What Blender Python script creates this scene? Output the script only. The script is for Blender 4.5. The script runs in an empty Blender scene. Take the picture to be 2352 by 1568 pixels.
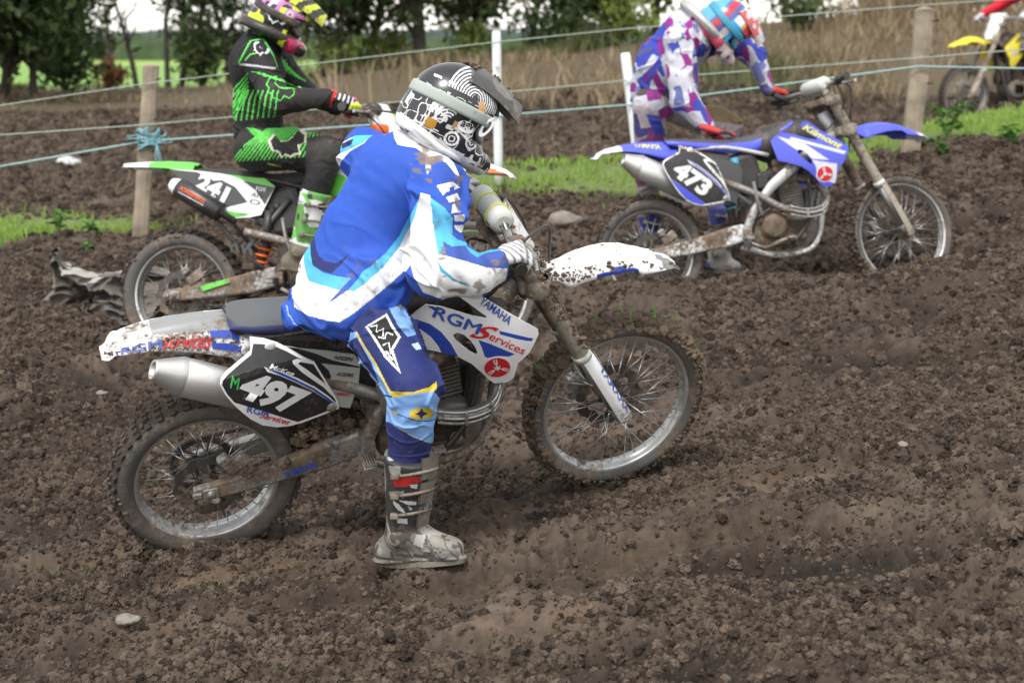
import bpy, bmesh, math, random
import numpy as np
from mathutils import Vector, Matrix
from mathutils.geometry import delaunay_2d_cdt

SC = bpy.context.scene
COL = SC.collection
R_ = math.radians
rng = np.random.default_rng(11)
random.seed(11)

# ------------------------------------------------------------------ camera, sky, sun, exposure
CAM_H, FPX, PW, PH, VHOR = 1.74, 4000.0, 2352.0, 1568.0, 110.0
PITCH = math.atan((PH / 2 - VHOR) / FPX)
cam = bpy.data.cameras.new('camera')
cam.sensor_width = 36.0
cam.lens = FPX / PW * 36.0
cam.clip_start, cam.clip_end = 0.1, 6000.0
cam.dof.use_dof = True
cam.dof.focus_distance = 5.75
cam.dof.aperture_fstop = 3.4
cam_o = bpy.data.objects.new('camera', cam)
cam_o.location = (0, 0, CAM_H)
cam_o.rotation_euler = (math.pi / 2 - PITCH, 0, 0)
COL.objects.link(cam_o)
SC.camera = cam_o

SUN_EL, SUN_AZ = R_(58), R_(200)      # azimuth measured clockwise from +y
world = bpy.data.worlds.new('World')
SC.world = world
world.use_nodes = True
_n, _l = world.node_tree.nodes, world.node_tree.links
_sky = _n.new('ShaderNodeTexSky')
_sky.sky_type = 'NISHITA'
_sky.sun_disc = False
_sky.sun_elevation = SUN_EL
_sky.sun_rotation = SUN_AZ
_sky.air_density, _sky.dust_density, _sky.ozone_density = 2.0, 0.6, 0.3
_hs = _n.new('ShaderNodeHueSaturation')
_hs.inputs['Saturation'].default_value = 0.15       # an overcast sky: nearly colourless
_bg = _n['Background']
_bg.inputs['Strength'].default_value = 0.115
_l.new(_sky.outputs[0], _hs.inputs['Color'])
_l.new(_hs.outputs[0], _bg.inputs['Color'])

sun = bpy.data.lights.new('sun', 'SUN')
sun.energy, sun.angle, sun.color = 1.5, R_(14), (1.0, 0.97, 0.93)
sun_o = bpy.data.objects.new('sun', sun)
_d = Vector((math.sin(SUN_AZ) * math.cos(SUN_EL), math.cos(SUN_AZ) * math.cos(SUN_EL), math.sin(SUN_EL)))
sun_o.rotation_euler = _d.to_track_quat('Z', 'Y').to_euler()
sun_o.location = (0, 0, 30)
COL.objects.link(sun_o)
SC.view_settings.view_transform = 'Standard'
SC.view_settings.look = 'None'
SC.view_settings.gamma = 1.0
SC.view_settings.use_curve_mapping = False
SC.view_settings.exposure = 1.14
# ------------------------------------------------------------------ helpers
_ca, _sa = math.cos(PITCH), math.sin(PITCH)
EYE = np.array([0, 0, CAM_H])

def ray(u, v):
    """Direction through a point of the photograph (2352 x 1568 grid)."""
    a, b = (u - PW / 2) / FPX, (PH / 2 - v) / FPX
    return np.array([a, _ca + b * _sa, -_sa + b * _ca])

def at(u, v, Y):
    """World point seen at (u, v) at world depth y = Y."""
    d = ray(u, v)
    return EYE + d * (Y / d[1])

def zoomf(x0, y0, s):
    """Reading grid of an enlarged crop -> photograph grid."""
    return lambda x, y: ((x / s + x0) * .91875, (y / s + y0) * .91875)

def rotm(yaw, pitch, roll):
    return (np.array(Matrix.Rotation(yaw, 3, 'Z')) @ np.array(Matrix.Rotation(-pitch, 3, 'Y'))
            @ np.array(Matrix.Rotation(roll, 3, 'X')))

class Pose:
    """Position and attitude of a machine; local() reads a photo point on its plane y = yl."""
    def __init__(s, T, yaw, pitch, roll, steer=0.):
        s.T, s.R, s.steer = np.array(T, float), rotm(R_(yaw), R_(pitch), R_(roll)), R_(steer)
    def local(s, u, v, yl):
        o, d = s.R.T @ (EYE - s.T), s.R.T @ ray(u, v)
        return o + d * ((yl - o[1]) / d[1])
    def world(s, p): return s.R @ np.asarray(p, float) + s.T
    def matrix(s):
        m = Matrix([list(r) for r in s.R]).to_4x4(); m.translation = Vector(s.T); return m

def tag(o, label=None, cat=None, group=None, kind=None):
    if label: o['label'] = label
    if cat: o['category'] = cat
    if group: o['group'] = group
    if kind: o['kind'] = kind
    return o

def empty(name, loc=(0, 0, 0), rot=(0, 0, 0), matrix=None):
    o = bpy.data.objects.new(name, None)
    o.empty_display_size = .1
    COL.objects.link(o)
    if matrix is not None: o.matrix_world = matrix
    else: o.location, o.rotation_euler = loc, rot
    return o

def link(name, me, mats=None, parent=None, label=None, kind=None):
    if mats is not None and len(me.materials) == 0:
        for m in (mats if isinstance(mats, (list, tuple)) else [mats]): me.materials.append(m)
    o = bpy.data.objects.new(name, me)
    COL.objects.link(o)
    if parent is not None: o.parent = parent
    return tag(o, label, None, None, kind)

def mesh_np(name, V, F, smooth=True, mi=None):
    """Mesh from arrays; F is (n,3) or (n,4)."""
    V = np.asarray(V, np.float32); F = np.asarray(F, np.int32)
    me = bpy.data.meshes.new(name)
    k = F.shape[1]
    me.vertices.add(len(V)); me.vertices.foreach_set('co', V.ravel())
    me.loops.add(F.size); me.loops.foreach_set('vertex_index', F.ravel())
    me.polygons.add(len(F))
    me.polygons.foreach_set('loop_start', np.arange(0, F.size, k, dtype=np.int32))
    me.polygons.foreach_set('loop_total', np.full(len(F), k, np.int32))
    me.polygons.foreach_set('use_smooth', np.full(len(F), bool(smooth)))
    if mi is not None: me.polygons.foreach_set('material_index', np.asarray(mi, np.int32))
    me.update(calc_edges=True)
    return me

def paint(me, fc, name='Col'):
    """Own colour of each face (cloth print, paint): fc is (nfaces, 3) linear."""
    n = np.zeros(len(me.polygons), np.int32); me.polygons.foreach_get('loop_total', n)
    c = np.repeat(np.c_[fc, np.ones(len(fc))], n, axis=0).astype(np.float32)
    a = me.color_attributes.new(name, 'FLOAT_COLOR', 'CORNER')
    a.data.foreach_set('color', c.ravel())

def centers(me):
    c = np.zeros(len(me.polygons) * 3, np.float32); me.polygons.foreach_get('center', c)
    n = np.zeros(len(me.polygons) * 3, np.float32); me.polygons.foreach_get('normal', n)
    return c.reshape(-1, 3), n.reshape(-1, 3)

def inpoly(P, poly):
    x, y = P[:, 0], P[:, 1]; r = np.zeros(len(P), bool)
    a = np.asarray(poly, float); b = np.roll(a, -1, 0)
    for (x1, y1), (x2, y2) in zip(a, b):
        if y1 == y2: continue
        r ^= ((y1 > y) != (y2 > y)) & (x < (x2 - x1) * (y - y1) / (y2 - y1) + x1)
    return r

# ---- smooth value noise in numpy
def _hash(ix, iy, iz, seed):
    h = (ix.astype(np.int64) * 374761393 + iy.astype(np.int64) * 668265263 + iz.astype(np.int64) * 2147483647 + seed * 974711) & 0xffffffff
    h = ((h ^ (h >> 13)) * 1274126177) & 0xffffffff
    h = ((h ^ (h >> 16)) * 2246822519) & 0xffffffff
    return ((h ^ (h >> 15)) & 0xffff) / 65535.0

def noise(P, scale, seed=0):
    P = np.asarray(P, float) * scale
    if P.shape[1] == 2: P = np.c_[P, np.zeros(len(P))]
    i = np.floor(P).astype(np.int64); f = P - i; f = f * f * f * (f * (f * 6 - 15) + 10)
    r = 0
    for dx in (0, 1):
        for dy in (0, 1):
            for dz in (0, 1):
                w = (f[:, 0] if dx else 1 - f[:, 0]) * (f[:, 1] if dy else 1 - f[:, 1]) * (f[:, 2] if dz else 1 - f[:, 2])
                r = r + w * _hash(i[:, 0] + dx, i[:, 1] + dy, i[:, 2] + dz, seed)
    return r * 2 - 1

def fbm(P, scale, oct=4, seed=0, gain=.5):
    r, a = 0, 1.
    for k in range(oct): r = r + a * noise(P, scale * 2.03 ** k, seed + k * 17); a *= gain
    return r

# ---- implicit bodies: smooth union of tapered capsules and boxes, polygonised on a grid
def cone(a, b, ra, rb, flat=None, k=None): return ('c', np.array(a, float), np.array(b, float), ra, rb, flat, k)
def ball(c, r, flat=None, k=None): return cone(c, np.array(c, float) + 1e-4, r, r, flat, k)

def sdf(P, prims, k):
    d = None
    for pr in prims:
        _, a, b, ra, rb, flat, kk = pr
        ab = b - a; t = np.clip(((P - a) @ ab) / max(ab @ ab, 1e-12), 0, 1)
        q = P - a - t[:, None] * ab
        if flat is not None:
            for w, s in (flat if isinstance(flat, list) else [flat]):
                w = np.array(w, float); w /= np.linalg.norm(w)
                q = q + (q @ w)[:, None] * w * (1 / s - 1)
        e = np.linalg.norm(q, axis=1) - (ra + t * (rb - ra))
        kk = k if kk is None else kk
        if d is None: d = e
        else:
            h = np.clip(.5 + .5 * (d - e) / kk, 0, 1)
            d = d + (e - d) * h - kk * h * (1 - h)
    return d

def surface(fun, lo, hi, h):
    """Naive surface nets of fun(P) = 0 in a box; returns V, quads."""
    lo, hi = np.array(lo, float), np.array(hi, float)
    n = np.maximum(np.ceil((hi - lo) / h).astype(int) + 1, 4)
    ax = [lo[i] + h * np.arange(n[i]) for i in range(3)]
    D = np.empty(n)
    for i in range(n[0]):
        Y, Z = np.meshgrid(ax[1], ax[2], indexing='ij')
        D[i] = fun(np.c_[np.full(Y.size, ax[0][i]), Y.ravel(), Z.ravel()]).reshape(n[1], n[2])
    S = D < 0
    c = [(i, j, k) for i in (0, 1) for j in (0, 1) for k in (0, 1)]
    sl = lambda A, o: A[o[0]:n[0] - 1 + o[0], o[1]:n[1] - 1 + o[1], o[2]:n[2] - 1 + o[2]]
    cnt = sum(sl(S, o).astype(np.int8) for o in c)
    act = (cnt > 0) & (cnt < 8)
    idx = -np.ones(act.shape, np.int64); idx[act] = np.arange(act.sum())
    ps = np.zeros((act.sum(), 3)); pc = np.zeros(act.sum())
    for p in c:
        for ax_ in range(3):
            if p[ax_]: continue
            q = list(p); q[ax_] = 1
            a, b = sl(D, p)[act], sl(D, q)[act]
            m = (a < 0) != (b < 0)
            t = np.where(m, a / np.where(m, a - b, 1), 0)
            e = np.tile(np.array(p, float), (len(a), 1)); e[:, ax_] += t
            ps[m] += e[m]; pc[m] += 1
    V = lo + h * (np.argwhere(act) + ps / pc[:, None])
    Q = []
    for ax_ in range(3):
        s0 = [slice(None)] * 3; s1 = [slice(None)] * 3
        s0[ax_] = slice(0, n[ax_] - 1); s1[ax_] = slice(1, n[ax_])
        A, B = S[tuple(s0)], S[tuple(s1)]
        ed = np.argwhere(A != B)
        o1, o2 = [x for x in range(3) if x != ax_]
        ok = (ed[:, o1] > 0) & (ed[:, o2] > 0) & (ed[:, o1] < n[o1] - 1) & (ed[:, o2] < n[o2] - 1)
        ed = ed[ok]
        if not len(ed): continue
        g = lambda d1, d2: idx[tuple((ed + (np.eye(3, dtype=int)[o1] * d1 + np.eye(3, dtype=int)[o2] * d2)).T)]
        q = np.stack([g(-1, -1), g(0, -1), g(0, 0), g(-1, 0)], 1)
        flip = A[tuple(ed.T)] ^ (ax_ == 1)
        q[~flip] = q[~flip][:, ::-1]
        Q.append(q)
    Q = np.concatenate(Q)
    return V, Q[(Q >= 0).all(1)]

def relax(V, Q, n=2, lam=.5):
    E = np.concatenate([Q[:, [i, (i + 1) % 4]] for i in range(4)])
    for _ in range(n):
        acc = np.zeros_like(V); cn = np.zeros(len(V))
        for j in range(3):
            acc[:, j] += np.bincount(E[:, 0], V[E[:, 1], j], len(V)) + np.bincount(E[:, 1], V[E[:, 0], j], len(V))
        cn += np.bincount(E[:, 0], minlength=len(V)) + np.bincount(E[:, 1], minlength=len(V))
        V = V + lam * (acc / np.maximum(cn, 1)[:, None] - V)
    return V

def refine(V, Q, n=1):
    """Catmull-Clark-like split of a quad mesh through a modifier-free bmesh pass."""
    for _ in range(n):
        E = np.sort(np.concatenate([Q[:, [i, (i + 1) % 4]] for i in range(4)]), 1)
        U, inv = np.unique(E[:, 0] * len(V) + E[:, 1], return_inverse=True)
        em = (V[U // len(V)] + V[U % len(V)]) / 2
        fm = V[Q].mean(1)
        ne, nf = len(V), len(V) + len(em)
        ei = inv.reshape(4, -1).T + ne; fi = np.arange(len(Q)) + nf
        Q2 = np.concatenate([np.stack([Q[:, i], ei[:, i], fi, ei[:, (i + 3) % 4]], 1) for i in range(4)])
        V = np.concatenate([V, em, fm]); Q = Q2
        V = relax(V, Q, 1, .5)
    return V, Q

def vnormals(V, Q):
    a, b, c, d = (V[Q[:, i]] for i in range(4))
    fn = np.cross(c - a, d - b); N = np.zeros_like(V)
    for i in range(4):
        for j in range(3): N[:, j] += np.bincount(Q[:, i], fn[:, j], len(V))
    return N / np.maximum(np.linalg.norm(N, axis=1), 1e-9)[:, None]

def body(prims, k, h, margin=.05, split=0, rel=2, carve=None, disp=None):
    lo = np.min([np.minimum(p[1] - p[3], p[2] - p[4]) for p in prims], 0) - margin
    hi = np.max([np.maximum(p[1] + p[3], p[2] + p[4]) for p in prims], 0) + margin
    f = lambda P: sdf(P, prims, k)
    if carve is not None: g = lambda P: np.maximum(f(P), carve(P))
    else: g = f
    V, Q = surface(g, lo, hi, h)
    V = relax(V, Q, rel)
    if split: V, Q = refine(V, Q, split)
    if disp is not None: V = V + vnormals(V, Q) * disp(V)[:, None]
    return V, Q

# ---- small hard-surface builders that add to a bmesh
def add_box(bm, c, s, rot=None, bev=0, mi=0):
    r = bmesh.ops.create_cube(bm, size=1)
    M = Matrix.LocRotScale(Vector(c), rot.to_quaternion() if rot is not None else None, Vector(s))
    bmesh.ops.transform(bm, matrix=M, verts=r['verts'])
    fs = {f for v in r['verts'] for f in v.link_faces}
    for f in fs: f.material_index = mi
    if bev:
        es = {e for v in r['verts'] for e in v.link_edges}
        rr = bmesh.ops.bevel(bm, geom=list(es), offset=bev, segments=2, affect='EDGES', profile=.5, clamp_overlap=True)
        for f in rr['faces']: f.material_index = mi

def add_tube(bm, pts, r, n=10, cap=True, mi=0, closed=False):
    pts = [Vector(p) for p in pts]
    rs = r if isinstance(r, (list, tuple, np.ndarray)) else [r] * len(pts)
    rings, up = [], None
    for i, p in enumerate(pts):
        a, b = pts[max(i - 1, 0)], pts[min(i + 1, len(pts) - 1)]
        if closed: a, b = pts[i - 1], pts[(i + 1) % len(pts)]
        t = (b - a).normalized()
        if up is None:
            up = t.orthogonal().normalized()
        up = (up - t * up.dot(t))
        up = up.normalized() if up.length > 1e-6 else t.orthogonal().normalized()
        w = t.cross(up)
        rings.append([bm.verts.new(p + (up * math.cos(x) + w * math.sin(x)) * rs[i]) for x in (2 * math.pi * j / n for j in range(n))])
    m = len(rings)
    for i in range(m if closed else m - 1):
        A, B = rings[i], rings[(i + 1) % m]
        for j in range(n):
            f = bm.faces.new((A[j], A[(j + 1) % n], B[(j + 1) % n], B[j])); f.smooth = True; f.material_index = mi
    if cap and not closed:
        for rg in (rings[0][::-1], rings[-1]):
            f = bm.faces.new(rg); f.material_index = mi

def add_lathe(bm, prof, n=40, axis='Y', c=(0, 0, 0), mi=0, close=False):
    """prof: (radius, along) pairs revolved about the axis."""
    rings = []
    for r, h in prof:
        ring = []
        for j in range(n):
            a = 2 * math.pi * j / n; x, z = r * math.cos(a), r * math.sin(a)
            ring.append(bm.verts.new(Vector(c) + (Vector((x, h, z)) if axis == 'Y' else Vector((x, z, h)) if axis == 'Z' else Vector((h, x, z)))))
        rings.append(ring)
    m = len(rings)
    for i in range(m if close else m - 1):
        A, B = rings[i], rings[(i + 1) % m]
        for j in range(n):
            try:
                f = bm.faces.new((A[j], A[(j + 1) % n], B[(j + 1) % n], B[j])); f.smooth = True; f.material_index = mi
            except ValueError: pass

def smooth_path(pts, n=6):
    pts = [Vector(p) for p in pts]; out = []
    for i in range(len(pts) - 1):
        p0, p1, p2, p3 = pts[max(i - 1, 0)], pts[i], pts[i + 1], pts[min(i + 2, len(pts) - 1)]
        for j in range(n):
            t = j / n
            out.append(.5 * ((2 * p1) + (p2 - p0) * t + (2 * p0 - 5 * p1 + 4 * p2 - p3) * t * t + (3 * p1 - p0 - 3 * p2 + p3) * t ** 3))
    return out + [pts[-1]]

def done(bm, name, mats, parent=None, label=None, kind=None, sharp=None, norm=True):
    if norm: bmesh.ops.recalc_face_normals(bm, faces=bm.faces)
    me = bpy.data.meshes.new(name); bm.to_mesh(me); bm.free()
    if sharp is not None: me.shade_auto = None if False else None
    return link(name, me, mats, parent, label, kind)

def loft(sections, closed=False, cap=True):
    """sections: list of equal-length point rings -> V, list of faces."""
    n = len(sections[0]); V = [p for s in sections for p in s]; F = []
    for i in range(len(sections) - 1):
        for j in range(n if closed else n - 1):
            F.append((i * n + j, i * n + (j + 1) % n, (i + 1) * n + (j + 1) % n, (i + 1) * n + j))
    return V, F

# ---- flat-ish panels cut exactly along their outline, with printed regions
def densify(poly, step):
    out = []
    for a, b in zip(poly, list(poly[1:]) + [poly[0]]):
        n = max(1, int(math.hypot(b[0] - a[0], b[1] - a[1]) / step))
        out += [(a[0] + (b[0] - a[0]) * i / n, a[1] + (b[1] - a[1]) * i / n) for i in range(n)]
    return out

def round_poly(poly, it=2):
    """Chaikin corner cutting."""
    for _ in range(it):
        o = []
        for a, b in zip(poly, list(poly[1:]) + [poly[0]]):
            o += [(a[0] * .75 + b[0] * .25, a[1] * .75 + b[1] * .25), (a[0] * .25 + b[0] * .75, a[1] * .25 + b[1] * .75)]
        poly = o
    return poly

def panel(name, outline, yfun, thick, mats, regions=(), holes=(), step=.015, parent=None, side=-1, label=None, edge=0):
    """outline/regions/holes in local (x, z); yfun(x, z) gives y; the skin is `thick` deep behind it."""
    pts, edges = [], []
    polys = [outline] + [r[0] for r in regions] + list(holes)
    for pl in polys:
        pl = densify(pl, step); b = len(pts)
        pts += pl; edges += [(b + i, b + (i + 1) % len(pl)) for i in range(len(pl))]
    xs, zs = [p[0] for p in outline], [p[1] for p in outline]
    gx, gz = np.meshgrid(np.arange(min(xs), max(xs), step), np.arange(min(zs), max(zs), step))
    G = np.c_[gx.ravel(), gz.ravel()] + rng.uniform(-.2, .2, (gx.size, 2)) * step
    G = G[inpoly(G, outline)]
    pts += [tuple(p) for p in G]
    r = delaunay_2d_cdt([Vector(p) for p in pts], edges, [], 0, 1e-5)
    P = np.array([tuple(v) for v in r[0]]); T = np.array([f for f in r[2] if len(f) == 3])
    C = P[T].mean(1)
    keep = inpoly(C, outline)
    for h in holes: keep &= ~inpoly(C, h)
    T, C = T[keep], C[keep]
    mi = np.zeros(len(T), int)
    for poly, m in regions: mi[inpoly(C, poly)] = m
    y = np.array([yfun(x, z) for x, z in P])
    V = np.c_[P[:, 0], y, P[:, 1]]
    a, b, c = V[T[:, 0]], V[T[:, 1]], V[T[:, 2]]
    ny = np.cross(b - a, c - a)[:, 1]
    T[ny * side < 0] = T[ny * side < 0][:, ::-1]
    n = len(V)
    Vb = V.copy(); Vb[:, 1] -= side * thick
    E = {}
    for t in T:
        for i in range(3):
            e = (t[i], t[(i + 1) % 3]); E[e] = E.get(e, 0) + 1
    bd = [e for e in E if (e[1], e[0]) not in E]
    S = [(e[0], e[1] + n, e[1]) for e in bd] + [(e[0], e[0] + n, e[1] + n) for e in bd]
    F = np.concatenate([T, T[:, ::-1] + n, np.array(S).reshape(-1, 3)])
    MI = np.concatenate([mi, np.zeros(len(T) + len(S), int) + edge])
    used = np.unique(F); mp = -np.ones(2 * n, int); mp[used] = np.arange(len(used))
    me = mesh_np(name, np.concatenate([V, Vb])[used], mp[F], smooth=False, mi=MI)
    return link(name, me, mats, parent, label)

def text_mesh(s, bold=0., shear=0.):
    cu = bpy.data.curves.new('lettering', 'FONT')
    cu.body, cu.offset, cu.shear, cu.resolution_u = s, bold, shear, 3
    cu.fill_mode = 'FRONT'
    o = bpy.data.objects.new('lettering', cu); COL.objects.link(o)
    dg = bpy.context.evaluated_depsgraph_get()
    me = bpy.data.meshes.new_from_object(o.evaluated_get(dg))
    bpy.data.objects.remove(o); bpy.data.curves.remove(cu)
    return me

def lettering(s, bl, br, tl, yfun, mat, parent, off=.0022, bold=.02, shear=0., side=-1, name='lettering', map3=None, thick=0.):
    """A word stretched onto the parallelogram bl, br, tl given in local (x, z)."""
    me = text_mesh(s, bold, shear)
    n = len(me.vertices); c = np.zeros(n * 3, np.float32); me.vertices.foreach_get('co', c); c = c.reshape(-1, 3)
    lo, hi = c[:, :2].min(0), c[:, :2].max(0)
    if thick:
        F3 = [tuple(p.vertices) for p in me.polygons]; k3 = [(-thick, 0), (0, thick), (thick, 0), (0, -thick)]
        me2 = bpy.data.meshes.new('lettering'); me2.from_pydata([(v[0] + dx, v[1] + dy, 0) for dx, dy in k3 for v in c], [], [tuple(i + j * n for i in f) for j in range(4) for f in F3])
        me = me2; lift = np.repeat(np.arange(4) * .0004, n); c = np.array([v.co[:] for v in me.vertices]); n = len(c); lo, hi = lo - thick, hi + thick
    else: lift = np.zeros(n)
    q = (c[:, :2] - lo) / (hi - lo)
    bl, br, tl = np.array(bl), np.array(br), np.array(tl)
    P = bl + q[:, :1] * (br - bl) + q[:, 1:] * (tl - bl)
    if map3 is not None: V = np.array([map3(*p) for p in P])
    else: V = np.c_[P[:, 0], np.array([yfun(x, z) + side * off for x, z in P]) + side * lift, P[:, 1]]
    me.vertices.foreach_set('co', V.astype(np.float32).ravel()); me.update()
    return link(name, me, mat, parent)

# ---- materials
MUD_D, MUD_L = (.050, .033, .023), (.21, .15, .10)

def material(name, col=(.5, .5, .5), rough=.5, metal=0., mud=0., msc=14., bump=0., bsc=200., attr=False, var=.12, vsc=6., coat=0., spec=.5,
             mud_col=None, streak=None, mudvar=.5):
    m = bpy.data.materials.new(name); m.use_nodes = True
    N, L = m.node_tree.nodes, m.node_tree.links
    bs = N['Principled BSDF']
    tc = N.new('ShaderNodeTexCoord')
    def nz(sc, det=4., ro=.55, vec=None):
        t = N.new('ShaderNodeTexNoise'); t.inputs['Scale'].default_value = sc; t.inputs['Detail'].default_value = det; t.inputs['Roughness'].default_value = ro
        L.new(vec if vec is not None else tc.outputs['Object'], t.inputs['Vector']); return t.outputs['Fac']
    def ramp(x, a, b, ca=(0, 0, 0, 1), cb=(1, 1, 1, 1)):
        r = N.new('ShaderNodeValToRGB'); r.color_ramp.elements[0].position = a; r.color_ramp.elements[1].position = b
        r.color_ramp.elements[0].color = ca; r.color_ramp.elements[1].color = cb
        L.new(x, r.inputs[0]); return r.outputs[0]
    def mix(f, a, b, mode='MIX'):
        x = N.new('ShaderNodeMix'); x.data_type = 'RGBA'; x.blend_type = mode
        for s, v in ((x.inputs[0], f), (x.inputs[6], a), (x.inputs[7], b)):
            if isinstance(v, (int, float)): s.default_value = v
            elif isinstance(v, tuple): s.default_value = (*v, 1) if len(v) == 3 else v
            else: L.new(v, s)
        return x.outputs[2]
    def math_(op, a, b):
        x = N.new('ShaderNodeMath'); x.operation = op
        for s, v in ((x.inputs[0], a), (x.inputs[1], b)):
            if isinstance(v, (int, float)): s.default_value = v
            else: L.new(v, s)
        return x.outputs[0]
    if attr:
        a = N.new('ShaderNodeVertexColor'); a.layer_name = 'Col'; base = a.outputs['Color']
    else:
        base = tuple(col)
    if var:
        v = ramp(nz(vsc, 5), .3, .7, (1 - var, 1 - var, 1 - var, 1), (1 + var * .4,) * 3 + (1,))
        base = mix(1., base, v, 'MULTIPLY')
    hgt = None
    rr = rough
    if bump:
        hgt = nz(bsc, 3)
    if mud > 0:
        big, fine = nz(msc * .35, 3), nz(msc * 4.2, 7, .7)
        s = math_('ADD', math_('MULTIPLY', big, .6), math_('MULTIPLY', fine, .5))
        th = .78 - mud * .42
        mask = ramp(s, th - .035, th + .06)
        mc = mix(ramp(nz(msc * 2., 5), .35, .68), tuple(mud_col or MUD_D), tuple(MUD_L))
        base = mix(mask, base, mc)
        film = ramp(s, th - .28, th)
        base = mix(math_('MULTIPLY', film, .22 * min(1, mud * 1.5)), base, (.24, .19, .145))
        rr = mix(mask, (rough,) * 3, (.92,) * 3)
        if metal: L.new(mix(mask, (metal,) * 3, (0, 0, 0)), bs.inputs['Metallic'])
        mh = math_('MULTIPLY', mask, math_('ADD', .6, nz(msc * 9, 3)))
        hgt = mh if hgt is None else math_('ADD', math_('MULTIPLY', hgt, .4), mh)
    elif metal: bs.inputs['Metallic'].default_value = metal
    if isinstance(base, tuple): bs.inputs['Base Color'].default_value = (*base, 1)
    else: L.new(base, bs.inputs['Base Color'])
    if isinstance(rr, (int, float)): bs.inputs['Roughness'].default_value = rr
    else: L.new(rr, bs.inputs['Roughness'])
    bs.inputs['Specular IOR Level'].default_value = spec
    if coat: bs.inputs['Coat Weight'].default_value = coat; bs.inputs['Coat Roughness'].default_value = .12
    if hgt is not None:
        b = N.new('ShaderNodeBump'); b.inputs['Strength'].default_value = max(bump, .35 if mud else 0); b.inputs['Distance'].default_value = .004
        L.new(hgt, b.inputs['Height']); L.new(b.outputs[0], bs.inputs['Normal'])
    return m
# ------------------------------------------------------------------ poses of the four machines (fitted to the photograph)
POSE_W = Pose((-1.0473, 5.7988, .3043), 15.61, 6.76, 22.29, 3.5)
POSE_B = Pose((.764, 9.682, .602), 9.6, 3.5, -5.1, 13.0)
POSE_G = Pose((-1.634, 8.601, .524), -13.0, 2.9, -8.5, 0.)
POSE_Y = Pose((0, 0, 0), 200., 1., 6., 10.)
POSE_Y.T = at(2214, 297, 19.) - POSE_Y.R @ np.array([1.48, 0, -.35])

# ------------------------------------------------------------------ terrain
_cp = []
for _y in (1.5, 3, 4.4, 5.8, 6.8):
    for _x in (-3.5, -2, -1.05, 0, 1.2, 2.2, 3.5):
        _cp.append((_x, _y, .115 * (_x + 1.05) + (0 if _x > -1.2 else .04 * (-1.2 - _x))))
for _p, _l in ((POSE_B, (0, 0, -.33)), (POSE_B, (.7, 0, -.36)), (POSE_B, (1.48, 0, -.335)), (POSE_G, (0, 0, -.345)), (POSE_G, (1.4, 0, -.35))):
    _cp.append(tuple(_p.world(_l)))
for _u, _v, _Y in ((1480, 760, 8.3), (1440, 672, 9.1), (1600, 662, 9.1), (1750, 815, 8.1), (2100, 800, 8.0), (2352, 790, 8.0), (2800, 790, 8.0),
                   (1560, 688, 8.9), (1750, 640, 9.0), (2060, 606, 9.15), (2352, 590, 9.25), (2800, 575, 9.3),
                   (2352, 520, 10.2), (2352, 440, 11.0), (2800, 440, 11.0),
                   (1230, 470, 11.1), (1360, 440, 11.3), (1700, 412, 11.5), (2100, 374, 11.6), (2352, 346, 11.6), (2900, 310, 11.6),
                   (-400, 600, 10.4), (0, 568, 10.6), (150, 546, 10.9), (320, 548, 11.15), (620, 495, 11.3), (900, 460, 11.3),
                   (-400, 720, 9.0), (60, 700, 9.0), (0, 900, 7.6), (-500, 900, 7.6),
                   (-400, 515, 12.4), (0, 505, 12.4), (300, 472, 12.8), (700, 420, 13.), (1150, 385, 13.2), (1440, 365, 13.2), (1800, 335, 13.3), (2100, 300, 13.4), (2352, 262, 13.2), (2900, 230, 13.3),
                   (2100, 285, 18.6), (2352, 283, 18.6), (2900, 275, 18.6),
                   (-400, 290, 19), (0, 282, 19), (300, 272, 19.5), (900, 242, 20), (1200, 232, 20), (1600, 200, 20), (2100, 160, 21.3), (2352, 128, 21.3), (2900, 100, 21.3),
                   (-500, 226, 22), (0, 222, 22), (300, 212, 23), (600, 195, 24), (900, 160, 24), (1200, 132, 24), (1500, 105, 24), (1700, 66, 24), (2000, 42, 24), (2352, 36, 24), (2900, 20, 24)):
    _cp.append(tuple(at(_u, _v, _Y)))
for _x in (-12, -6, 0, 6, 12):
    _cp.append((_x, 31, .95 if _x < 3 else 1.6)); _cp.append((_x, 40, .85))
_cp = np.array(_cp)

def _tps(r2): return r2 * np.log(r2 + 1e-9)
_S = 10.0
_A = _cp[:, :2] / _S
_K = _tps(((_A[:, None] - _A[None]) ** 2).sum(-1)) + 2e-4 * np.eye(len(_A))
_M = np.block([[_K, np.c_[np.ones(len(_A)), _A]], [np.c_[np.ones(len(_A)), _A].T, np.zeros((3, 3))]])
_w = np.linalg.solve(_M, np.r_[_cp[:, 2], 0, 0, 0])

def base_height(P):
    out = np.empty(len(P))
    for i in range(0, len(P), 40000):
        q = P[i:i + 40000, :2] / _S
        out[i:i + 40000] = _tps(((q[:, None] - _A[None]) ** 2).sum(-1)) @ _w[:-3] + _w[-3] + q @ _w[-2:]
    t = np.clip((P[:, 1] - 30) / 10, 0, 1); t = t * t * (3 - 2 * t)
    return out * (1 - t) + .82 * t

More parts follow.
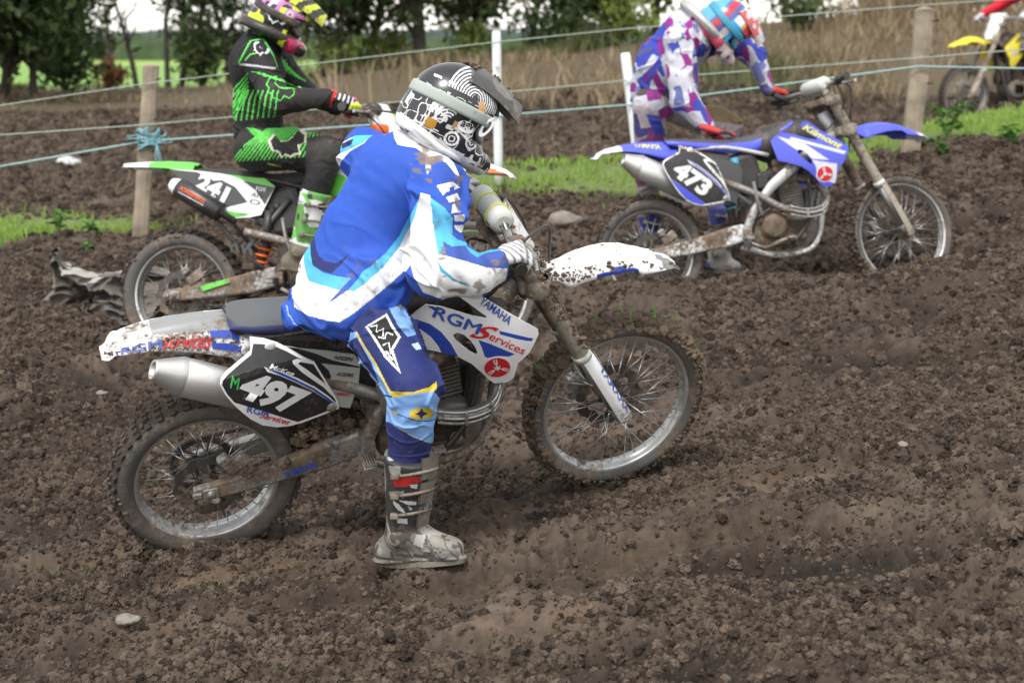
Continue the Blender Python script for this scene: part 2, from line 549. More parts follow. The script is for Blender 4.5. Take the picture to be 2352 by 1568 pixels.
# wheel tracks pressed into the soil, as ground points read off the photograph
def _trk(*uv):
    o = []
    for u, v in uv:
        d = ray(u, v); Y = 5.
        for _ in range(12):
            p = EYE + d * (Y / d[1]); Y *= 1 + .5 * (p[2] - base_height(p[None])[0]) / 1.7
        o.append(EYE + d * (Y / d[1]))
    return np.array(o)[:, :2]
TRACKS = [(_trk((-300, 1440), (0, 1385), (430, 1330), (860, 1265), (1400, 1200), (1800, 1105), (2100, 1062), (2600, 985)), .085, .030),
          (_trk((-200, 1330), (430, 1278), (820, 1218), (1330, 1128), (1700, 1060)), .07, .02),
          (_trk((-200, 1600), (500, 1440), (1100, 1370), (1700, 1300)), .10, .022),
          (_trk((1500, 1150), (2000, 980), (2600, 880)), .08, .02),
          (_trk((-200, 1500), (600, 1395), (1400, 1290), (2000, 1180), (2600, 1100)), .07, .035),
          (_trk((300, 1600), (1200, 1480), (1900, 1390), (2700, 1270)), .09, .040),
          (_trk((1450, 950), (1800, 868), (2352, 800), (2700, 770)), .09, .045),
          (_trk((-300, 1010), (0, 985), (240, 960)), .10, .03)]

def track_dist(P, pl):
    d = np.full(len(P), 9.)
    for a, b in zip(pl[:-1], pl[1:]):
        ab = b - a; t = np.clip(((P[:, :2] - a) @ ab) / (ab @ ab), 0, 1)
        d = np.minimum(d, np.linalg.norm(P[:, :2] - a - t[:, None] * ab, axis=1))
    return d

def zones(P):
    """Weights: grass strip, bank of dry grass, far field."""
    x, y = P[:, 0], P[:, 1]
    n = noise(P[:, :2], 1.1, 5) * .28 + noise(P[:, :2], 4.5, 6) * .10
    lo = np.interp(x, [-4, -3.1, -2.5, -1, 0, 1, 2.5, 4], [10.3, 10.7, 11.3, 11.5, 11.4, 11.5, 11.75, 11.8])
    hi = np.interp(x, [-4, -3.1, -2.5, -2.2, -1.2, -.4, 0, 1, 2.5, 4], [12.3, 12.4, 11.9, 11.35, 11.4, 11.9, 12.3, 12.5, 13.5, 13.4])
    s = lambda t: 1 / (1 + np.exp(-np.clip(t, -30, 30)))
    g = s((y + n - lo) / .04) * s((hi - y - n) / .10)
    b = s((y + n * 2 - 19.6) / .3)
    f = s((y + n * 3 - 29) / .8)
    return g, b * (1 - f), f

def ground_height(P, fine=True):
    z = base_height(P)
    y = P[:, 1]
    far = np.clip((24 - y) / 6, 0.3, 1)
    g, b, f = zones(P)
    soil = (1 - .75 * g) * (1 - .8 * b) * (1 - f)
    amp = soil * far
    if fine:
        pack = np.ones(len(P)); dip = np.zeros(len(P))
        for ti, (pl, w, dep) in enumerate(TRACKS):
            d = track_dist(P, pl) + .02 * noise(P[:, :2], 5, 51)
            k = np.exp(-(d / w) ** 4); pack *= 1 - (.9, .7, .35, .4, .45, .4, .2, .2)[ti] * k * np.clip(1. + .8 * noise(P[:, :2], 2.2, 52), 0, 1)
            dip += -dep * 1.1 * k + dep * .6 * np.exp(-((d - w * 1.6) / (w * .5)) ** 2)
        fur = noise(np.c_[(P[:, 0] * .97 - P[:, 1] * .22) * .35, (P[:, 1] * .97 + P[:, 0] * .22) * 1.6], 1.5, 27) * .045
        n1 = fur + noise(P[:, :2] + .25 * np.c_[noise(P[:, :2], 5, 60), noise(P[:, :2], 5, 61)], 2.1, 21) * .030
        n2 = (np.abs(noise(P[:, :2], 6, 22)) - .3) * .05
        lum = np.clip(noise(P[:, :2], 2.3, 28) * .9 + .75, .15, 1.4)
        n3 = (np.abs(noise(P[:, :2], 13, 23)) - .3) * .030 * lum
        n4 = (np.abs(noise(P[:, :2], 29, 24)) - .3) * .024 * lum
        n5 = noise(P[:, :2], 75, 25) * .010
        z = z + amp * (n1 + pack * (n2 + n3 + n4 + n5)) + dip * (y < 8)
    else:
        pack = None
    return z, pack, (g, b, f)

# rows get closer together towards the camera; the sheet runs on to the horizon
_rows = [1.2]
while _rows[-1] < 30: _rows.append(_rows[-1] + max(.0075, .0095 * (_rows[-1] / 4.) ** 1.3) * (1 if _rows[-1] < 14.5 else 2.5) * (1 if _rows[-1] > 3.2 else 4))
while _rows[-1] < 4000: _rows.append(_rows[-1] * 1.12)
_rows = np.array(_rows)
_c = np.concatenate([np.linspace(-1.6, -.50, 50)[:-1], np.linspace(-.50, .50, 720), np.linspace(.50, 1.6, 50)[1:]])
_gx = _rows[:, None] * _c[None]; _gy = np.repeat(_rows[:, None], len(_c), 1)
GP = np.c_[_gx.ravel(), _gy.ravel()]
gz, gpack, (zg, zb, zf) = ground_height(GP)
_nr, _nc = _gx.shape
_i = (np.arange(_nr - 1)[:, None] * _nc + np.arange(_nc - 1)[None]).ravel()
me = mesh_np('ground', np.c_[GP, gz], np.stack([_i, _i + 1, _i + _nc + 1, _i + _nc], 1), smooth=True)
# colours of the soil (crevice shade painted in), packed tracks, grass and dry ground (per vertex)
_soil = np.array([.042, .0293, .0215]); _pack = np.array([.128, .089, .060]); _dry = np.array([.108, .080, .060])
_n = np.clip(fbm(GP, 2.6, 4, 31) * .6 + .4, 0, 1)[:, None]
_relief_shade = np.clip((gz - base_height(GP)) / .03 * .42 + .48, 0, 1)[:, None]        # paler dried crumbs over damp soil, deepened with crevice shade painted by relief height
vc = _soil * (1 - .55 * _n) + _dry * .55 * _n
vc = vc * (.42 + 1.0 * _relief_shade)
_pk = (1 - gpack)[:, None]; vc = vc * (1 - _pk) + _pack * _pk
vc = vc * (1 - zg[:, None]) + np.array([.13, .18, .05]) * zg[:, None]
vc = vc * (1 - zb[:, None]) + np.array([.115, .088, .055]) * zb[:, None]
_fn = np.clip(noise(GP, .05, 33) + .5, 0, 1)[:, None]
vc = vc * (1 - zf[:, None]) + (np.array([.30, .42, .09]) * _fn + np.array([.20, .34, .08]) * (1 - _fn)) * zf[:, None]
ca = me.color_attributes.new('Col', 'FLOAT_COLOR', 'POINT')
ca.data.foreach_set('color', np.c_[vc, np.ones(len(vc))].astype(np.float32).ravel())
M_GROUND = material('soil', rough=.9, attr=True, var=.38, vsc=26, bump=.55, bsc=150, spec=.25)
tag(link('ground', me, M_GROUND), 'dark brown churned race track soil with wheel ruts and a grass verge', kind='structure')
# plain ground continuing beside and behind the camera
bm = bmesh.new(); bmesh.ops.create_grid(bm, x_segments=8, y_segments=8, size=60)
bmesh.ops.transform(bm, matrix=Matrix.Translation((0, -20, -1.2)), verts=bm.verts)
M_PLAIN = material('plain soil', (.09, .068, .052), .95, var=.3, vsc=1.5)
tag(done(bm, 'terrain', M_PLAIN), 'brown ploughed ground around the race track', kind='structure')

# ---- crumbs and clods lying on the soil: too many to count
_ico = bmesh.new(); bmesh.ops.create_icosphere(_ico, subdivisions=1, radius=1)
_ico.verts.index_update()
ICO_V = np.array([v.co[:] for v in _ico.verts]); ICO_F = np.array([[v.index for v in f.verts] for f in _ico.faces]); _ico.free()
ICO0_V = None

def lumps(C, S, seed, flat=.7, rough=.32):
    """Irregular lumps at C (n,3) with radius S (n,) as one vertex/face pair."""
    r = np.random.default_rng(seed); n = len(C)
    V = ICO_V[None] * (1 + r.uniform(-rough, rough, (n, len(ICO_V), 1)))
    V = V * np.stack([r.uniform(.75, 1.3, n), r.uniform(.75, 1.3, n), r.uniform(.55, .95, n) * flat / .7], 1)[:, None]
    a = r.uniform(0, 6.28, n); c, s = np.cos(a)[:, None], np.sin(a)[:, None]
    X = V[:, :, 0] * c - V[:, :, 1] * s; Y = V[:, :, 0] * s + V[:, :, 1] * c
    V = np.stack([X, Y, V[:, :, 2]], 2) * S[:, None, None] + C[:, None]
    F = ICO_F[None] + (np.arange(n) * len(ICO_V))[:, None, None]
    return V.reshape(-1, 3), F.reshape(-1, 3)

_ncl = 470000
_y = 3.4 * (20. / 3.4) ** rng.uniform(0, 1, _ncl); _x = np.where(rng.uniform(0, 1, _ncl) < .82, rng.uniform(-.36, .36, _ncl), rng.uniform(-.62, .62, _ncl)) * _y
_P = np.c_[_x, _y]
_den = np.clip(noise(_P, 1.7, 41) * .7 + noise(_P, 6, 42) * .5 + .62, .10, 1)
_pp = np.ones(_ncl)
for _ti, (_pl, _wd, _dp) in enumerate(TRACKS): _pp *= 1 - (.85, .6, .3, .35, .4, .35, .1, .1)[_ti] * np.exp(-(track_dist(_P, _pl) / (_wd * .8)) ** 4) * np.clip(.9 + .9 * noise(_P, 2.2, 52), 0, 1)
_g = zones(_P)[0]
_k = (rng.uniform(0, 1, _ncl) < _den * _pp * (1 - _g)); _P = _P[_k]
# height of the finished sheet under each clod
_ri = np.clip(np.searchsorted(_rows, _P[:, 1]), 1, _nr - 1); _cc = _P[:, 0] / _P[:, 1]; _ci = np.clip(np.searchsorted(_c, _cc), 1, _nc - 1)
_G = gz.reshape(_nr, _nc); _fr = (_P[:, 1] - _rows[_ri - 1]) / (_rows[_ri] - _rows[_ri - 1]); _fc = (_cc - _c[_ci - 1]) / (_c[_ci] - _c[_ci - 1])
_zz = (_G[_ri - 1, _ci - 1] * (1 - _fc) + _G[_ri - 1, _ci] * _fc) * (1 - _fr) + (_G[_ri, _ci - 1] * (1 - _fc) + _G[_ri, _ci] * _fc) * _fr
_s = np.clip(.0046 * np.exp(rng.normal(0, .60, len(_P))) * np.interp(_P[:, 1], [4, 7, 10, 14, 20], [1, 1.15, 1.7, 2.6, 4.]), .0015, .018 * np.interp(_P[:, 1], [4, 8, 20], [1, 1.4, 3.5]))
_s[rng.uniform(0, 1, len(_P)) < .005] *= 2.2
def clod_nodes(mat):
    t = bpy.data.node_groups.new('clods', 'GeometryNodeTree')
    t.interface.new_socket('Geometry', in_out='INPUT', socket_type='NodeSocketGeometry'); t.interface.new_socket('Geometry', in_out='OUTPUT', socket_type='NodeSocketGeometry')
    N, L = t.nodes, t.links; gi, go = N.new('NodeGroupInput'), N.new('NodeGroupOutput')
    j = N.new('GeometryNodeJoinGeometry')
    for k in range(5):
        ico = N.new('GeometryNodeMeshIcoSphere'); ico.inputs['Radius'].default_value = 1; ico.inputs['Subdivisions'].default_value = 3
        sp_ = N.new('GeometryNodeSetPosition'); nz = N.new('ShaderNodeTexNoise'); nz.noise_dimensions = '4D'; nz.inputs['W'].default_value = 3.7 * k; nz.inputs['Scale'].default_value = 1.5; nz.inputs['Detail'].default_value = 5; nz.inputs['Roughness'].default_value = .65
        sb = N.new('ShaderNodeVectorMath'); sb.operation = 'SUBTRACT'; sb.inputs[1].default_value = (.5, .5, .5)
        sc_ = N.new('ShaderNodeVectorMath'); sc_.operation = 'SCALE'; sc_.inputs['Scale'].default_value = 3.0
        L.new(nz.outputs['Color'], sb.inputs[0]); L.new(sb.outputs[0], sc_.inputs[0]); L.new(sc_.outputs[0], sp_.inputs['Offset']); L.new(ico.outputs[0], sp_.inputs['Geometry'])
        sm = N.new('GeometryNodeSetMaterial'); sm.inputs['Material'].default_value = mat; L.new(sp_.outputs[0], sm.inputs[0])
        gt = N.new('GeometryNodeGeometryToInstance'); L.new(sm.outputs[0], gt.inputs[0]); L.new(gt.outputs[0], j.inputs[0])
    ip = N.new('GeometryNodeInstanceOnPoints'); ip.inputs['Pick Instance'].default_value = True
    na = N.new('GeometryNodeInputNamedAttribute'); na.data_type = 'FLOAT'; na.inputs['Name'].default_value = 'size'
    rr = N.new('FunctionNodeRandomValue'); rr.data_type = 'FLOAT_VECTOR'; rr.inputs[1].default_value = (6.28, 6.28, 6.28)
    L.new(gi.outputs[0], ip.inputs['Points']); L.new(j.outputs[0], ip.inputs['Instance']); L.new(na.outputs['Attribute'], ip.inputs['Scale']); L.new(rr.outputs[0], ip.inputs['Rotation']); L.new(ip.outputs[0], go.inputs[0])
    return t
M_CLOD = material('clods', (.094, .072, .057), .95, var=.0, bump=.5, bsc=3, spec=.2)
_nt = M_CLOD.node_tree; _oi = _nt.nodes.new('ShaderNodeObjectInfo'); _rp = _nt.nodes.new('ShaderNodeValToRGB')
_rp.color_ramp.elements[0].color = (.026, .018, .0132, 1); _rp.color_ramp.elements[1].color = (.118, .088, .066, 1)
_nt.links.new(_oi.outputs['Random'], _rp.inputs[0]); _nt.links.new(_rp.outputs[0], _nt.nodes['Principled BSDF'].inputs['Base Color'])
me = bpy.data.meshes.new('soil_clods'); me.vertices.add(len(_P)); me.vertices.foreach_set('co', np.c_[_P, _zz - _s * .15].astype(np.float32).ravel())
me.attributes.new('size', 'FLOAT', 'POINT').data.foreach_set('value', _s.astype(np.float32))
_o = tag(link('soil_clods', me, M_CLOD), 'loose crumbs and clods of dark soil scattered over the track', kind='stuff')
_md = _o.modifiers.new('clods', 'NODES'); _md.node_group = clod_nodes(M_CLOD)

# ---- stones: single ones
M_STONE = material('stone', (.22, .19, .16), .85, var=.3, vsc=30, bump=.4, bsc=90)
def on_ground(u, v):
    d = ray(u, v); Y = 5.
    for _ in range(25):
        p = EYE + d * (Y / d[1]); Y *= 1 + .5 * (p[2] - ground_height(p[None, :2], True)[0][0]) / 1.7
    return EYE + d * (Y / d[1])
for u, v, s, sx, lab in ((288, 1428, .030, 1.5, 'flat pale brown stone on the soil in the lower left corner'),
                         (2072, 1024, .022, 1.0, 'small grey stone beside the pale wheel track at the right'),
                         (232, 905, .022, 1.3, 'small pale stone on the soil left of the rear wheel of the white motorcycle'),
                         (1296, 515, .10, .8, 'rounded grey stone half buried behind the white handlebar'),
                         (155, 380, .10, 1.0, 'whitish stone lying on the ploughed strip behind the fence')):
    p = on_ground(u, v)
    V, Q = body([ball((0, 0, 0), s, ((0, 0, 1), .62)), ball((s * .5 * sx, .2 * s, 0), s * .7, ((0, 0, 1), .6))], s * .5, s / 9, s * .3, disp=lambda V: fbm(V, 1.3 / s, 3, 3) * s * .14)
    o = link('stone', mesh_np('stone', V, Q), M_STONE if v != 380 else material('pale stone', (.5, .5, .5), .8, var=.2))
    o.location = p + np.array([0, 0, s * .2]); tag(o, lab, 'stone', 'loose stones on the soil')

# ---- grass: blades as one object each
def blades(name, P, Z, h, w, mat, label, lean=.5, cols=None, seed=1):
    r = np.random.default_rng(seed); n = len(P)
    a = r.uniform(0, 6.28, n); b = r.uniform(0, 6.28, n)
    hh = h * r.uniform(.5, 1.25, n); ww = w * r.uniform(.6, 1.3, n)
    dx, dy = np.cos(a) * ww, np.sin(a) * ww
    ln = lean * hh * r.uniform(.1, 1.2, n); lx, ly = np.cos(b) * ln, np.sin(b) * ln
    B = np.c_[P, Z]
    V = np.stack([B + np.c_[-dx, -dy, -.02 + 0 * dx], B + np.c_[dx, dy, -.02 + 0 * dx],
                  B + np.c_[lx * .4 + dx * .7, ly * .4 + dy * .7, hh * .6], B + np.c_[lx * .4 - dx * .7, ly * .4 - dy * .7, hh * .6],
                  B + np.c_[lx, ly, hh]], 1).reshape(-1, 3)
    i = np.arange(n) * 5
    F = np.concatenate([np.stack([i, i + 1, i + 2], 1), np.stack([i, i + 2, i + 3], 1), np.stack([i + 3, i + 2, i + 4], 1)])
    me = mesh_np(name, V, F, smooth=False)
    if cols is not None: paint(me, np.concatenate([cols] * 3))
    return tag(link(name, me, mat), label, kind='stuff')

def leafmat(name, attr=True, col=(.1, .2, .03), rough=.6, trans=.35):
    m = bpy.data.materials.new(name); m.use_nodes = True
    N, L = m.node_tree.nodes, m.node_tree.links
    bs = N['Principled BSDF']; out = N['Material Output']
    bs.inputs['Roughness'].default_value = rough; bs.inputs['Specular IOR Level'].default_value = .25
    t = N.new('ShaderNodeBsdfTranslucent'); mx = N.new('ShaderNodeMixShader'); mx.inputs[0].default_value = trans
    if attr:
        a = N.new('ShaderNodeVertexColor'); a.layer_name = 'Col'
        L.new(a.outputs[0], bs.inputs['Base Color']); L.new(a.outputs[0], t.inputs['Color'])
    else:
        bs.inputs['Base Color'].default_value = (*col, 1); t.inputs['Color'].default_value = (*col, 1)
    L.new(bs.outputs[0], mx.inputs[1]); L.new(t.outputs[0], mx.inputs[2]); L.new(mx.outputs[0], out.inputs[0])
    return m
M_LEAF = leafmat('leaf')
M_DRYGRASS = leafmat('dry grass', rough=.8, trans=.2)

n = 90000
_x = rng.uniform(-5, 5, n); _y = rng.uniform(10.2, 14, n); _P = np.c_[_x, _y]
_g = zones(_P)[0]; _k = rng.uniform(0, 1, n) < _g * np.clip(.62 + .9 * noise(_P, 1.7, 9) + .5 * noise(_P, 6, 10), 0, 1); _P = _P[_k]
_z = ground_height(_P)[0]
_t = rng.uniform(0, 1, (len(_P), 1)); _pt = np.clip(noise(_P, .9, 8)[:, None] + .5, 0, 1)
_cc = (np.array([.20, .36, .060]) * _t + np.array([.33, .47, .10]) * (1 - _t)) * (.75 + .25 * _pt) + np.array([.10, .06, .04]) * (1 - _pt) * .5
blades('verge_grass', _P, _z, .055, .006, M_LEAF, 'short bright green grass on the verge along the fence', cols=_cc)

n = 60000
_x = rng.uniform(-11, 11, n); _y = rng.uniform(18.5, 28, n); _P = np.c_[_x, _y]
_g, _b, _f = zones(_P)
_k = rng.uniform(0, 1, n) < np.clip(_b + .0 * _f, 0, 1) * np.clip(.42 + 1.2 * noise(_P, .55, 12) + .4 * noise(_P, 2., 13), .04, 1)
_P = _P[_k]; _z = ground_height(_P, False)[0]
_t = rng.uniform(0, 1, (len(_P), 1)); _gr = (np.clip(noise(_P, .45, 14) * 2.2 - .15, 0, 1)[:, None]) * .8
_cc = (np.array([.17, .125, .075]) * _t + np.array([.33, .26, .165]) * (1 - _t)) * (1 - _gr) + np.array([.055, .085, .025]) * _gr
_hh = (.16 + .34 * np.clip(noise(_P, .7, 15) + .3, 0, 1)) * np.interp(_P[:, 0] / _P[:, 1], [-.30, -.17, -.12], [.22, .22, 1])
blades('dry_bank_grass', _P, _z, _hh, .014, M_DRYGRASS, 'tall dry brown grass and weeds covering the bank below the trees', lean=.8, cols=_cc, seed=3)
# sparse dead stalks on the ploughed strip
n = 2500
_x = rng.uniform(-7, 7, n); _y = rng.uniform(13.2, 20, n); _P = np.c_[_x, _y]; _z = ground_height(_P, False)[0]
_t = rng.uniform(0, 1, (n, 1)); blades('dead_stalks', _P, _z, .12, .008, M_DRYGRASS, 'scattered dead stalks on the ploughed strip', lean=1.2, cols=np.array([.2, .15, .1]) * (.5 + .7 * _t), seed=4)
# ------------------------------------------------------------------ far hill, trees, plants
M_FARWOOD = material('far wood', (.035, .055, .045), .95, var=.5, vsc=.03)  # bluish dark green: the haze of distance is put into the colour
_xs = np.linspace(-1400, 1400, 240)
_ht = 12 + 14 * np.clip(noise(np.c_[_xs, _xs * 0], .0016, 71) + .6, 0, 2) + 2.2 * noise(np.c_[_xs, _xs * 0], .03, 72)
_sec = []
for k, (dy, s) in enumerate(((0, 0), (20, .55), (60, .85), (140, 1.), (400, .9), (700, .2))):
    _sec.append([(x, 1500 + dy + 60 * math.sin(x / 300), .5 + h * s + (1.3 * math.sin(x * .31 + k) if 0 < k < 5 else 0)) for x, h in zip(_xs, _ht)])
V, F = loft(_sec)
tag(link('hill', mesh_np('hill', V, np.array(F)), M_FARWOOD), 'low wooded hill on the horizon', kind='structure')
# hedgerows crossing the fields in the distance
M_HEDGE = material('hedge', (.045, .075, .028), .9, var=.5, vsc=1.2)
for x0, y0, x1, y1, h, lab in ((-120, 260, 60, 300, 3.2, 'dark hedgerow across the far field in the gap between the trees'), (-60, 120, 5, 135, 1.6, 'low hedgerow across the nearer field in the gap between the trees')):
    sec = []
    for t in np.linspace(0, 1, 120):
        x, y = x0 + (x1 - x0) * t, y0 + (y1 - y0) * t; q = h * (.75 + .4 * noise(np.array([[x, y]]), .22, 75)[0])
        sec.append([(x, y - 1.2, .7), (x, y - 1.1, .7 + q * .6), (x, y - .5, .8 + q * .95), (x, y + .3, .8 + q), (x, y + 1, .8 + q * .7), (x, y + 1.2, .7)])
    V, F = loft(sec)
    V = np.array(V) + np.c_[noise(np.array(V), 1.1, 76), noise(np.array(V), 1.2, 77), noise(np.array(V), 1.3, 78)] * h * .12
    tag(link('hedge', mesh_np('hedge', V, np.array(F)), M_HEDGE), lab, 'hedge')

M_BARK = material('bark', (.050, .040, .032), .9, var=.4, vsc=5, bump=.5, bsc=40)
M_BARKP = material('pale bark', (.085, .072, .058), .9, var=.4, vsc=5, bump=.5, bsc=40)

def tree(loc, h, spread, crown_lo, nl, leaf, col, label, lean=0., stems=1, seed=1, dens=1., bark=None, wide=None, group='trees along the bank', r0=None, shape=.6):
    r = np.random.default_rng(seed)
    root = empty('tree', loc); tag(root, label, 'tree', group)
    bm = bmesh.new(); tips = []
    def limb(p, d, L, rad, depth):
        pts, rs = [p], [rad]
        ns = 4 if depth else 9
        for i in range(ns):
            d = d + Vector(r.normal(0, .13 if depth else .06, 3)) + Vector((0, 0, .05 if depth else .02)); d.normalize()
            p = p + d * (L / ns); pts.append(p); rs.append(rad * (1 - .7 * (i + 1) / ns))
            if depth < 2 and i > 0 and (depth or p.z > crown_lo * h):
                for _ in range(2 if depth else 2):
                    a = r.uniform(0, 6.28); e = r.uniform(.15, .9)
                    nd = Vector((math.cos(a) * math.cos(e), math.sin(a) * math.cos(e), math.sin(e)))
                    limb(p, (d * .35 + nd).normalized(), spread * r.uniform(.55, 1.05) * (.62 if depth else 1.) , rs[-1] * .62, depth + 1)
            if depth and i >= 1: tips.append((p, depth))
        add_tube(bm, pts, rs, 7 if depth == 0 else 5, cap=False)
        tips.append((p, depth))
    for s in range(stems):
        o = Vector((r.uniform(-.25, .25) * (s > 0) * 2, r.uniform(-.2, .2) * (s > 0), -.15))
        limb(o, Vector((lean + r.normal(0, .1) * (stems > 1), r.normal(0, .04), 1)).normalized(), h * r.uniform(.85, 1), r0 or h * .022, 0)
    done(bm, 'trunk', bark or M_BARK, root, norm=False)
    if nl:
        T = np.array([t[0][:] for t in tips]); k = T[:, 2] > crown_lo * h * .8
        T = T[k] if k.any() else T
        c = T[r.integers(0, len(T), max(6, int(nl / 26)))]
        c = c + r.normal(0, spread * .12, c.shape)
        cs = spread * r.uniform(.10, .24, len(c))
        j = r.integers(0, len(c), nl)
        P = c[j] + r.normal(0, 1, (nl, 3)) * cs[j][:, None] * np.array([1.15, 1.15, .75])
        P = P[P[:, 2] > crown_lo * h * .6]; nl = len(P)
        a = r.normal(0, 1, (nl, 3)); a /= np.linalg.norm(a, axis=1)[:, None]
        b = np.cross(a, r.normal(0, 1, (nl, 3))); b /= np.linalg.norm(b, axis=1)[:, None]
        s = leaf * r.uniform(.6, 1.4, nl)[:, None]
        V = np.stack([P - a * s, P + b * s * .5, P + a * s, P - b * s * .5], 1).reshape(-1, 3)
        me = mesh_np('crown', V, np.arange(4 * nl).reshape(-1, 4), smooth=False)
        cl = r.uniform(0, 1, len(c))[j if len(j) == nl else r.integers(0, len(c), nl)][:, None]
        t = r.uniform(0, 1, (nl, 1))
        paint(me, np.array(col[0]) * (1 - .6 * cl - .4 * t).clip(0) + np.array(col[1]) * (.6 * cl + .4 * t).clip(0, 1))
        link('crown', me, M_LEAF, root)
    return root

DK = ((.024, .044, .018), (.090, .130, .042)); MID = ((.035, .055, .020), (.11, .15, .045)); YEL = ((.13, .19, .04), (.26, .32, .08)); OLV = ((.045, .055, .022), (.12, .125, .05))
def gpt(u, Y):
    x = (u - PW / 2) / FPX * Y * 1.0
    return np.array([x, Y, base_height(np.array([[x, Y]]))[0]])
for u, Y, h, sp, lo, nl, leaf, col, lab, lean, stems, sd, r0 in (
    (22, 21.5, 2.6, 1.15, .02, 24000, .07, DK, 'large dense dark green tree standing at the left end of the bank', 0, 3, 1, 0.055),
    (-150, 21, 2.8, 1.2, .02, 12000, .075, DK, 'dense green tree cut by the left edge of the picture', 0, 2, 2, 0.055),
    (322, 25, 1.7, 0.40, 0.3, 160, .05, OLV, 'small bare forked tree beside the wooden post at the left', .05, 2, 3, 0.045),
    (392, 25.5, 2.8, 0.42, 0.3, 260, .05, DK, 'thin bare tree, left of the slender pair behind the left wooden post', 0, 1, 4, 0.045),
    (424, 26, 3.0, 0.45, 0.3, 300, .05, DK, 'thin bare tree, right of the slender pair behind the left wooden post', .02, 1, 5, 0.05),
    (535, 26, 2.7, 0.79, 0.1, 3400, .055, DK, 'twiggy half leafy tree behind the black and green rider', 0, 2, 6, 0.055),
    (745, 25, 2.7, 0.86, 0.1, 5200, .065, DK, 'dark leafy tree just right of the helmet of the black and green rider', 0, 2, 7, 0.055),
    (845, 26, 2.7, 0.86, 0.1, 5200, .065, DK, 'dark tree with a leaning trunk left of the black and white helmet', .05, 1, 8, 0.075),
    (965, 25, 2.7, 0.86, 0.1, 5600, .065, DK, 'tree with a thick straight trunk above the black and white helmet', 0, 1, 9, 0.11),
    (1085, 26.5, 2.7, 0.86, 0.1, 4200, .065, OLV, 'olive leafed tree left of the first white post', 0, 1, 10, 0.075),
    (1215, 25.5, 2.7, 0.94, 0.1, 6500, .065, DK, 'dense dark tree right of the first white post', 0, 2, 11, 0.055),
    (1305, 26, 2.7, 0.79, 0.1, 4600, .065, DK, 'tree with a thick dark trunk midway between the two white posts', -.03, 1, 12, 0.11),
    (1400, 26, 2.7, 0.86, 0.1, 4200, .065, MID, 'tree with a straight dark trunk left of the rider in white and blue', 0, 1, 13, 0.075),
    (1500, 26.5, 2.7, 0.86, 0.1, 4200, .065, DK, 'dark tree partly behind the back of the rider in white and blue', 0, 1, 14, 0.075),
    (1800, 27, 2.7, 1.01, 0.1, 5200, .07, DK, 'tall dark tree right of the blue and red helmet', 0, 1, 15, 0.075),
    (1962, 27, 2.7, 0.94, 0.1, 4400, .07, DK, 'dark tree on the bank left of the right wooden post', 0, 1, 16, 0.075),
    (2300, 27, 2.7, 1.01, 0.1, 5000, .07, DK, 'dark tree on the bank above the yellow motorcycle', 0, 1, 18, 0.075),
    (2480, 27, 2.7, 1.01, 0.1, 3000, .07, DK, 'dark tree on the bank cut by the right edge of the picture', 0, 1, 19, 0.075)):
    tree(gpt(u, Y), h, sp, lo, nl, leaf, col, lab, lean, stems, 100 + sd, r0=r0, group='trees along the bank')

def shrub(u, Y, w, h, nl, leaf, col, label, seed, name='shrub', z=None, group='shrubs along the bank'):
    r = np.random.default_rng(seed); p = gpt(u, Y)
    if z is not None: p[2] = z
    root = empty(name, p); tag(root, label, name.replace('_', ' '), group)
    bm = bmesh.new(); tips = []
    for s in range(9):
        a = r.uniform(0, 6.28); e = r.uniform(0, 1)
        q = Vector((math.cos(a) * w * .5 * e, math.sin(a) * w * .4 * e, h * r.uniform(.55, 1)))
        add_tube(bm, smooth_path([(q.x * .1, q.y * .1, -.05), (q.x * .4, q.y * .4, q.z * .55), tuple(q)], 3), [h * .018 * (1 - .11 * i) for i in range(7)], 5, cap=False); tips.append(q[:])
        for f in (.35, .6, .8): tips.append((q.x * f * r.uniform(.6, 1.4), q.y * f, q.z * f))
    done(bm, 'stem', M_BARK, root, norm=False)
    T = np.array(tips); j = r.integers(0, len(T), nl)
    P = T[j] + r.normal(0, 1, (nl, 3)) * np.array([w * .14, w * .14, h * .10]); P[:, 2] = np.maximum(P[:, 2], .02)
    a = r.normal(0, 1, (nl, 3)); a /= np.linalg.norm(a, axis=1)[:, None]
    b = np.cross(a, r.normal(0, 1, (nl, 3))); b /= np.linalg.norm(b, axis=1)[:, None]
    s = leaf * r.uniform(.6, 1.4, nl)[:, None]
    V = np.stack([P - a * s, P + b * s * .5, P + a * s, P - b * s * .5], 1).reshape(-1, 3)
    me = mesh_np('foliage', V, np.arange(4 * nl).reshape(-1, 4), smooth=False)
    cl = r.uniform(0, 1, len(T))[j][:, None]; t = r.uniform(0, 1, (nl, 1))
    paint(me, np.array(col[0]) * (1 - .5 * cl - .5 * t) + np.array(col[1]) * (.5 * cl + .5 * t))
    link('foliage', me, M_LEAF, root)
RUST = ((.10, .045, .025), (.22, .10, .045))
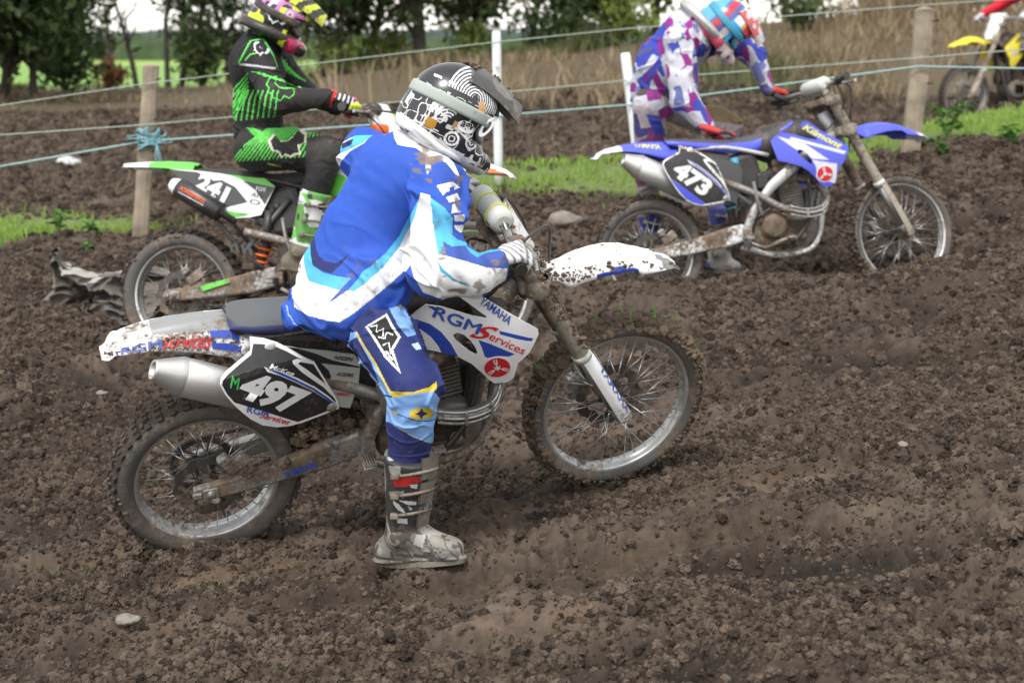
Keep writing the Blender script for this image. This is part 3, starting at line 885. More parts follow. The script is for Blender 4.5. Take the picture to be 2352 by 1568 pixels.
for a in ((160, 23, 1.1, .8, 900, .06, DK, 'dark bramble bush at the foot of the large left tree', 201),
          (262, 24.5, .5, .45, 350, .045, RUST, 'rust coloured bush in the gap left of the wooden post', 202),
          (470, 26, 1.3, .9, 1100, .05, MID, 'green bush between the slender trees and the black and green rider', 203),
          (610, 26.5, 1.4, .9, 1000, .05, DK, 'dark bush behind the chest of the black and green rider', 204),
          (800, 25, .9, .55, 600, .05, YEL, 'yellow green bush behind the handlebar of the green motorcycle', 205),
          (905, 25.5, .9, .5, 600, .05, YEL, 'yellow green bush left of the black and white helmet', 206),
          (1090, 25.5, .8, .55, 600, .05, YEL, 'yellow green bush just left of the first white post', 207),
          (1250, 25, 1.2, .7, 900, .05, DK, 'dark bush at the foot of the trees right of the first white post', 208),
          (1410, 25.5, 1.2, .75, 1100, .05, YEL, 'large yellow green bush left of the rider in white and blue', 209),
          (1830, 23.4, .9, .5, 600, .045, MID, 'green bramble on the brown bank above the blue handlebar', 210),
          (2090, 25, 1.5, .6, 1200, .05, YEL, 'yellow green bush on the bank behind the right wooden post', 211),
          (2230, 25, 1.2, .5, 800, .05, MID, 'mid green bush on the bank above the yellow motorcycle', 212)):
    shrub(*a)
GRN = ((.06, .14, .03), (.14, .30, .06))
def weed(u, v, Y, h, nl, leaf, label, seed):
    p = at(u, v, Y); r = np.random.default_rng(seed)
    p[2] = ground_height(p[None, :2])[0][0]
    root = empty('weed', p); tag(root, label, 'weed', 'weeds on the verge')
    bm = bmesh.new(); tips = []
    for s in range(4):
        q = np.array([r.uniform(-.35, .35) * h, r.uniform(-.25, .25) * h, h * r.uniform(.6, 1)])
        add_tube(bm, smooth_path([(0, 0, -.03), tuple(q * (.35, .35, .5)), tuple(q)], 3), .006, 5); tips += [q * f for f in (.35, .5, .65, .8, .92, 1.)]
    done(bm, 'stem', material('green stem', (.09, .17, .04), .6), root, norm=False)
    bm = bmesh.new(); cols = []
    for k in range(nl):
        t = tips[r.integers(len(tips))]; a = r.uniform(0, 6.28); e = r.uniform(-.3, .7)
        d = Vector((math.cos(a) * math.cos(e), math.sin(a) * math.cos(e), math.sin(e))); w = d.cross(Vector((0, 0, 1))).normalized(); L = leaf * r.uniform(.6, 1.3); o = Vector(t)
        m = o + d * L * .5 + Vector((0, 0, L * .12)); e_ = o + d * L - Vector((0, 0, L * .12))
        vs = [bm.verts.new(x) for x in (o, m - w * L * .28, e_, m + w * L * .28)]
        bm.faces.new((vs[0], vs[1], vs[2])); bm.faces.new((vs[0], vs[2], vs[3])); c = np.array(GRN[0]) + (np.array(GRN[1]) - GRN[0]) * r.uniform(); cols += [c, c]
    o = done(bm, 'foliage', M_LEAF, root, norm=False); paint(o.data, np.array(cols))
weed(2175, 355, 12.0, .30, 60, .075, 'tall leafy green weed on the verge right of the right wooden post', 1)
weed(2322, 345, 11.7, .14, 34, .07, 'low leafy green weed at the right edge on top of the soil bank', 2)
weed(2165, 372, 11.7, .10, 24, .06, 'small leafy weed at the foot of the tall weed', 3)
weed(135, 550, 10.9, .13, 26, .07, 'leafy green weed above the torn grey sheet at the left', 4)
weed(205, 520, 11.0, .09, 20, .06, 'small green weed between the torn grey sheet and the left wooden post', 5)
weed(200, 568, 10.4, .06, 10, .06, 'tiny bright green weed on bare soil below the left verge', 6)
weed(1050, 420, 12.0, .10, 24, .06, 'small green weed on the verge behind the black and white helmet', 7)

# ------------------------------------------------------------------ fence
M_WOOD = material('weathered post', (.30, .245, .18), .85, var=.45, vsc=9, bump=.6, bsc=70)
M_PLASTIC = material('white plastic', (.74, .76, .77), .45, var=.08, mud=.10)
M_ROPE = material('blue twine', (.30, .44, .43), .8, var=.2, vsc=30)
M_ROPEP = material('pale twine', (.36, .42, .36), .8, var=.2, vsc=30)
M_NET = material('blue netting', (.20, .40, .45), .8, var=.2)
FY = {345: 11.2, 1142: 11.5, 1448: 11.65, 2107: 11.75}
def post(u0, v0, u1, v1, Y, r, mat, label, square=False):
    a, b = at(u0, v0, Y), at(u1, v1, Y)
    b[2] = min(b[2], ground_height(b[None, :2])[0][0] - .1); b[0] = a[0] + (at(u1, v1, Y)[0] - a[0])
    o = empty('fence_post', b); tag(o, label, 'fence post', 'posts of the rope fence')
    d = a - b; bm = bmesh.new()
    if square:
        n, rg = 14, []
        for i in range(n):
            t = i / (n - 1); c = d * t; q = []
            for x, y in ((-1, -.55), (-.4, -.8), (.4, -.8), (1, -.55), (1, .55), (.4, .8), (-.4, .8), (-1, .55)):
                k = 1 + .10 * noise(np.array([[x, y, t * 5]]), 1.3, 90 + int(u0))[0]
                q.append(tuple(c + np.array([x * r * k, y * r * k, 0])))
            rg.append(q)
        V, F = loft(rg, True)
        bv = [bm.verts.new(v) for v in V]
        for f in F: bm.faces.new([bv[i] for i in f])
        tp = bv[-8:]; m = bm.verts.new(Vector(d) + Vector((0, 0, r * .35)))
        for i in range(8): bm.faces.new((tp[i], tp[(i + 1) % 8], m))
        done(bm, 'shaft', mat, o)
        for t in (.93, .72, .55):                       # nails and knots holding the twine
            bm = bmesh.new(); c = d * t
            add_tube(bm, [c + np.array([r * .9, -r * .5, 0]), c + np.array([r * 1.5, -r * .9, .004])], .006, 6)
            done(bm, 'nail', M_BARK, o)
    else:
        add_tube(bm, [tuple(d * t) for t in (0, .25, .5, .75, .97, 1)], [r, r, r, r, r, r * .8], 14)
        done(bm, 'shaft', mat, o)
        bm = bmesh.new(); c = d * .80; add_tube(bm, [c + np.array([0, -r, 0]), c + np.array([0, -r * 1.6, 0])], .012, 8); done(bm, 'clip', mat, o)
    return o
post(347, 152, 320, 555, FY[345], .049, M_WOOD, 'weathered square wooden post behind the green motorcycle, tied with blue twine', True)
post(1140, 72, 1146, 400, FY[1142], .030, M_PLASTIC, 'upright white plastic post right of the black and white helmet')
post(1436, 122, 1474, 425, FY[1448], .034, M_PLASTIC, 'leaning white plastic post behind the rider in white and blue')
post(2124, 22, 2088, 378, FY[2107], .060, M_WOOD, 'weathered square wooden post behind the front wheel of the blue motorcycle', True)

def rope(pts, r, mat, label, sag=0.0):
    P = [at(u, v, Y) for u, v, Y in pts]; out = []
    for a, b in zip(P[:-1], P[1:]):
        for i in range(14):
            t = i / 14; out.append(a + (b - a) * t - np.array([0, 0, sag * 4 * t * (1 - t)]))
    out.append(P[-1])
    bm = bmesh.new(); add_tube(bm, [tuple(p) for p in out], r, 6)
    tag(done(bm, 'fence_rope', mat, norm=False), label, 'fence rope', 'ropes of the fence')
o = -.06
rope([(-500, 318, 11.0), (330, 193, 11.2 + o), (1140, 97, 11.5 - .03), (1445, 66, 11.61), (2122, 12, 11.68), (2900, -40, 11.9)], .0034, M_ROPEP, 'topmost thin green twine of the fence')
rope([(-500, 345, 11.0), (332, 287, 11.2 + o), (1142, 214, 11.5 - .03), (1450, 184, 11.61), (2112, 133, 11.68), (2900, 70, 11.9)], .0038, M_ROPEP, 'middle pale twine of the fence')
rope([(-500, 470, 11.0), (330, 325, 11.2 + o), (1144, 266, 11.5 - .035), (1456, 240, 11.61), (2108, 153, 11.68), (2900, 168, 11.9)], .0062, M_ROPE, 'lowest thick blue twine of the fence')
# tangle of blue twine round the left post
tk = empty('twine_knot', at(338, 322, 11.12)); tag(tk, 'tangled knot of blue twine and netting round the left wooden post', 'twine knot')
bm = bmesh.new(); r = np.random.default_rng(5)
for k in range(7):
    z = r.uniform(-.05, .07); pts = [(.064 * math.cos(a) * 1.05, .05 + .062 * math.sin(a), z + .02 * math.sin(a * 2 + k)) for a in np.linspace(0, 6.28, 20)[:-1]]
    add_tube(bm, pts, .007, 6, closed=True)
done(bm, 'winding', M_NET, tk, norm=False)
for s, e in (((.06, .0, .0), (.19, -.02, .03)), ((.06, 0, -.02), (.12, -.04, -.22)), ((-.05, 0, 0), (-.16, -.03, .02)), ((0, -.02, .04), (.01, -.03, .13))):
    for j in range(4):
        bm = bmesh.new(); q = np.array(e) * .72 + r.normal(0, .018, 3)
        add_tube(bm, smooth_path([s, tuple((np.array(s) + q) / 2 + r.normal(0, .02, 3)), tuple(q)], 5), .0035, 5)
        done(bm, 'loose_end', M_NET, tk, norm=False)
# ------------------------------------------------------------------ motocross machines
Z1, Z8, Z7 = zoomf(240, 780, 3.0947), zoomf(820, 700, 2.118), zoomf(220, 740, 2.306)
ZF, ZW, ZH = zoomf(1220, 560, 3.92), zoomf(1260, 740, 3.135), zoomf(1120, 440, 4.9)
ZB, ZG = zoomf(1440, 150, 2.1), zoomf(240, 400, 3.5636)

def trace(pose, pts, yf, z=None):
    """Photo outline -> local (x, z) on the surface y = yf(x, z) of a machine."""
    out = []
    for p in pts:
        u, v = z(*p) if z else p
        y = -.15
        for _ in range(4):
            q = pose.local(u, v, y); y = yf(q[0], q[2])
        out.append((q[0], q[2]))
    return out

MB = {}
def setmats():
    M = MB
    M['rubber'] = material('tyre rubber', (.060, .061, .062), .75, mud=.50, msc=10, bump=.3)
    M['tread'] = material('muddy tread', (.048, .036, .028), .9, var=.4, vsc=12, bump=.6, bsc=120)
    M['alu'] = material('dirty aluminium', (.42, .42, .41), .42, .75, mud=.55, msc=12)
    M['rim'] = material('rim alloy', (.62, .62, .61), .35, .8, mud=.40, msc=9)
    M['steel'] = material('steel', (.45, .44, .42), .38, .85, mud=.32, msc=14)
    M['spoke'] = material('spoke steel', (.55, .55, .54), .35, .8, mud=.25, msc=20)
    M['dark'] = material('dark metal', (.045, .045, .046), .5, .4, mud=.50, msc=13)
    M['engine'] = material('engine castings', (.16, .155, .15), .55, .6, mud=.60, msc=12, bump=.2)
    M['blackp'] = material('black plastic', (.015, .015, .017), .45, mud=.40, msc=13)
    M['forkmud'] = material('mud covered fork tube', (.33, .29, .23), .55, .1, mud=.52, msc=10)
    M['white'] = material('white plastic panel', (.80, .80, .80), .35, mud=.20, msc=14, var=.05)
    M['whitemud'] = material('muddy white plastic', (.80, .80, .80), .35, mud=.50, msc=11, var=.05)
    M['navy'] = material('navy seat side', (.020, .026, .10), .6, mud=.20)
    M['seat'] = material('grey seat cover', (.085, .095, .10), .75, mud=.22, msc=9, bump=.3, bsc=500)
    M['seatk'] = material('black seat cover', (.028, .030, .033), .7, mud=.25, msc=9, bump=.3, bsc=500)
    M['blue'] = material('blue graphic', (.022, .065, .42), .35, mud=.20, msc=14, var=.05)
    M['blackg'] = material('black graphic', (.016, .016, .020), .35, mud=.30, msc=14)
    M['bluep'] = material('blue plastic', (.075, .095, .62), .38, mud=.22, msc=12, var=.08)
    M['red'] = material('red graphic', (.60, .018, .03), .4, mud=.14, msc=14)
    M['ltext'] = material('white lettering', (.80, .80, .80), .4, mud=.24, msc=16)
    M['btext'] = material('blue lettering', (.03, .09, .42), .4, mud=.25, msc=16)
    M['ktext'] = material('black lettering', (.02, .02, .02), .4, mud=.15, msc=16)
    M['gtext'] = material('bright green lettering', (.05, .45, .10), .5, mud=.3, msc=16)
    M['ytext'] = material('yellow lettering', (.70, .68, .05), .5, mud=.15)
    M['silver'] = material('muffler silver', (.55, .54, .52), .40, .7, mud=.33, msc=8)
    M['header'] = material('muddy exhaust pipe', (.34, .33, .31), .45, .7, mud=.58, msc=12)
    M['green'] = material('bright green plastic', (.13, .55, .07), .4, mud=.25, msc=13)
    M['orange'] = material('orange anodised', (.85, .14, .015), .4, mud=.2)
    M['greyg'] = material('dark grey graphic', (.055, .058, .062), .45, mud=.28, msc=13)
    M['yellow'] = material('yellow plastic', (.75, .62, .03), .4, mud=.22)
    M['pad'] = material('pale bar pad', (.58, .60, .55), .7, mud=.25, msc=14)
    M['mud'] = material('caked mud', (.125, .088, .060), .95, var=.5, vsc=30, bump=.6, bsc=200)
    M['cyan'] = material('cyan print', (.04, .28, .42), .5, mud=.15)
    M['pad2'] = material('yellow zip tie', (.72, .66, .08), .5)
setmats()
_cache = {}

def sub(name, build, mat, parent, M=None, key=None, kind=None, label=None, norm=True):
    """One mesh part from a bmesh-filling function; alike parts share mesh data by key."""
    if key and key in _cache: me = _cache[key]
    else:
        bm = bmesh.new(); build(bm)
        if norm: bmesh.ops.recalc_face_normals(bm, faces=bm.faces)
        me = bpy.data.meshes.new(name); bm.to_mesh(me); bm.free()
        for m in (mat if isinstance(mat, (list, tuple)) else [mat]): me.materials.append(m)
        if key: _cache[key] = me
    o = link(name, me, None, parent, label, kind)
    if M is not None: o.matrix_local = M
    return o

def tyre_mesh(r, w, rim, key, rows):
    if key in _cache: return _cache[key]
    bm = bmesh.new(); n = 96
    prof = [(rim + .002, -w * .36), (rim + .012, -w * .46), (rim + (r - rim) * .35, -w * .53), (rim + (r - rim) * .62, -w * .50),
            (r - .030, -w * .42), (r - .018, -w * .28), (r - .014, 0), (r - .018, w * .28), (r - .030, w * .42), (rim + (r - rim) * .62, w * .50),
            (rim + (r - rim) * .35, w * .53), (rim + .012, w * .46), (rim + .002, w * .36)]
    add_lathe(bm, prof, n)
    for f in bm.faces:
        rr = sum(math.hypot(v.co.x, v.co.z) for v in f.verts) / 4
        f.material_index = 1 if rr > r - .032 else 0
    def knob(a, y, sx, sy, h, tilt):
        rr = r - .014 - (abs(y) / w) ** 2 * .05
        c = Vector((math.cos(a) * (rr + h / 2 - .006), y, math.sin(a) * (rr + h / 2 - .006)))
        R = Matrix.Rotation(-a, 3, 'Y') @ Matrix.Rotation(tilt, 3, 'Z')
        b0 = len(bm.verts); q = []
        for sxx, syy, hh in ((-1, -1, 0), (1, -1, 0), (1, 1, 0), (-1, 1, 0), (-.82, -.82, 1), (.82, -.82, 1), (.82, .82, 1), (-.82, .82, 1)):
            q.append(bm.verts.new(c + R @ Vector(((hh - .5) * h, syy * sy / 2, sxx * sx / 2))))
        for ix in ((4, 5, 6, 7), (0, 1, 5, 4), (1, 2, 6, 5), (2, 3, 7, 6), (3, 0, 4, 7)):
            f = bm.faces.new([q[i] for i in ix]); f.material_index = 1
    for i in range(rows):
        a = 2 * math.pi * i / rows
        for y in ((-w * .12, w * .12) if i % 2 else (-w * .26, 0, w * .26)): knob(a, y, .024, w * .17, .016, 0)
        for s in (-1, 1): knob(a, s * w * .43, .022, w * .13, .018, s * .75)
    bmesh.ops.recalc_face_normals(bm, faces=bm.faces)
    me = bpy.data.meshes.new('tyre'); bm.to_mesh(me); bm.free()
    me.materials.append(MB['rubber']); me.materials.append(MB['tread'])
    _cache[key] = me
    return me

def wheel(parent, name, M, r, w, rim, front, spin=0., spokes=True):
    k = 'f' if front else 'r'
    o = link(name, tyre_mesh(r, w, rim, k + 'tyre', 46 if front else 42), None, parent)
    o.matrix_local = M @ Matrix.Rotation(spin, 4, 'Y')
    def b(bm):
        h = w * .36
        add_lathe(bm, [(rim + .010, -h), (rim - .006, -h * .98), (rim - .011, -h * .8), (rim - .004, -h * .55), (rim - .016, -h * .2), (rim - .018, 0), (rim - .016, h * .2), (rim - .004, h * .55), (rim - .011, h * .8),
                       (rim - .006, h * .98), (rim + .010, h)], 96)
    sub('rim', b, MB['rim'], o, key=k + 'rim')
    hw = .045 if front else .058
    def b(bm):
        add_lathe(bm, [(.012, -hw - .012), (.026, -hw - .012), (.028, -hw), (.040, -hw), (.040, -hw + .007), (.024, -hw + .016), (.022, 0), (.024, hw - .016), (.040, hw - .007), (.040, hw), (.028, hw), (.026, hw + .012), (.012, hw + .012)], 32)
    sub('hub', b, MB['dark'], o, key=k + 'hub')
    if spokes:
        def b(bm): add_tube(bm, [(0, 0, 0), (0, 0, 1)], .0021, 6)
        for i in range(36):
            s = 1 if i % 2 else -1; t = 1 if (i // 2) % 2 else -1
            a = 2 * math.pi * i / 36; a0 = a - t * .95
            p = Vector((.037 * math.cos(a0), s * (hw - .003), .037 * math.sin(a0)))
            q = Vector(((rim - .015) * math.cos(a), s * .004, (rim - .015) * math.sin(a)))
            d = q - p
            sub('spoke', b, MB['spoke'], o, key='spoke', M=Matrix.LocRotScale(p, d.to_track_quat('Z', 'Y'), (1, 1, d.length)))
    # wavy brake disc
    dr, di = (.125, .085) if front else (.118, .082)
    def b(bm):
        n = 96; y0 = -hw - .004
        for yy, mi in ((y0, 0), (y0 - .004, 0)):
            pass
        ro = lambda a: dr + .005 * math.sin(a * 10)
        ri = lambda a: di + .006 * math.sin(a * 10 + 1)
        V = [[bm.verts.new((rf(2 * math.pi * j / n) * math.cos(2 * math.pi * j / n), yy, rf(2 * math.pi * j / n) * math.sin(2 * math.pi * j / n))) for j in range(n)] for rf, yy in ((ri, y0), (ro, y0), (ro, y0 - .004), (ri, y0 - .004))]
        for i in range(4):
            for j in range(n): bm.faces.new((V[i][j], V[i][(j + 1) % n], V[(i + 1) % 4][(j + 1) % n], V[(i + 1) % 4][j]))
        for i in range(5):
            a = 2 * math.pi * i / 5
            add_tube(bm, [(.03 * math.cos(a), y0 - .002, .03 * math.sin(a)), ((di + .006) * math.cos(a + .35), y0 - .002, (di + .006) * math.sin(a + .35))], .006, 6)
    side = 1 if front else -1     # front disc on the left, rear disc on the right
    sub('brake_disc', b, MB['dark'], o, key=k + 'disc', M=Matrix.Rotation(math.pi, 4, 'X') if front else None)
    if not front:
        def b(bm):
            n = 48 * 4; y0 = hw + .004
            ro = lambda j: .108 + (.007 if j % 4 in (1, 2) else 0)
            V = [[bm.verts.new((rf(j) * math.cos(2 * math.pi * j / n), yy, rf(j) * math.sin(2 * math.pi * j / n))) for j in range(n)] for rf, yy in ((lambda j: .088, y0), (ro, y0), (ro, y0 + .006), (lambda j: .088, y0 + .006))]
            for i in range(4):
                for j in range(n): bm.faces.new((V[i][j], V[i][(j + 1) % n], V[(i + 1) % 4][(j + 1) % n], V[(i + 1) % 4][j]))
            for i in range(6):
                a = 2 * math.pi * i / 6
                add_tube(bm, [(.03 * math.cos(a), y0 + .003, .03 * math.sin(a)), (.092 * math.cos(a + .3), y0 + .003, .092 * math.sin(a + .3))], .007, 6)
        sub('sprocket', b, MB['dark'], o, key='sprocket')
    return o

def tyre_mud(o, r, w, n, a0, a1, size, seed, grass=0):
    """Lumps of soil stuck to the tread between two angles."""
    q = np.random.default_rng(seed)
    a = q.uniform(a0, a1, n); y = q.uniform(-.55, .55, n) * w
    rr = r - .006 - (np.abs(y) / w) ** 2 * .10 + q.uniform(-.004, .008, n)
    S = size * np.exp(q.normal(0, .4, n))
    V, F = lumps(np.c_[rr * np.cos(a), y, rr * np.sin(a)], S, seed)
    link('caked_mud', mesh_np('caked_mud', V, F, False), MB['mud'], o, kind='stuff')
    for i in range(grass):
        aa = q.uniform(a0, a1); y = q.uniform(-.4, .3) * w; p = Vector(((r) * math.cos(aa), y, r * math.sin(aa))); d = (p.normalized() + Vector(q.normal(0, .7, 3))).normalized() * q.uniform(.03, .06)
        bm = bmesh.new(); wv = d.cross(Vector((0, 1, 0.3))).normalized() * .0035
        vs = [bm.verts.new(x) for x in (p - wv, p + wv, p + d * .6 + wv * .7, p + d * .6 - wv * .7, p + d)]
        bm.faces.new(vs[:4]); bm.faces.new((vs[3], vs[2], vs[4]))
        done(bm, 'grass_blade', MB['grassb'], o, norm=False)
MB['grassb'] = leafmat('grass blade', False, (.12, .30, .05))

def shell(name, xs, zt, zb, w, mats, parent, M=None, thick=.004, nx=46, ny=25, pw=3.0, colour=None, y0=0.):
    """Mudguard: a domed sheet with turned-down sides. zt, zb, w are functions of x."""
    X = np.linspace(xs[0], xs[1], nx); T = np.linspace(-1, 1, ny); sec = []
    for x in X:
        s = []
        for t in T:
            u = abs(t) ** pw
            yy = w(x) * (abs(t) ** .85) * (1 if t > 0 else -1)
            s.append((x, y0 + yy, zt(x) - (zt(x) - zb(x)) * u + .006 * math.cos(t * 9.4) * (1 - u)))
        sec.append(s)
    V, F = loft(sec); V = np.array(V); F = np.array(F)
    n = len(V); a, b, c = V[F[:, 0]], V[F[:, 1]], V[F[:, 3]]
    N = vnormals(V, F); N *= np.sign(N[n // 2][2])
    Vb = V - N * thick
    def rim_():
        e = []
        for i in range(nx - 1): e += [(i * ny, (i + 1) * ny), ((i + 1) * ny + ny - 1, i * ny + ny - 1)]
        for j in range(ny - 1): e += [(j + 1, j), ((nx - 1) * ny + j, (nx - 1) * ny + j + 1)]
        return np.array([(p, q, q + n, p + n) for p, q in e])
    FF = np.concatenate([F, F[:, ::-1] + n, rim_()])
    me = mesh_np(name, np.concatenate([V, Vb]), FF)
    C, _ = centers(me)
    if colour is not None: me.polygons.foreach_set('material_index', np.array([colour(*c) for c in C], np.int32))
    o = link(name, me, mats, parent)
    bm = bmesh.new(); bm.from_mesh(me); bmesh.ops.recalc_face_normals(bm, faces=bm.faces); bm.to_mesh(me); bm.free()
    if M is not None: o.matrix_local = M
    return o

def interp(pts):
    pts = sorted(pts); x = [p[0] for p in pts]; z = [p[1] for p in pts]
    return lambda q: float(np.interp(q, x, z))

def clods_on(name, parent, pts, size, seed, M=None):
    V, F = lumps(np.array(pts), size * np.exp(np.random.default_rng(seed).normal(0, .45, len(pts))), seed)
    o = link(name, mesh_np(name, V, F, False), MB['mud'], parent, kind='stuff')
    if M is not None: o.matrix_local = M
    return o

yplate = lambda x, z: -(.205 - .075 * min(max((x - .05) / .40, 0), 1) + .010 * math.cos((z - .40) * 12) - .062 * min(max((z - .50) / .09, 0), 1) * (1 - min(max((x - .15) / .3, 0), 1) * .6))
yshroud = lambda x, z: -(.120 + .24 * min(max((x - .66) / .42, 0), 1) ** 1.1 * .40 + .02 * math.sin(max(0, min(1, (z - .3) / .3)) * 3.1) + .0)
yair = lambda x, z: -(.118 + .01 * math.cos((z - .42) * 9))

# outlines read off the white machine (right side), reused mirrored and on its blue sister
PLATE = trace(POSE_W, [(1195, 300), (1140, 355), (1080, 410), (1010, 470), (968, 520), (960, 565), (1000, 640), (1060, 710), (1130, 775), (1200, 830), (1290, 875), (1400, 890), (1500, 880), (1600, 853), (1700, 815), (1880, 747),
                      (1872, 690), (1840, 630), (1760, 500), (1690, 385), (1600, 345), (1480, 275), (1400, 235), (1300, 205), (1190, 195)], yplate, Z1)
PLATE_IN = trace(POSE_W, [(1200, 330), (1100, 420), (1020, 490), (982, 530), (976, 565), (1015, 635), (1072, 700), (1230, 745), (1400, 800), (1560, 850), (1700, 800), (1862, 738), (1856, 690), (1830, 640), (1750, 510), (1680, 400), (1590, 365), (1470, 300), (1390, 265), (1300, 245), (1215, 240)], yplate, Z1)
PLATE_LINE = trace(POSE_W, [(1300, 425), (1420, 455), (1560, 510), (1700, 580), (1800, 650), (1860, 705), (1858, 722), (1790, 680), (1680, 610), (1550, 545), (1420, 490), (1330, 465)], yplate, Z1)
PLATE_BLUE = trace(POSE_W, [(1310, 432), (1420, 462), (1550, 520), (1690, 590), (1800, 665), (1850, 705), (1830, 705), (1680, 605), (1550, 540), (1420, 484)], yplate, Z1)
PLATE_SWOOSH = trace(POSE_W, [(1690, 385), (1560, 360), (1520, 375), (1525, 400), (1600, 470), (1760, 580), (1870, 690), (1872, 660), (1770, 550), (1640, 450), (1565, 400), (1580, 385), (1690, 405)], yplate, Z1)
AIRBOX = trace(POSE_W, [(1440, 262), (1600, 285), (1800, 302), (2000, 330), (2045, 400), (2030, 560), (1985, 690), (1965, 742), (1850, 730), (1740, 560), (1650, 420), (1560, 340)], yair, Z1)
AIRBOX_BLACK = trace(POSE_W, [(1440, 262), (1560, 280), (1700, 320), (1830, 372), (2038, 420), (2040, 432), (1740, 395), (1800, 450), (1820, 500), (1790, 545), (1740, 560), (1650, 420), (1560, 340)], yair, Z1)
SHROUD = trace(POSE_W, [(428, 200), (470, 165), (520, 132), (600, 142), (680, 165), (760, 190), (835, 203), (845, 196), (800, 165), (740, 120), (700, 92), (720, 62), (760, 52), (800, 76), (870, 122), (940, 165), (1010, 205), (1080, 243),
                       (1112, 262), (1116, 285), (1095, 330), (1065, 385), (1030, 420), (1005, 440), (995, 480), (985, 515), (950, 540), (880, 546), (850, 525), (815, 490), (760, 443), (690, 406), (600, 383), (490, 360), (465, 300)], yshroud, Z8)
SHROUD_HOLE = trace(POSE_W, [(662, 290), (685, 278), (720, 290), (755, 320), (780, 355), (792, 385), (785, 394), (755, 380), (710, 345), (675, 315)], yshroud, Z8)
SH_S1 = trace(POSE_W, [(426, 204), (470, 208), (540, 232), (600, 275), (650, 335), (690, 406), (600, 383), (585, 350), (545, 300), (490, 260), (440, 240)], yshroud, Z8)
SH_S2 = trace(POSE_W, [(905, 268), (1000, 290), (1088, 308), (1078, 324), (1000, 312), (912, 288)], yshroud, Z8)
SH_S3 = trace(POSE_W, [(795, 316), (860, 338), (990, 392), (958, 405), (900, 402), (845, 412), (830, 405), (815, 360)], yshroud, Z8)
SH_S4 = trace(POSE_W, [(455, 290), (485, 310), (508, 345), (512, 366), (492, 361)], yshroud, Z8)
SH_S5 = trace(POSE_W, [(525, 133), (560, 140), (590, 160), (570, 165), (545, 150)], yshroud, Z8)
def disc(c, r, n=28, e=1.): return [(c[0] + r * math.cos(2 * math.pi * i / n), c[1] + r * e * math.sin(2 * math.pi * i / n)) for i in range(n)]
EMB = trace(POSE_W, [(895, 462)], yshroud, Z8)[0]

def q3(pose, yf, z, bl, br, tl): return trace(pose, [bl, br, tl], yf, z)

def mirror(poly): return list(poly)

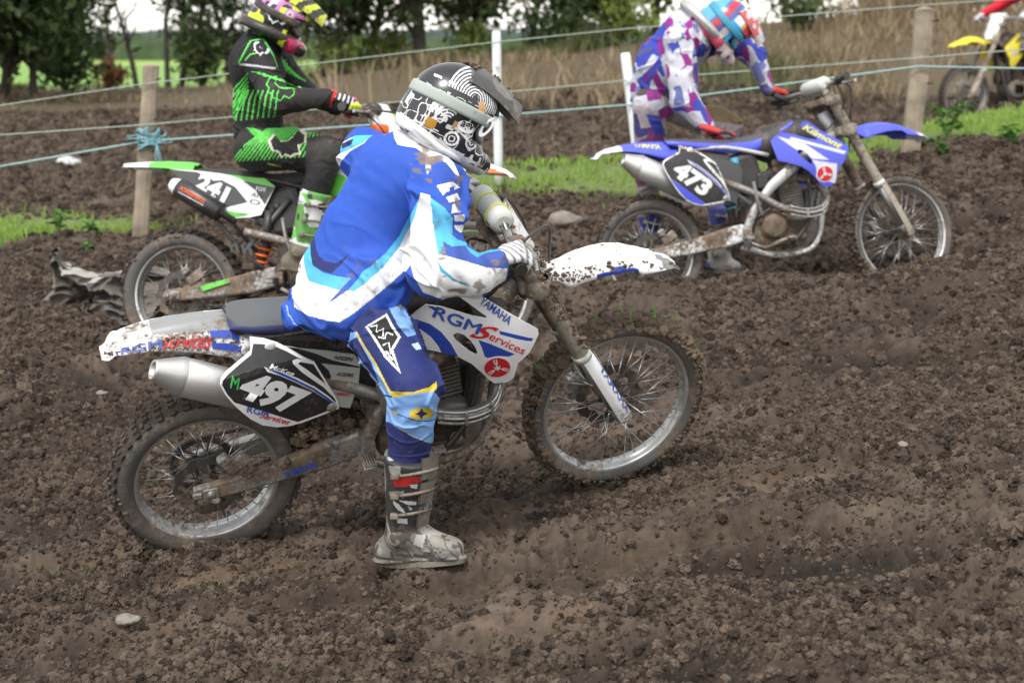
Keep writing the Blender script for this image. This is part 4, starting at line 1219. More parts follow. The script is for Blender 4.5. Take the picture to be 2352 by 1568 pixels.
def bike(name, pose, label, sp):
    """sp: colours and options of one machine."""
    root = empty(name, matrix=pose.matrix()); tag(root, label, 'motorcycle', 'motocross motorcycles')
    m = lambda k: MB[sp.get(k, k)]
    st = pose.steer; axis = Vector((-math.sin(R_(27)), 0, math.cos(R_(27))))
    A = Vector((1.48, 0, 0)); S = Matrix.Translation(A) @ Matrix.Rotation(st, 4, axis) @ Matrix.Translation(-A)
    # ---- wheels
    rw = wheel(root, 'rear_wheel', Matrix.Identity(4), .335, .112, .245, False, .1, sp.get('spokes', True))
    fw = wheel(root, 'front_wheel', S @ Matrix.Translation(A), .350, .088, .282, True, .0, sp.get('spokes', True))
    # ---- swingarm: two tapering beams, cross brace, axle blocks
    def b(bm):
        for s in (-1, 1):
            rg = []
            for x, y, z, h, w in ((-.055, .098, .0, .022, .013), (.0, .098, .0, .030, .014), (.08, .097, .008, .032, .015), (.25, .090, .030, .040, .016), (.40, .086, .055, .052, .018), (.52, .080, .080, .048, .020), (.57, .078, .085, .03, .018)):
                rg.append([bm.verts.new((x, s * (y + dy * w), z + dz * h)) for dy, dz in ((-1, -.8), (-.7, -1), (.7, -1), (1, -.8), (1, .8), (.7, 1), (-.7, 1), (-1, .8))])
            for p, q in zip(rg[:-1], rg[1:]):
                for j in range(8): bm.faces.new((p[j], p[(j + 1) % 8], q[(j + 1) % 8], q[j]))
            bm.faces.new(rg[0]); bm.faces.new(rg[-1])
        add_box(bm, (.42, 0, .07), (.07, .15, .07), bev=.015)
    sw = sub('swingarm', b, m('swing'), root, key='swing' + sp.get('swing', ''))
    for s in (-1, 1):
        def b(bm): add_box(bm, (0, 0, 0), (.052, .012, .040), bev=.004); add_lathe(bm, [(0, -.016), (.013, -.016), (.013, .0)], 12); add_box(bm, (-.045, .0, .0), (.03, .016, .018), bev=.003)
        sub('axle_block', b, m('alu'), sw, Matrix.Translation((0, s * .114, 0)), key='axb')
    # ---- chain and caliper
    def b(bm):
        pts = [(.108 * math.cos(a), 0, .108 * math.sin(a)) for a in np.linspace(1.7, 4.6, 24)] + [(.58, 0, .06)] + [(.60 + .04 * math.cos(a), 0, .095 + .04 * math.sin(a)) for a in np.linspace(-1.4, 1.4, 8)]
        for i in range(len(pts)): pass
        add_tube(bm, [(x, .066, z) for x, _, z in pts], .008, 6, closed=True)
    sub('chain', b, MB['dark'], root, key='chain')
    def b(bm):
        add_box(bm, (.10, -.085, .085), (.09, .03, .05), Matrix.Rotation(-.6, 3, 'Y'), .008); add_box(bm, (.055, -.10, .118), (.04, .035, .035), Matrix.Rotation(-.6, 3, 'Y'), .008)
        add_box(bm, (.09, -.088, .045), (.11, .012, .022), Matrix.Rotation(-.2, 3, 'Y'), .004); add_box(bm, (.145, -.088, .055), (.02, .014, .05), None, .004)
    sub('brake_caliper', b, m('alu'), root, key='cal')
    # ---- frame
    def b(bm):
        for s in (-1, 1):
            rg = []
            for x, z, w, h, y in ((1.10, .60, .03, .055, .05), (.98, .52, .026, .055, .085), (.82, .42, .024, .050, .118), (.70, .33, .022, .048, .125), (.60, .22, .020, .048, .118), (.545, .10, .020, .050, .105), (.55, .0, .02, .04, .09)):
                d = Vector((.7, 0, -.7)) if z > .25 else Vector((.95, 0, .25))
                rg.append([bm.verts.new(Vector((x, s * (y + dy * w * .5), z)) + d * (dz * h * .62)) for dy, dz in ((-1, -1), (1, -.9), (1.1, 0), (1, .9), (-1, 1))])
            for p, q in zip(rg[:-1], rg[1:]):
                for j in range(5): bm.faces.new((p[j], p[(j + 1) % 5], q[(j + 1) % 5], q[j])).smooth = True
            bm.faces.new(rg[0]); bm.faces.new(rg[-1])
            add_tube(bm, smooth_path([(1.09, s * .03, .50), (1.02, s * .05, .25), (.98, s * .07, .05), (.90, s * .08, -.045), (.70, s * .08, -.06), (.56, s * .09, -.01)], 5), .016, 8)
            add_tube(bm, smooth_path([(.70, s * .09, .50), (.45, s * .085, .56), (.20, s * .07, .56)], 4), .012, 8)
            add_tube(bm, [(.58, s * .095, .24), (.35, s * .085, .42), (.20, s * .07, .54)], .011, 8)
        add_tube(bm, [(1.155, 0, .52), (1.06, 0, .72)], .034, 14)
    sub('frame', b, m('frame'), root, key='frame' + sp.get('frame', ''))
    # ---- engine
    eng = empty('engine'); eng.parent = root
    def b(bm):
        add_box(bm, (.76, 0, .08), (.36, .20, .19), None, .045); add_box(bm, (.66, 0, .17), (.2, .17, .12), None, .03); add_lathe(bm, [(.0, -.100), (.09, -.100), (.10, -.09), (.10, .09), (.09, .1), (0, .1)], 32, c=(.86, 0, .08))
    sub('crankcase', b, m('engine'), eng, key='crank')
    def b(bm): add_lathe(bm, [(0, -.136), (.058, -.136), (.066, -.130), (.066, -.118), (.078, -.116), (.080, -.09)], 32, c=(.70, 0, .11)); add_lathe(bm, [(0, -.122), (.022, -.122), (.024, -.10)], 16, c=(.86, 0, .04))
    sub('clutch_cover', b, m('engine'), eng, key='clutch')
    def b(bm):
        R = Matrix.Rotation(-.12, 3, 'Y')
        for i in range(8): add_box(bm, Vector((.83, 0, .20)) + R @ Vector((0, 0, .016 * i)), (.135, .145, .007), R, .002)
        add_box(bm, (.82, 0, .26), (.105, .115, .16), R, .01); add_box(bm, (.80, 0, .385), (.14, .15, .11), R, .02); add_box(bm, (.79, 0, .46), (.12, .12, .05), R, .015)
    sub('cylinder', b, m('engine'), eng, key='cyl')
    def b(bm):
        add_tube(bm, smooth_path([(.60, -.128, .16), (.70, -.14, .215), (.80, -.135, .235)], 5), .007, 8); add_tube(bm, smooth_path([(.95, -.1, .30), (.90, -.12, .12), (.80, -.125, .0)], 5), .011, 8); add_tube(bm, smooth_path([(.75, -.1, .33), (.66, -.12, .27), (.62, -.12, .12)], 5), .008, 8)
    sub('hose', b, MB['blackp'], eng, key='hose')
    def b(bm):
        add_box(bm, (.56, 0, .40), (.20, .17, .24), Matrix.Rotation(-.25, 3, 'Y'), .03); add_box(bm, (.36, 0, .47), (.26, .16, .16), Matrix.Rotation(.25, 3, 'Y'), .03)
        add_tube(bm, [(.62, -.05, .36), (.76, -.04, .40)], .035, 12); add_box(bm, (.66, -.075, .36), (.07, .05, .09), None, .012); add_tube(bm, smooth_path([(.92, -.10, .35), (.93, -.09, .22), (.90, -.08, .12)], 4), .016, 8)
        add_box(bm, (.93, 0, .20), (.05, .12, .20), Matrix.Rotation(.1, 3, 'Y'), .015)
    sub('airbox', b, MB['blackp'], root, key='airbox')
    # ---- exhaust
    ex = smooth_path([(.875, -.02, .36), (.97, -.04, .335), (1.02, -.085, .26), (.985, -.135, .185), (.88, -.150, .165), (.74, -.148, .205), (.60, -.138, .29), (.45, -.118, .36), (.34, -.112, .40)], 7)
    if sp['kind'] == 'k': ex = smooth_path([(.875, -.02, .36), (.97, -.04, .30), (.98, -.09, .2), (.88, -.12, .17), (.70, -.12, .22), (.5, -.12, .27), (.38, -.13, .30)], 7)
    sub('exhaust_header', lambda bm: add_tube(bm, ex, .021, 12), m('header'), root)
    if sp['kind'] != 'k':
        hs = [Vector((p[0], p[1] - .012, p[2])) for p in ex[16:34]]
        def b(bm):
            for dz in (-.022, .0, .022): add_tube(bm, [p + Vector((0, -.012 + abs(dz) * .25, dz)) for p in hs], .0065, 6)
            for p in hs[::6]: add_box(bm, p + Vector((0, -.014, 0)), (.012, .012, .052), None, .003)
        sub('heat_shield', b, m('alu'), root)
        # silencer: oval can with a tapered end cap
        a, c = POSE_W.local(560, 898, -.108), POSE_W.local(415, 864, -.120); d = c - a; a = a - d * .45; d = c - a
        def oval(bm, st):
            rg = []; n = 28; u = d / np.linalg.norm(d); w = np.cross(u, [0, 1, 0]); w /= np.linalg.norm(w); yv = np.cross(w, u)
            for t, ra, rb in st: rg.append([bm.verts.new(tuple(a + d * t + w * ra * math.sin(x) + yv * rb * math.cos(x))) for x in (2 * math.pi * j / n for j in range(n))])
            for p, q in zip(rg[:-1], rg[1:]):
                for j in range(n): bm.faces.new((p[j], p[(j + 1) % n], q[(j + 1) % n], q[j])).smooth = True
        mf = sub('silencer', lambda bm: oval(bm, [(-.12, .02, .02), (0, .052, .044), (.02, .066, .054), (.5, .067, .055), (1.0, .067, .055), (1.004, .064, .052)]), m('silver'), root)
        sub('end_cap', lambda bm: oval(bm, [(1.0, .068, .056), (1.01, .068, .056), (1.06, .063, .052), (1.28, .036, .033), (1.30, .034, .031), (1.30, .024, .022), (1.2, .022, .02)]), m('silver'), mf)
    # ---- shock absorber
    def b(bm): add_tube(bm, [(.43, sp.get('shy', 0), .50), (.50, sp.get('shy', 0), .14)] if sp['kind'] != 'k' else [(.54, -.045, .43), (.40, -.045, .10)], .022, 12); 
    sh = sub('shock', b, MB['dark'], root)
    def b(bm):
        p0, p1 = (Vector((.435, 0, .46)), Vector((.495, 0, .2))) if sp['kind'] != 'k' else (Vector((.528, -.045, .40)), Vector((.412, -.045, .13)))
        u = (p1 - p0).normalized(); w = u.orthogonal().normalized(); v = u.cross(w)
        add_tube(bm, [p0 + (p1 - p0) * (i / 130) + (w * math.cos(i * .42) + v * math.sin(i * .42)) * .034 for i in range(131)], .0065, 6)
    sub('spring', b, m('spring'), sh)
    if sp['kind'] == 'k':
        def b(bm): add_tube(bm, [(.50, -.10, .40), (.47, -.10, .24)], .024, 14); add_lathe(bm, [(.0, -.02), (.02, -.02), (.02, .02)], 12, c=(.53, -.08, .42))
        sub('reservoir', b, MB['blackp'], sh)
    # ---- footpegs, brake pedal, kick lever
    for s in (-1, 1):
        def b(bm):
            add_box(bm, (.53, s * .17, .055), (.045, .10, .02), None, .004); add_box(bm, (.545, s * .115, .07), (.05, .03, .06), None, .008)
            for i in range(5): add_box(bm, (.515 + .009 * i, s * .175, .068), (.004, .085, .008))
        sub('footpeg', b, m('alu'), root, key='peg%d' % s)
    sub('brake_pedal', lambda bm: (add_tube(bm, smooth_path([(.56, -.125, .02), (.64, -.135, -.01), (.72, -.145, .02), (.78, -.15, .035)], 5), .010, 8), add_box(bm, (.785, -.155, .04), (.045, .04, .012), None, .003)), m('alu'), root, key='pedal')
    sub('kick_lever', lambda bm: add_tube(bm, smooth_path([(.63, -.13, .17), (.60, -.15, .26), (.585, -.155, .36)], 5), .010, 8), m('alu'), root, key='kick')
    # ---- fuel tank, seat, radiators
    V, Q = body([cone((.72, 0, .56), (.98, 0, .60), .10, .085, ((0, 1, 0), .95)), cone((.80, 0, .62), (.95, 0, .645), .055, .05)], .04, .014, .03, rel=3)
    link('fuel_tank', mesh_np('fuel_tank', V, Q), m('tank'), root)
    def b(bm): add_lathe(bm, [(0, .73), (.03, .73), (.034, .72), (.034, .69), (.028, .68)], 18, 'Z', (.915, 0, -.02)); add_tube(bm, smooth_path([(.915, 0, .70), (.95, .0, .76), (1.02, .03, .72)], 5), .005, 6)
    sub('fuel_cap', b, MB['blackp'], root, key='cap')
    zt = interp(sp.get('seat_top', [(.12, .632), (.25, .622), (.45, .605), (.62, .615), (.76, .655), (.86, .690)])); zb = interp(sp.get('seat_bot', [(.12, .600), (.20, .578), (.45, .530), (.62, .520), (.76, .565), (.86, .655)]))
    wd = interp([(.12, .070), (.2, .088), (.4, .085), (.6, .075), (.8, .07), (.86, .06)])
    x0, x1 = sp.get('seat_x', (.125, .86)); sec = []
    for x in np.linspace(x0, x1, 40):
        t_, b_, w_ = zt(x), zb(x), wd(x); e = min(1, (x - x0) / .03 + .3)
        sec.append([(x, w_ * yy * (e if zz > .5 else 1), b_ + (t_ - b_) * zz * (1 if zz < .5 else 1)) for yy, zz in ((-1, 0), (-1.06, .3), (-1.03, .62), (-.97, .66), (-.86, .87), (-.6, .97), (-.3, 1), (0, 1.0), (.3, 1), (.6, .97), (.86, .87), (.97, .66), (1.03, .62), (1.06, .3), (1, 0))])
    V, F = loft(sec, True); me = mesh_np('seat', V, np.array(F), mi=[0 if (j % 15) in (3, 4, 5, 6, 7, 8, 9, 10) else 1 for j in range(len(F))])
    o = link('seat', me, [m('seat'), m('seatside')], root)
    for s in (-1, 1):
        def b(bm):
            add_box(bm, (.985, s * .115, .45), (.05, .085, .25), Matrix.Rotation(.25, 3, 'Y'), .008)
            for i in range(7): add_box(bm, (.955 - .0 * i, s * .115, .345 + .034 * i), (.07, .088, .004), Matrix.Rotation(.25, 3, 'Y'))
        sub('radiator', b, MB['dark'], root, key='rad%d' % s)
    # ---- bodywork
    for s in (-1, 1):
        yS = lambda x, z: yshroud(x, z) * (-s)
        yP = lambda x, z: yplate(x, z) * (-s)
        yA = lambda x, z: yair(x, z) * (-s)
        if sp['kind'] == 'y':
            o = panel('shroud', SHROUD, yS, .006, [m('sh0'), m('sh1'), m('sh2')], [(p, k) for p, k in sp['sh_reg']], [SHROUD_HOLE], .016, root, s)
            e = EMB
            if sp.get('emblem', True):
                dsc = panel('emblem_ring', disc(e, .047), lambda x, z: yS(x, z) + s * .0014, .001, [MB['ltext']], step=.02, parent=o, side=s)
                panel('emblem', disc(e, .042), lambda x, z: yS(x, z) + s * .0030, .001, [MB['red']], step=.02, parent=o, side=s)
                def fork3(bm):
                    for k in range(3):
                        a = R_(90 + 120 * k + 14); c_, s_ = math.cos(a), math.sin(a); px, pz = -s_, c_
                        def P(t, w): x, z = e[0] + c_ * t + px * w, e[1] + s_ * t + pz * w; return bm.verts.new((x, yS(x, z) + s * .0046, z))
                        bm.faces.new([P(-.012, -.0022), P(.022, -.0022), P(.022, .0022), P(-.012, .0022)])
                        bm.faces.new([P(.018, -.006), P(.022, -.006), P(.022, .006), P(.018, .006)])
                        for w in (-.006, .002): bm.faces.new([P(.020, w), P(.038, w), P(.038, w + .004), P(.020, w + .004)])
                sub('emblem_forks', fork3, MB['ltext'], o)
            sp['shroud_obj%d' % s] = o
            o = panel('side_panel', PLATE, yP, .006, [m('pl0'), m('pl1'), m('pl2'), m('pl3')], [(p, k) for p, k in sp['pl_reg']], [], .016, root, s)
            sp['plate_obj%d' % s] = o
            for (x, z) in trace(POSE_W, [(1345, 262), (1822, 735)], yplate, Z1):
                sub('bolt', lambda bm: add_lathe(bm, [(0, -.004), (.008, -.004), (.016, -.0025), (.018, 0)], 16), m('alu') if x > .3 else m('pl0'), o, Matrix.Translation((x, yP(x, z) + s * .002, z)) @ Matrix.Rotation(0 if s < 0 else math.pi, 4, 'X'))
            o = panel('airbox_cover', AIRBOX, yA, .006, [m('ab0'), m('ab1')], [(AIRBOX_BLACK, 1)], [], .02, root, s)
            sp['air_obj%d' % s] = o
    if sp['kind'] == 'y':
        tp = interp(trace(POSE_W, [(70, 262), (110, 205), (200, 155), (400, 92), (600, 48), (800, 14), (1000, -8), (1060, 60)], lambda x, z: .03, Z1)); bt = interp(trace(POSE_W, [(75, 310), (110, 340), (200, 345), (400, 302), (600, 290), (800, 300), (950, 318), (1090, 332), (1200, 310)], lambda x, z: -.085, Z1))
        wf = interp([(-.29, .035), (-.25, .072), (-.15, .088), (0, .098), (.19, .108)])
        o = shell('rear_fender', (-.285, .185), tp, lambda x: min(bt(x), tp(x) - .004), wf, [m('rf0'), m('rf1'), m('rf2')], root, pw=3.2, colour=sp['rf_col'])
        sp['rf_obj'] = o; sp['rf_fun'] = (tp, bt, wf)
    # ---- front end, all turned with the steering
    PS = Pose((0, 0, 0), 0, 0, 0); Sm = np.array(S)
    PS.R = POSE_W.R @ np.array(Matrix.Rotation(POSE_W.steer, 3, axis)); PS.T = POSE_W.R @ (np.array(A) - np.array(Matrix.Rotation(POSE_W.steer, 3, axis)) @ np.array(A)) + POSE_W.T
    fx = lambda z: 1.462 - .52 * z
    for s in (-1, 1):
        fl = sub('fork_leg', lambda bm: add_tube(bm, [(fx(z), s * .10, z) for z in (.83, .78, .60, .45, .31, .275)], [.027, .027, .029, .029, .030, .031], 20), m('fork'), root, S)
        sub('fork_slider', lambda bm: (add_tube(bm, [(fx(z), s * .10, z) for z in (.30, .05)], .024, 16), add_tube(bm, [(fx(.05), s * .10, .05), (1.475, s * .095, .0)], [.026, .030], 14), add_lathe(bm, [(0, -.012), (.03, -.012), (.03, .012), (0, .012)], 20, c=(1.478, s * .095, 0))), m('alu'), fl)
        sub('seal_ring', lambda bm: add_tube(bm, [(fx(z), s * .10, z) for z in (.30, .276)], .034, 20), m('pad'), fl)
        # guard: half-shell in front of the slider
        rg = []
        for z, hw, off in ((.30, .018, .030), (.27, .032, .034), (.18, .036, .036), (.08, .036, .036), (.02, .030, .036), (-.02, .018, .034)):
            rg.append([(fx(z) + off * math.cos(a) + .004, s * .10 + hw * 1.05 * math.sin(a), z + off * math.cos(a) * .3) for a in np.linspace(-1.9, 1.9, 11)])
        V, F = loft(rg); V = np.array(V); n = len(V); V2 = V.copy(); V2[:, 0] -= .004
        g = link('fork_guard', mesh_np('fork_guard', np.r_[V, V2], np.r_[np.array(F), np.array(F)[:, ::-1] + n]), m('guard'), root); g.matrix_local = S
        if sp.get('guard_text') and s < 0:
            def gm(q, t, s=s):
                z = .235 - .22 * q; a = -s * (1.45 - 1.0 * (t - .5)) * -1
                a = (-.95 + .9 * t)
                return (fx(z) + .037 * math.cos(a) + .005, s * .10 + .0385 * math.sin(a), z + .036 * math.cos(a) * .3)
            lettering(sp['guard_text'], (0, 0), (1, 0), (0, 1), None, m('gtxt'), g, map3=lambda x, z: gm(x, z), bold=.03)
    sub('front_axle', lambda bm: add_tube(bm, [(1.478, -.118, 0), (1.478, .118, 0)], .011, 12), m('alu'), root, S, key='fax')
    def b(bm):
        for z, h in ((.595, .035), (.765, .028)):
            for s in (-1, 1): add_lathe(bm, [(.036, -h), (.044, -h * .8), (.044, h * .8), (.036, h)], 20, 'Z', (fx(z), s * .10, z))
            add_box(bm, (fx(z) - .025, 0, z), (.075, .20, h * 1.5), None, .01)
        for s in (-1, 1): add_box(bm, (fx(.80), s * .045, .80), (.04, .03, .045), None, .006)
    sub('triple_clamp', b, m('clamp'), root, S)
    sub('front_caliper', lambda bm: (add_box(bm, (1.37, .085, .045), (.05, .05, .10), Matrix.Rotation(-.4, 3, 'Y'), .012), add_tube(bm, smooth_path([(1.36, .09, .10), (1.30, .10, .25), (1.22, .10, .45), (1.1, .1, .7)], 4), .005, 6)), m('alu'), root, S, key='fcal')
    # mudguard
    if sp['kind'] == 'y' or True:
        tpt = trace(PS, [(605, 350), (700, 300), (850, 240), (1000, 206), (1150, 186), (1300, 186), (1450, 210), (1540, 240), (1700, 272), (1835, 372)], lambda x, z: .035, ZF)
        bpt = trace(PS, [(720, 600), (840, 655), (900, 612), (1000, 572), (1150, 512), (1300, 476), (1440, 456), (1530, 500), (1830, 465)], lambda x, z: -.088, ZF)
        tpf, bpf = interp(tpt + [(1.0, tpt[0][1] - .02)]), interp(bpt + [(1.0, bpt[0][1])])
        wff = interp([(1.16, .040), (1.22, .050), (1.30, .075), (1.45, .092), (1.58, .082), (1.66, .068), (1.70, .055)])
        o = shell('front_fender', (1.165, 1.70), tpf, lambda x: min(bpf(x), tpf(x) - .005), wff, [m('ff0'), m('ff1'), m('ff2')], root, S, pw=2.6, colour=sp['ff_col'], nx=60)
        sp['ff_fun'] = (tpf, bpf, wff); sp['ff_obj'] = o
    # bars
    def hb(y): a = abs(y); return (fx(.82) - .0 - .055 * min(1, max(0, (a - .10) / .30)), y, .815 + .035 * min(1, max(0, (a - .06) / .09)))
    bar = sub('handlebar', lambda bm: add_tube(bm, smooth_path([hb(y) for y in (-.40, -.30, -.22, -.16, -.10, -.05, .05, .10, .16, .22, .30, .40)], 3), .0125, 12), m('bar'), root, S)
    sub('crossbar', lambda bm: add_tube(bm, [Vector(hb(-.16)) + Vector((0, 0, .004)), Vector((hb(0)[0] - .005, 0, .868)) + Vector((0, -.10, 0)), Vector((hb(0)[0] - .005, .10, .868)), Vector(hb(.16)) + Vector((0, 0, .004))], .006, 8), m('bar'), bar)
    sub('bar_pad', lambda bm: add_tube(bm, [(hb(0)[0] - .008, y, .862) for y in (-.115, -.105, -.1, .1, .105, .115)], [.026, .038, .042, .042, .038, .026], 16), m('pad'), bar)
    if sp.get('zips'):
        for y in (-.055, .035): sub('zip_tie', lambda bm: (add_tube(bm, [(hb(0)[0] - .008 + .0435 * math.cos(a), y, .862 + .0435 * math.sin(a)) for a in np.linspace(0, 6.28, 24)[:-1]], .0035, 5, closed=True), add_box(bm, (hb(0)[0] - .04, y, .838), (.012, .012, .012))), MB['pad2'], bar)
        for k in range(5): sub('stripe', lambda bm: add_box(bm, (hb(0)[0] - .008 - .0425 * math.cos(.25 + k * .16), -.02, .862 + .0425 * math.sin(.25 + k * .16) - .02), (.003, .13, .004), Matrix.Rotation(.25 + k * .16, 3, 'Y')), MB['ktext'], bar)
    for s in (-1, 1):
        sub('grip', lambda bm: add_tube(bm, [hb(s * y) for y in (.275, .285, .29, .33, .37, .405, .41)], [.024, .024, .0165, .017, .017, .018, .021], 14), MB['blackp'], bar)
        sub('lever', lambda bm: (add_tube(bm, smooth_path([Vector(hb(s * .225)) + Vector((.02, 0, -.005)), Vector(hb(s * .25)) + Vector((.055, 0, -.012)), Vector(hb(s * .33)) + Vector((.062, 0, -.02)), Vector(hb(s * .40)) + Vector((.055, 0, -.022))], 5), [.009] * 6 + [.0065] * 9 + [.009], 8), add_box(bm, Vector(hb(s * .22)) + Vector((.018, 0, 0)), (.05, .035, .03), None, .006)), m('alu'), bar)
        if sp.get('handguard'):
            sub('hand_guard', lambda bm: add_tube(bm, smooth_path([Vector(hb(s * .20)) + Vector((.03, 0, .01)), Vector(hb(s * .24)) + Vector((.11, 0, .02)), Vector(hb(s * .34)) + Vector((.12, 0, .02)), Vector(hb(s * .43)) + Vector((.06, 0, .0))], 5), .018, 8), m('white'), bar)
    sub('cable', lambda bm: (add_tube(bm, smooth_path([Vector(hb(.22)) + Vector((.02, 0, 0)), (fx(.8) + .10, .14, .80), (fx(.7) + .08, .08, .66), (1.02, .06, .55)], 6), .0045, 6), add_tube(bm, smooth_path([Vector(hb(-.22)) + Vector((.01, 0, 0)), (fx(.8) + .06, -.15, .74), (1.05, -.06, .62), (.9, -.05, .5)], 6), .0045, 6), add_tube(bm, smooth_path([Vector(hb(-.24)) + Vector((.03, 0, 0)), (fx(.8) + .13, -.12, .83), (fx(.65) + .1, -.02, .70), (fx(.5) + .06, .10, .5)], 6), .005, 6)), MB['blackp'], bar)
    # front number plate
    rg = []
    for z, w in ((.90, .070), (.885, .095), (.82, .108), (.74, .105), (.66, .085), (.62, .05)):
        rg.append([(fx(z) + .075 - .055 * t * t, w * t, z) for t in np.linspace(-1, 1, 11)])
    V, F = loft(rg); V = np.array(V); n = len(V); V2 = V.copy(); V2[:, 0] += .005
    o = link('front_number_plate', mesh_np('front_number_plate', np.r_[V, V2], np.r_[np.array(F), np.array(F)[:, ::-1] + n]), m('fplate'), root); o.matrix_local = S
    return root, rw, fw, S
W_ = POSE_W
_line = lambda: 0
def rf_white(x, y, z):
    return 2 if (x > .0 and y > -.075 and x < .165) else 0
spW = dict(kind='y', swing='alu', frame='alu', tank='blackp', seat='seat', seatside='navy', spring='blackp', sh0='white', sh1='blue', sh2='blackg',
           sh_reg=[(SH_S1, 1), (SH_S2, 1), (SH_S3, 1), (SH_S4, 1), (SH_S5, 1)], pl0='white', pl1='blackg', pl2='white', pl3='blue', pl_reg=[(PLATE_IN, 1), (PLATE_SWOOSH, 2), (PLATE_LINE, 2), (PLATE_BLUE, 3)],
           ab0='greyw', ab1='blackg', rf0='whitemud', rf1='blue', rf2='greyg2', rf_col=lambda x, y, z: 2 if (-.12 < x < .172 and -.062 + (0 if x > 0 else -x * .3) < y < .06) else (1 if (.06 < x < .16 and -.098 < y < -.088 and False) else 0),
           fork='forkmud', guard='whitemud', gtxt='btext', guard_text='YAMAHA', clamp='forkmud', ff0='ffmud', ff1='blue', ff2='greyg2', ff_col=lambda x, y, z: 2 if x > 1.615 + .25 * abs(y) and abs(y) > .012 else (1 if (1.30 < x < 1.53 and -.097 < y < -.080 and z < .625) else 0),
           bar='steel', zips=True, fplate='whitemud', handguard=False, silver='silver')
MB['greyw'] = material('grey white panel', (.42, .43, .42), .45, mud=.25, msc=14)
MB['greyg2'] = material('muddy grey clear film', (.23, .24, .24), .35, mud=.40, msc=12)
MB['ffmud'] = material('muddy front fender plastic', (.74, .73, .71), .32, mud=.27, msc=13, var=.05)
MB['blue']; 
bikeW, rwW, fwW, S_W = bike('motorcycle', POSE_W, 'muddy white and blue motocross motorcycle with number 497 under the rider in the blue jersey', spW)
oS, oP, oA, oF = spW['shroud_obj-1'], spW['plate_obj-1'], spW['air_obj-1'], spW['rf_obj']
T = lambda s, z, bl, br, tl, yf, mat, par, **k: lettering(s, *q3(POSE_W, yf, z, bl, br, tl), yf, MB[mat], par, **k)
T('497', Z1, (1062, 650), (1520, 800), (1210, 438), yplate, 'ltext', oP, bold=.055, off=.0025)
T('RGM', Z8, (548, 192), (792, 288), (576, 136), yshroud, 'btext', oS, bold=0., thick=.022)
T('S', Z8, (742, 300), (860, 318), (790, 232), yshroud, 'red', oS, bold=.02, shear=.3, off=.0035)
T('ervices', Z8, (850, 312), (1035, 395), (862, 270), yshroud, 'red', oS, bold=.01, shear=.25, off=.0035)
T('YAMAHA', Z8, (796, 120), (955, 238), (822, 84), yshroud, 'btext', oS, bold=.02)
T('McKee', Z1, (1338, 432), (1525, 492), (1352, 392), yplate, 'ltext', oP, bold=.02, shear=.2)
T('RGM', Z1, (1165, 770), (1330, 810), (1172, 722), yplate, 'btext', oP, bold=0., thick=.02)
T('Services', Z1, (1260, 812), (1485, 868), (1295, 775), yplate, 'red', oP, shear=.3, off=.003)
T('M', Z1, (1035, 585), (1098, 600), (1050, 485), yplate, 'gtext', oP, bold=0., thick=.03)
for s_, y0_ in (('ACERBIS', 490), ('PROX', 560)):
    T(s_, Z1, (1860, y0_), (1990, y0_ + 10), (1865, y0_ - 28), yair, 'ktext', oA, bold=.02)
T('NISSIN', Z1, (1835, 362), (1985, 380), (1845, 332), yair, 'ktext', oA, bold=.02, shear=.3)
T('WISECO', Z1, (1858, 642), (1955, 648), (1860, 618), yair, 'red', oA, bold=.04)
# lettering along the side of the rear mudguard and the swingarm
tp, bt, wf = spW['rf_fun']
def rfside(x, t):            # t: 0 at the lower edge, 1 where the side turns over
    tt = 1 - .42 * t; u = tt ** 3.2
    return (x, -(wf(x) * tt ** .85) - .003, tp(x) - (tp(x) - bt(x)) * u + .002 + .006 * math.cos(tt * 9.4) * (1 - u))
lettering('RGM', (-.225, .12), (-.095, .12), (-.222, .72), None, MB['btext'], oF, bold=0., thick=.02, map3=lambda x, t: rfside(x, t))
lettering('Services', (-.10, .15), (.055, .2), (-.085, .80), None, MB['red'], oF, bold=.01, shear=.25, map3=lambda x, t: rfside(x, t))
sub('stripe', lambda bm: [bm.faces.new([bm.verts.new(rfside(x, t)) for x, t in ((x0, t0), (x0 + .0225, t0), (x0 + .0225, t1), (x0, t1))]) for x0 in np.arange(.062, .15, .0225) for t0, t1 in ((.62, 1.0), (.2, .42))], MB['blue'], oF)
yswing = lambda x, z: -.1085
T('YAMAHA', zoomf(220, 740, 2.306), (1135, 1052), (1325, 985), (1125, 1012), yswing, 'btext', [c for c in bikeW.children if c.name.startswith('swingarm')][0], bold=.03)
# soil stuck on the machine
tyre_mud(fwW, .350, .088, 2200, .25, 2.6, .0085, 61, 16); tyre_mud(fwW, .344, .088, 900, 2.5, 3.8, .0055, 64, 0)
tyre_mud(fwW, .348, .088, 1500, 3.6, 6.5, .0055, 62, 4)
tyre_mud(rwW, .326, .112, 700, 0, 6.28, .0045, 63, 0)
q = np.random.default_rng(8); tpf, bpf, wff = spW['ff_fun']; P = []
for i in range(240):
    x = q.choice([q.uniform(1.18, 1.34), q.uniform(1.25, 1.52), q.uniform(1.55, 1.68)], p=[.5, .35, .15]); t = -q.uniform(.66, .95) if q.uniform() < .7 else q.uniform(-.8, .8)
    if abs(t) < .8 and x > 1.3 and q.uniform() < .45: continue
    u = abs(t) ** 2.6; P.append((x, wff(x) * abs(t) ** .85 * np.sign(t), tpf(x) - (tpf(x) - min(bpf(x), tpf(x) - .005)) * u + .002))
clods_on('caked_mud', spW['ff_obj'], P, .0034, 9)
P = [(1.462 - .52 * z + q.normal(.022, .008), -.10 + q.normal(-.005, .014), z) for z in q.uniform(.30, .86, 420)] + [(1.15 + q.normal(0, .03), q.normal(-.06, .05), .63 + q.normal(0, .05)) for i in range(200)]
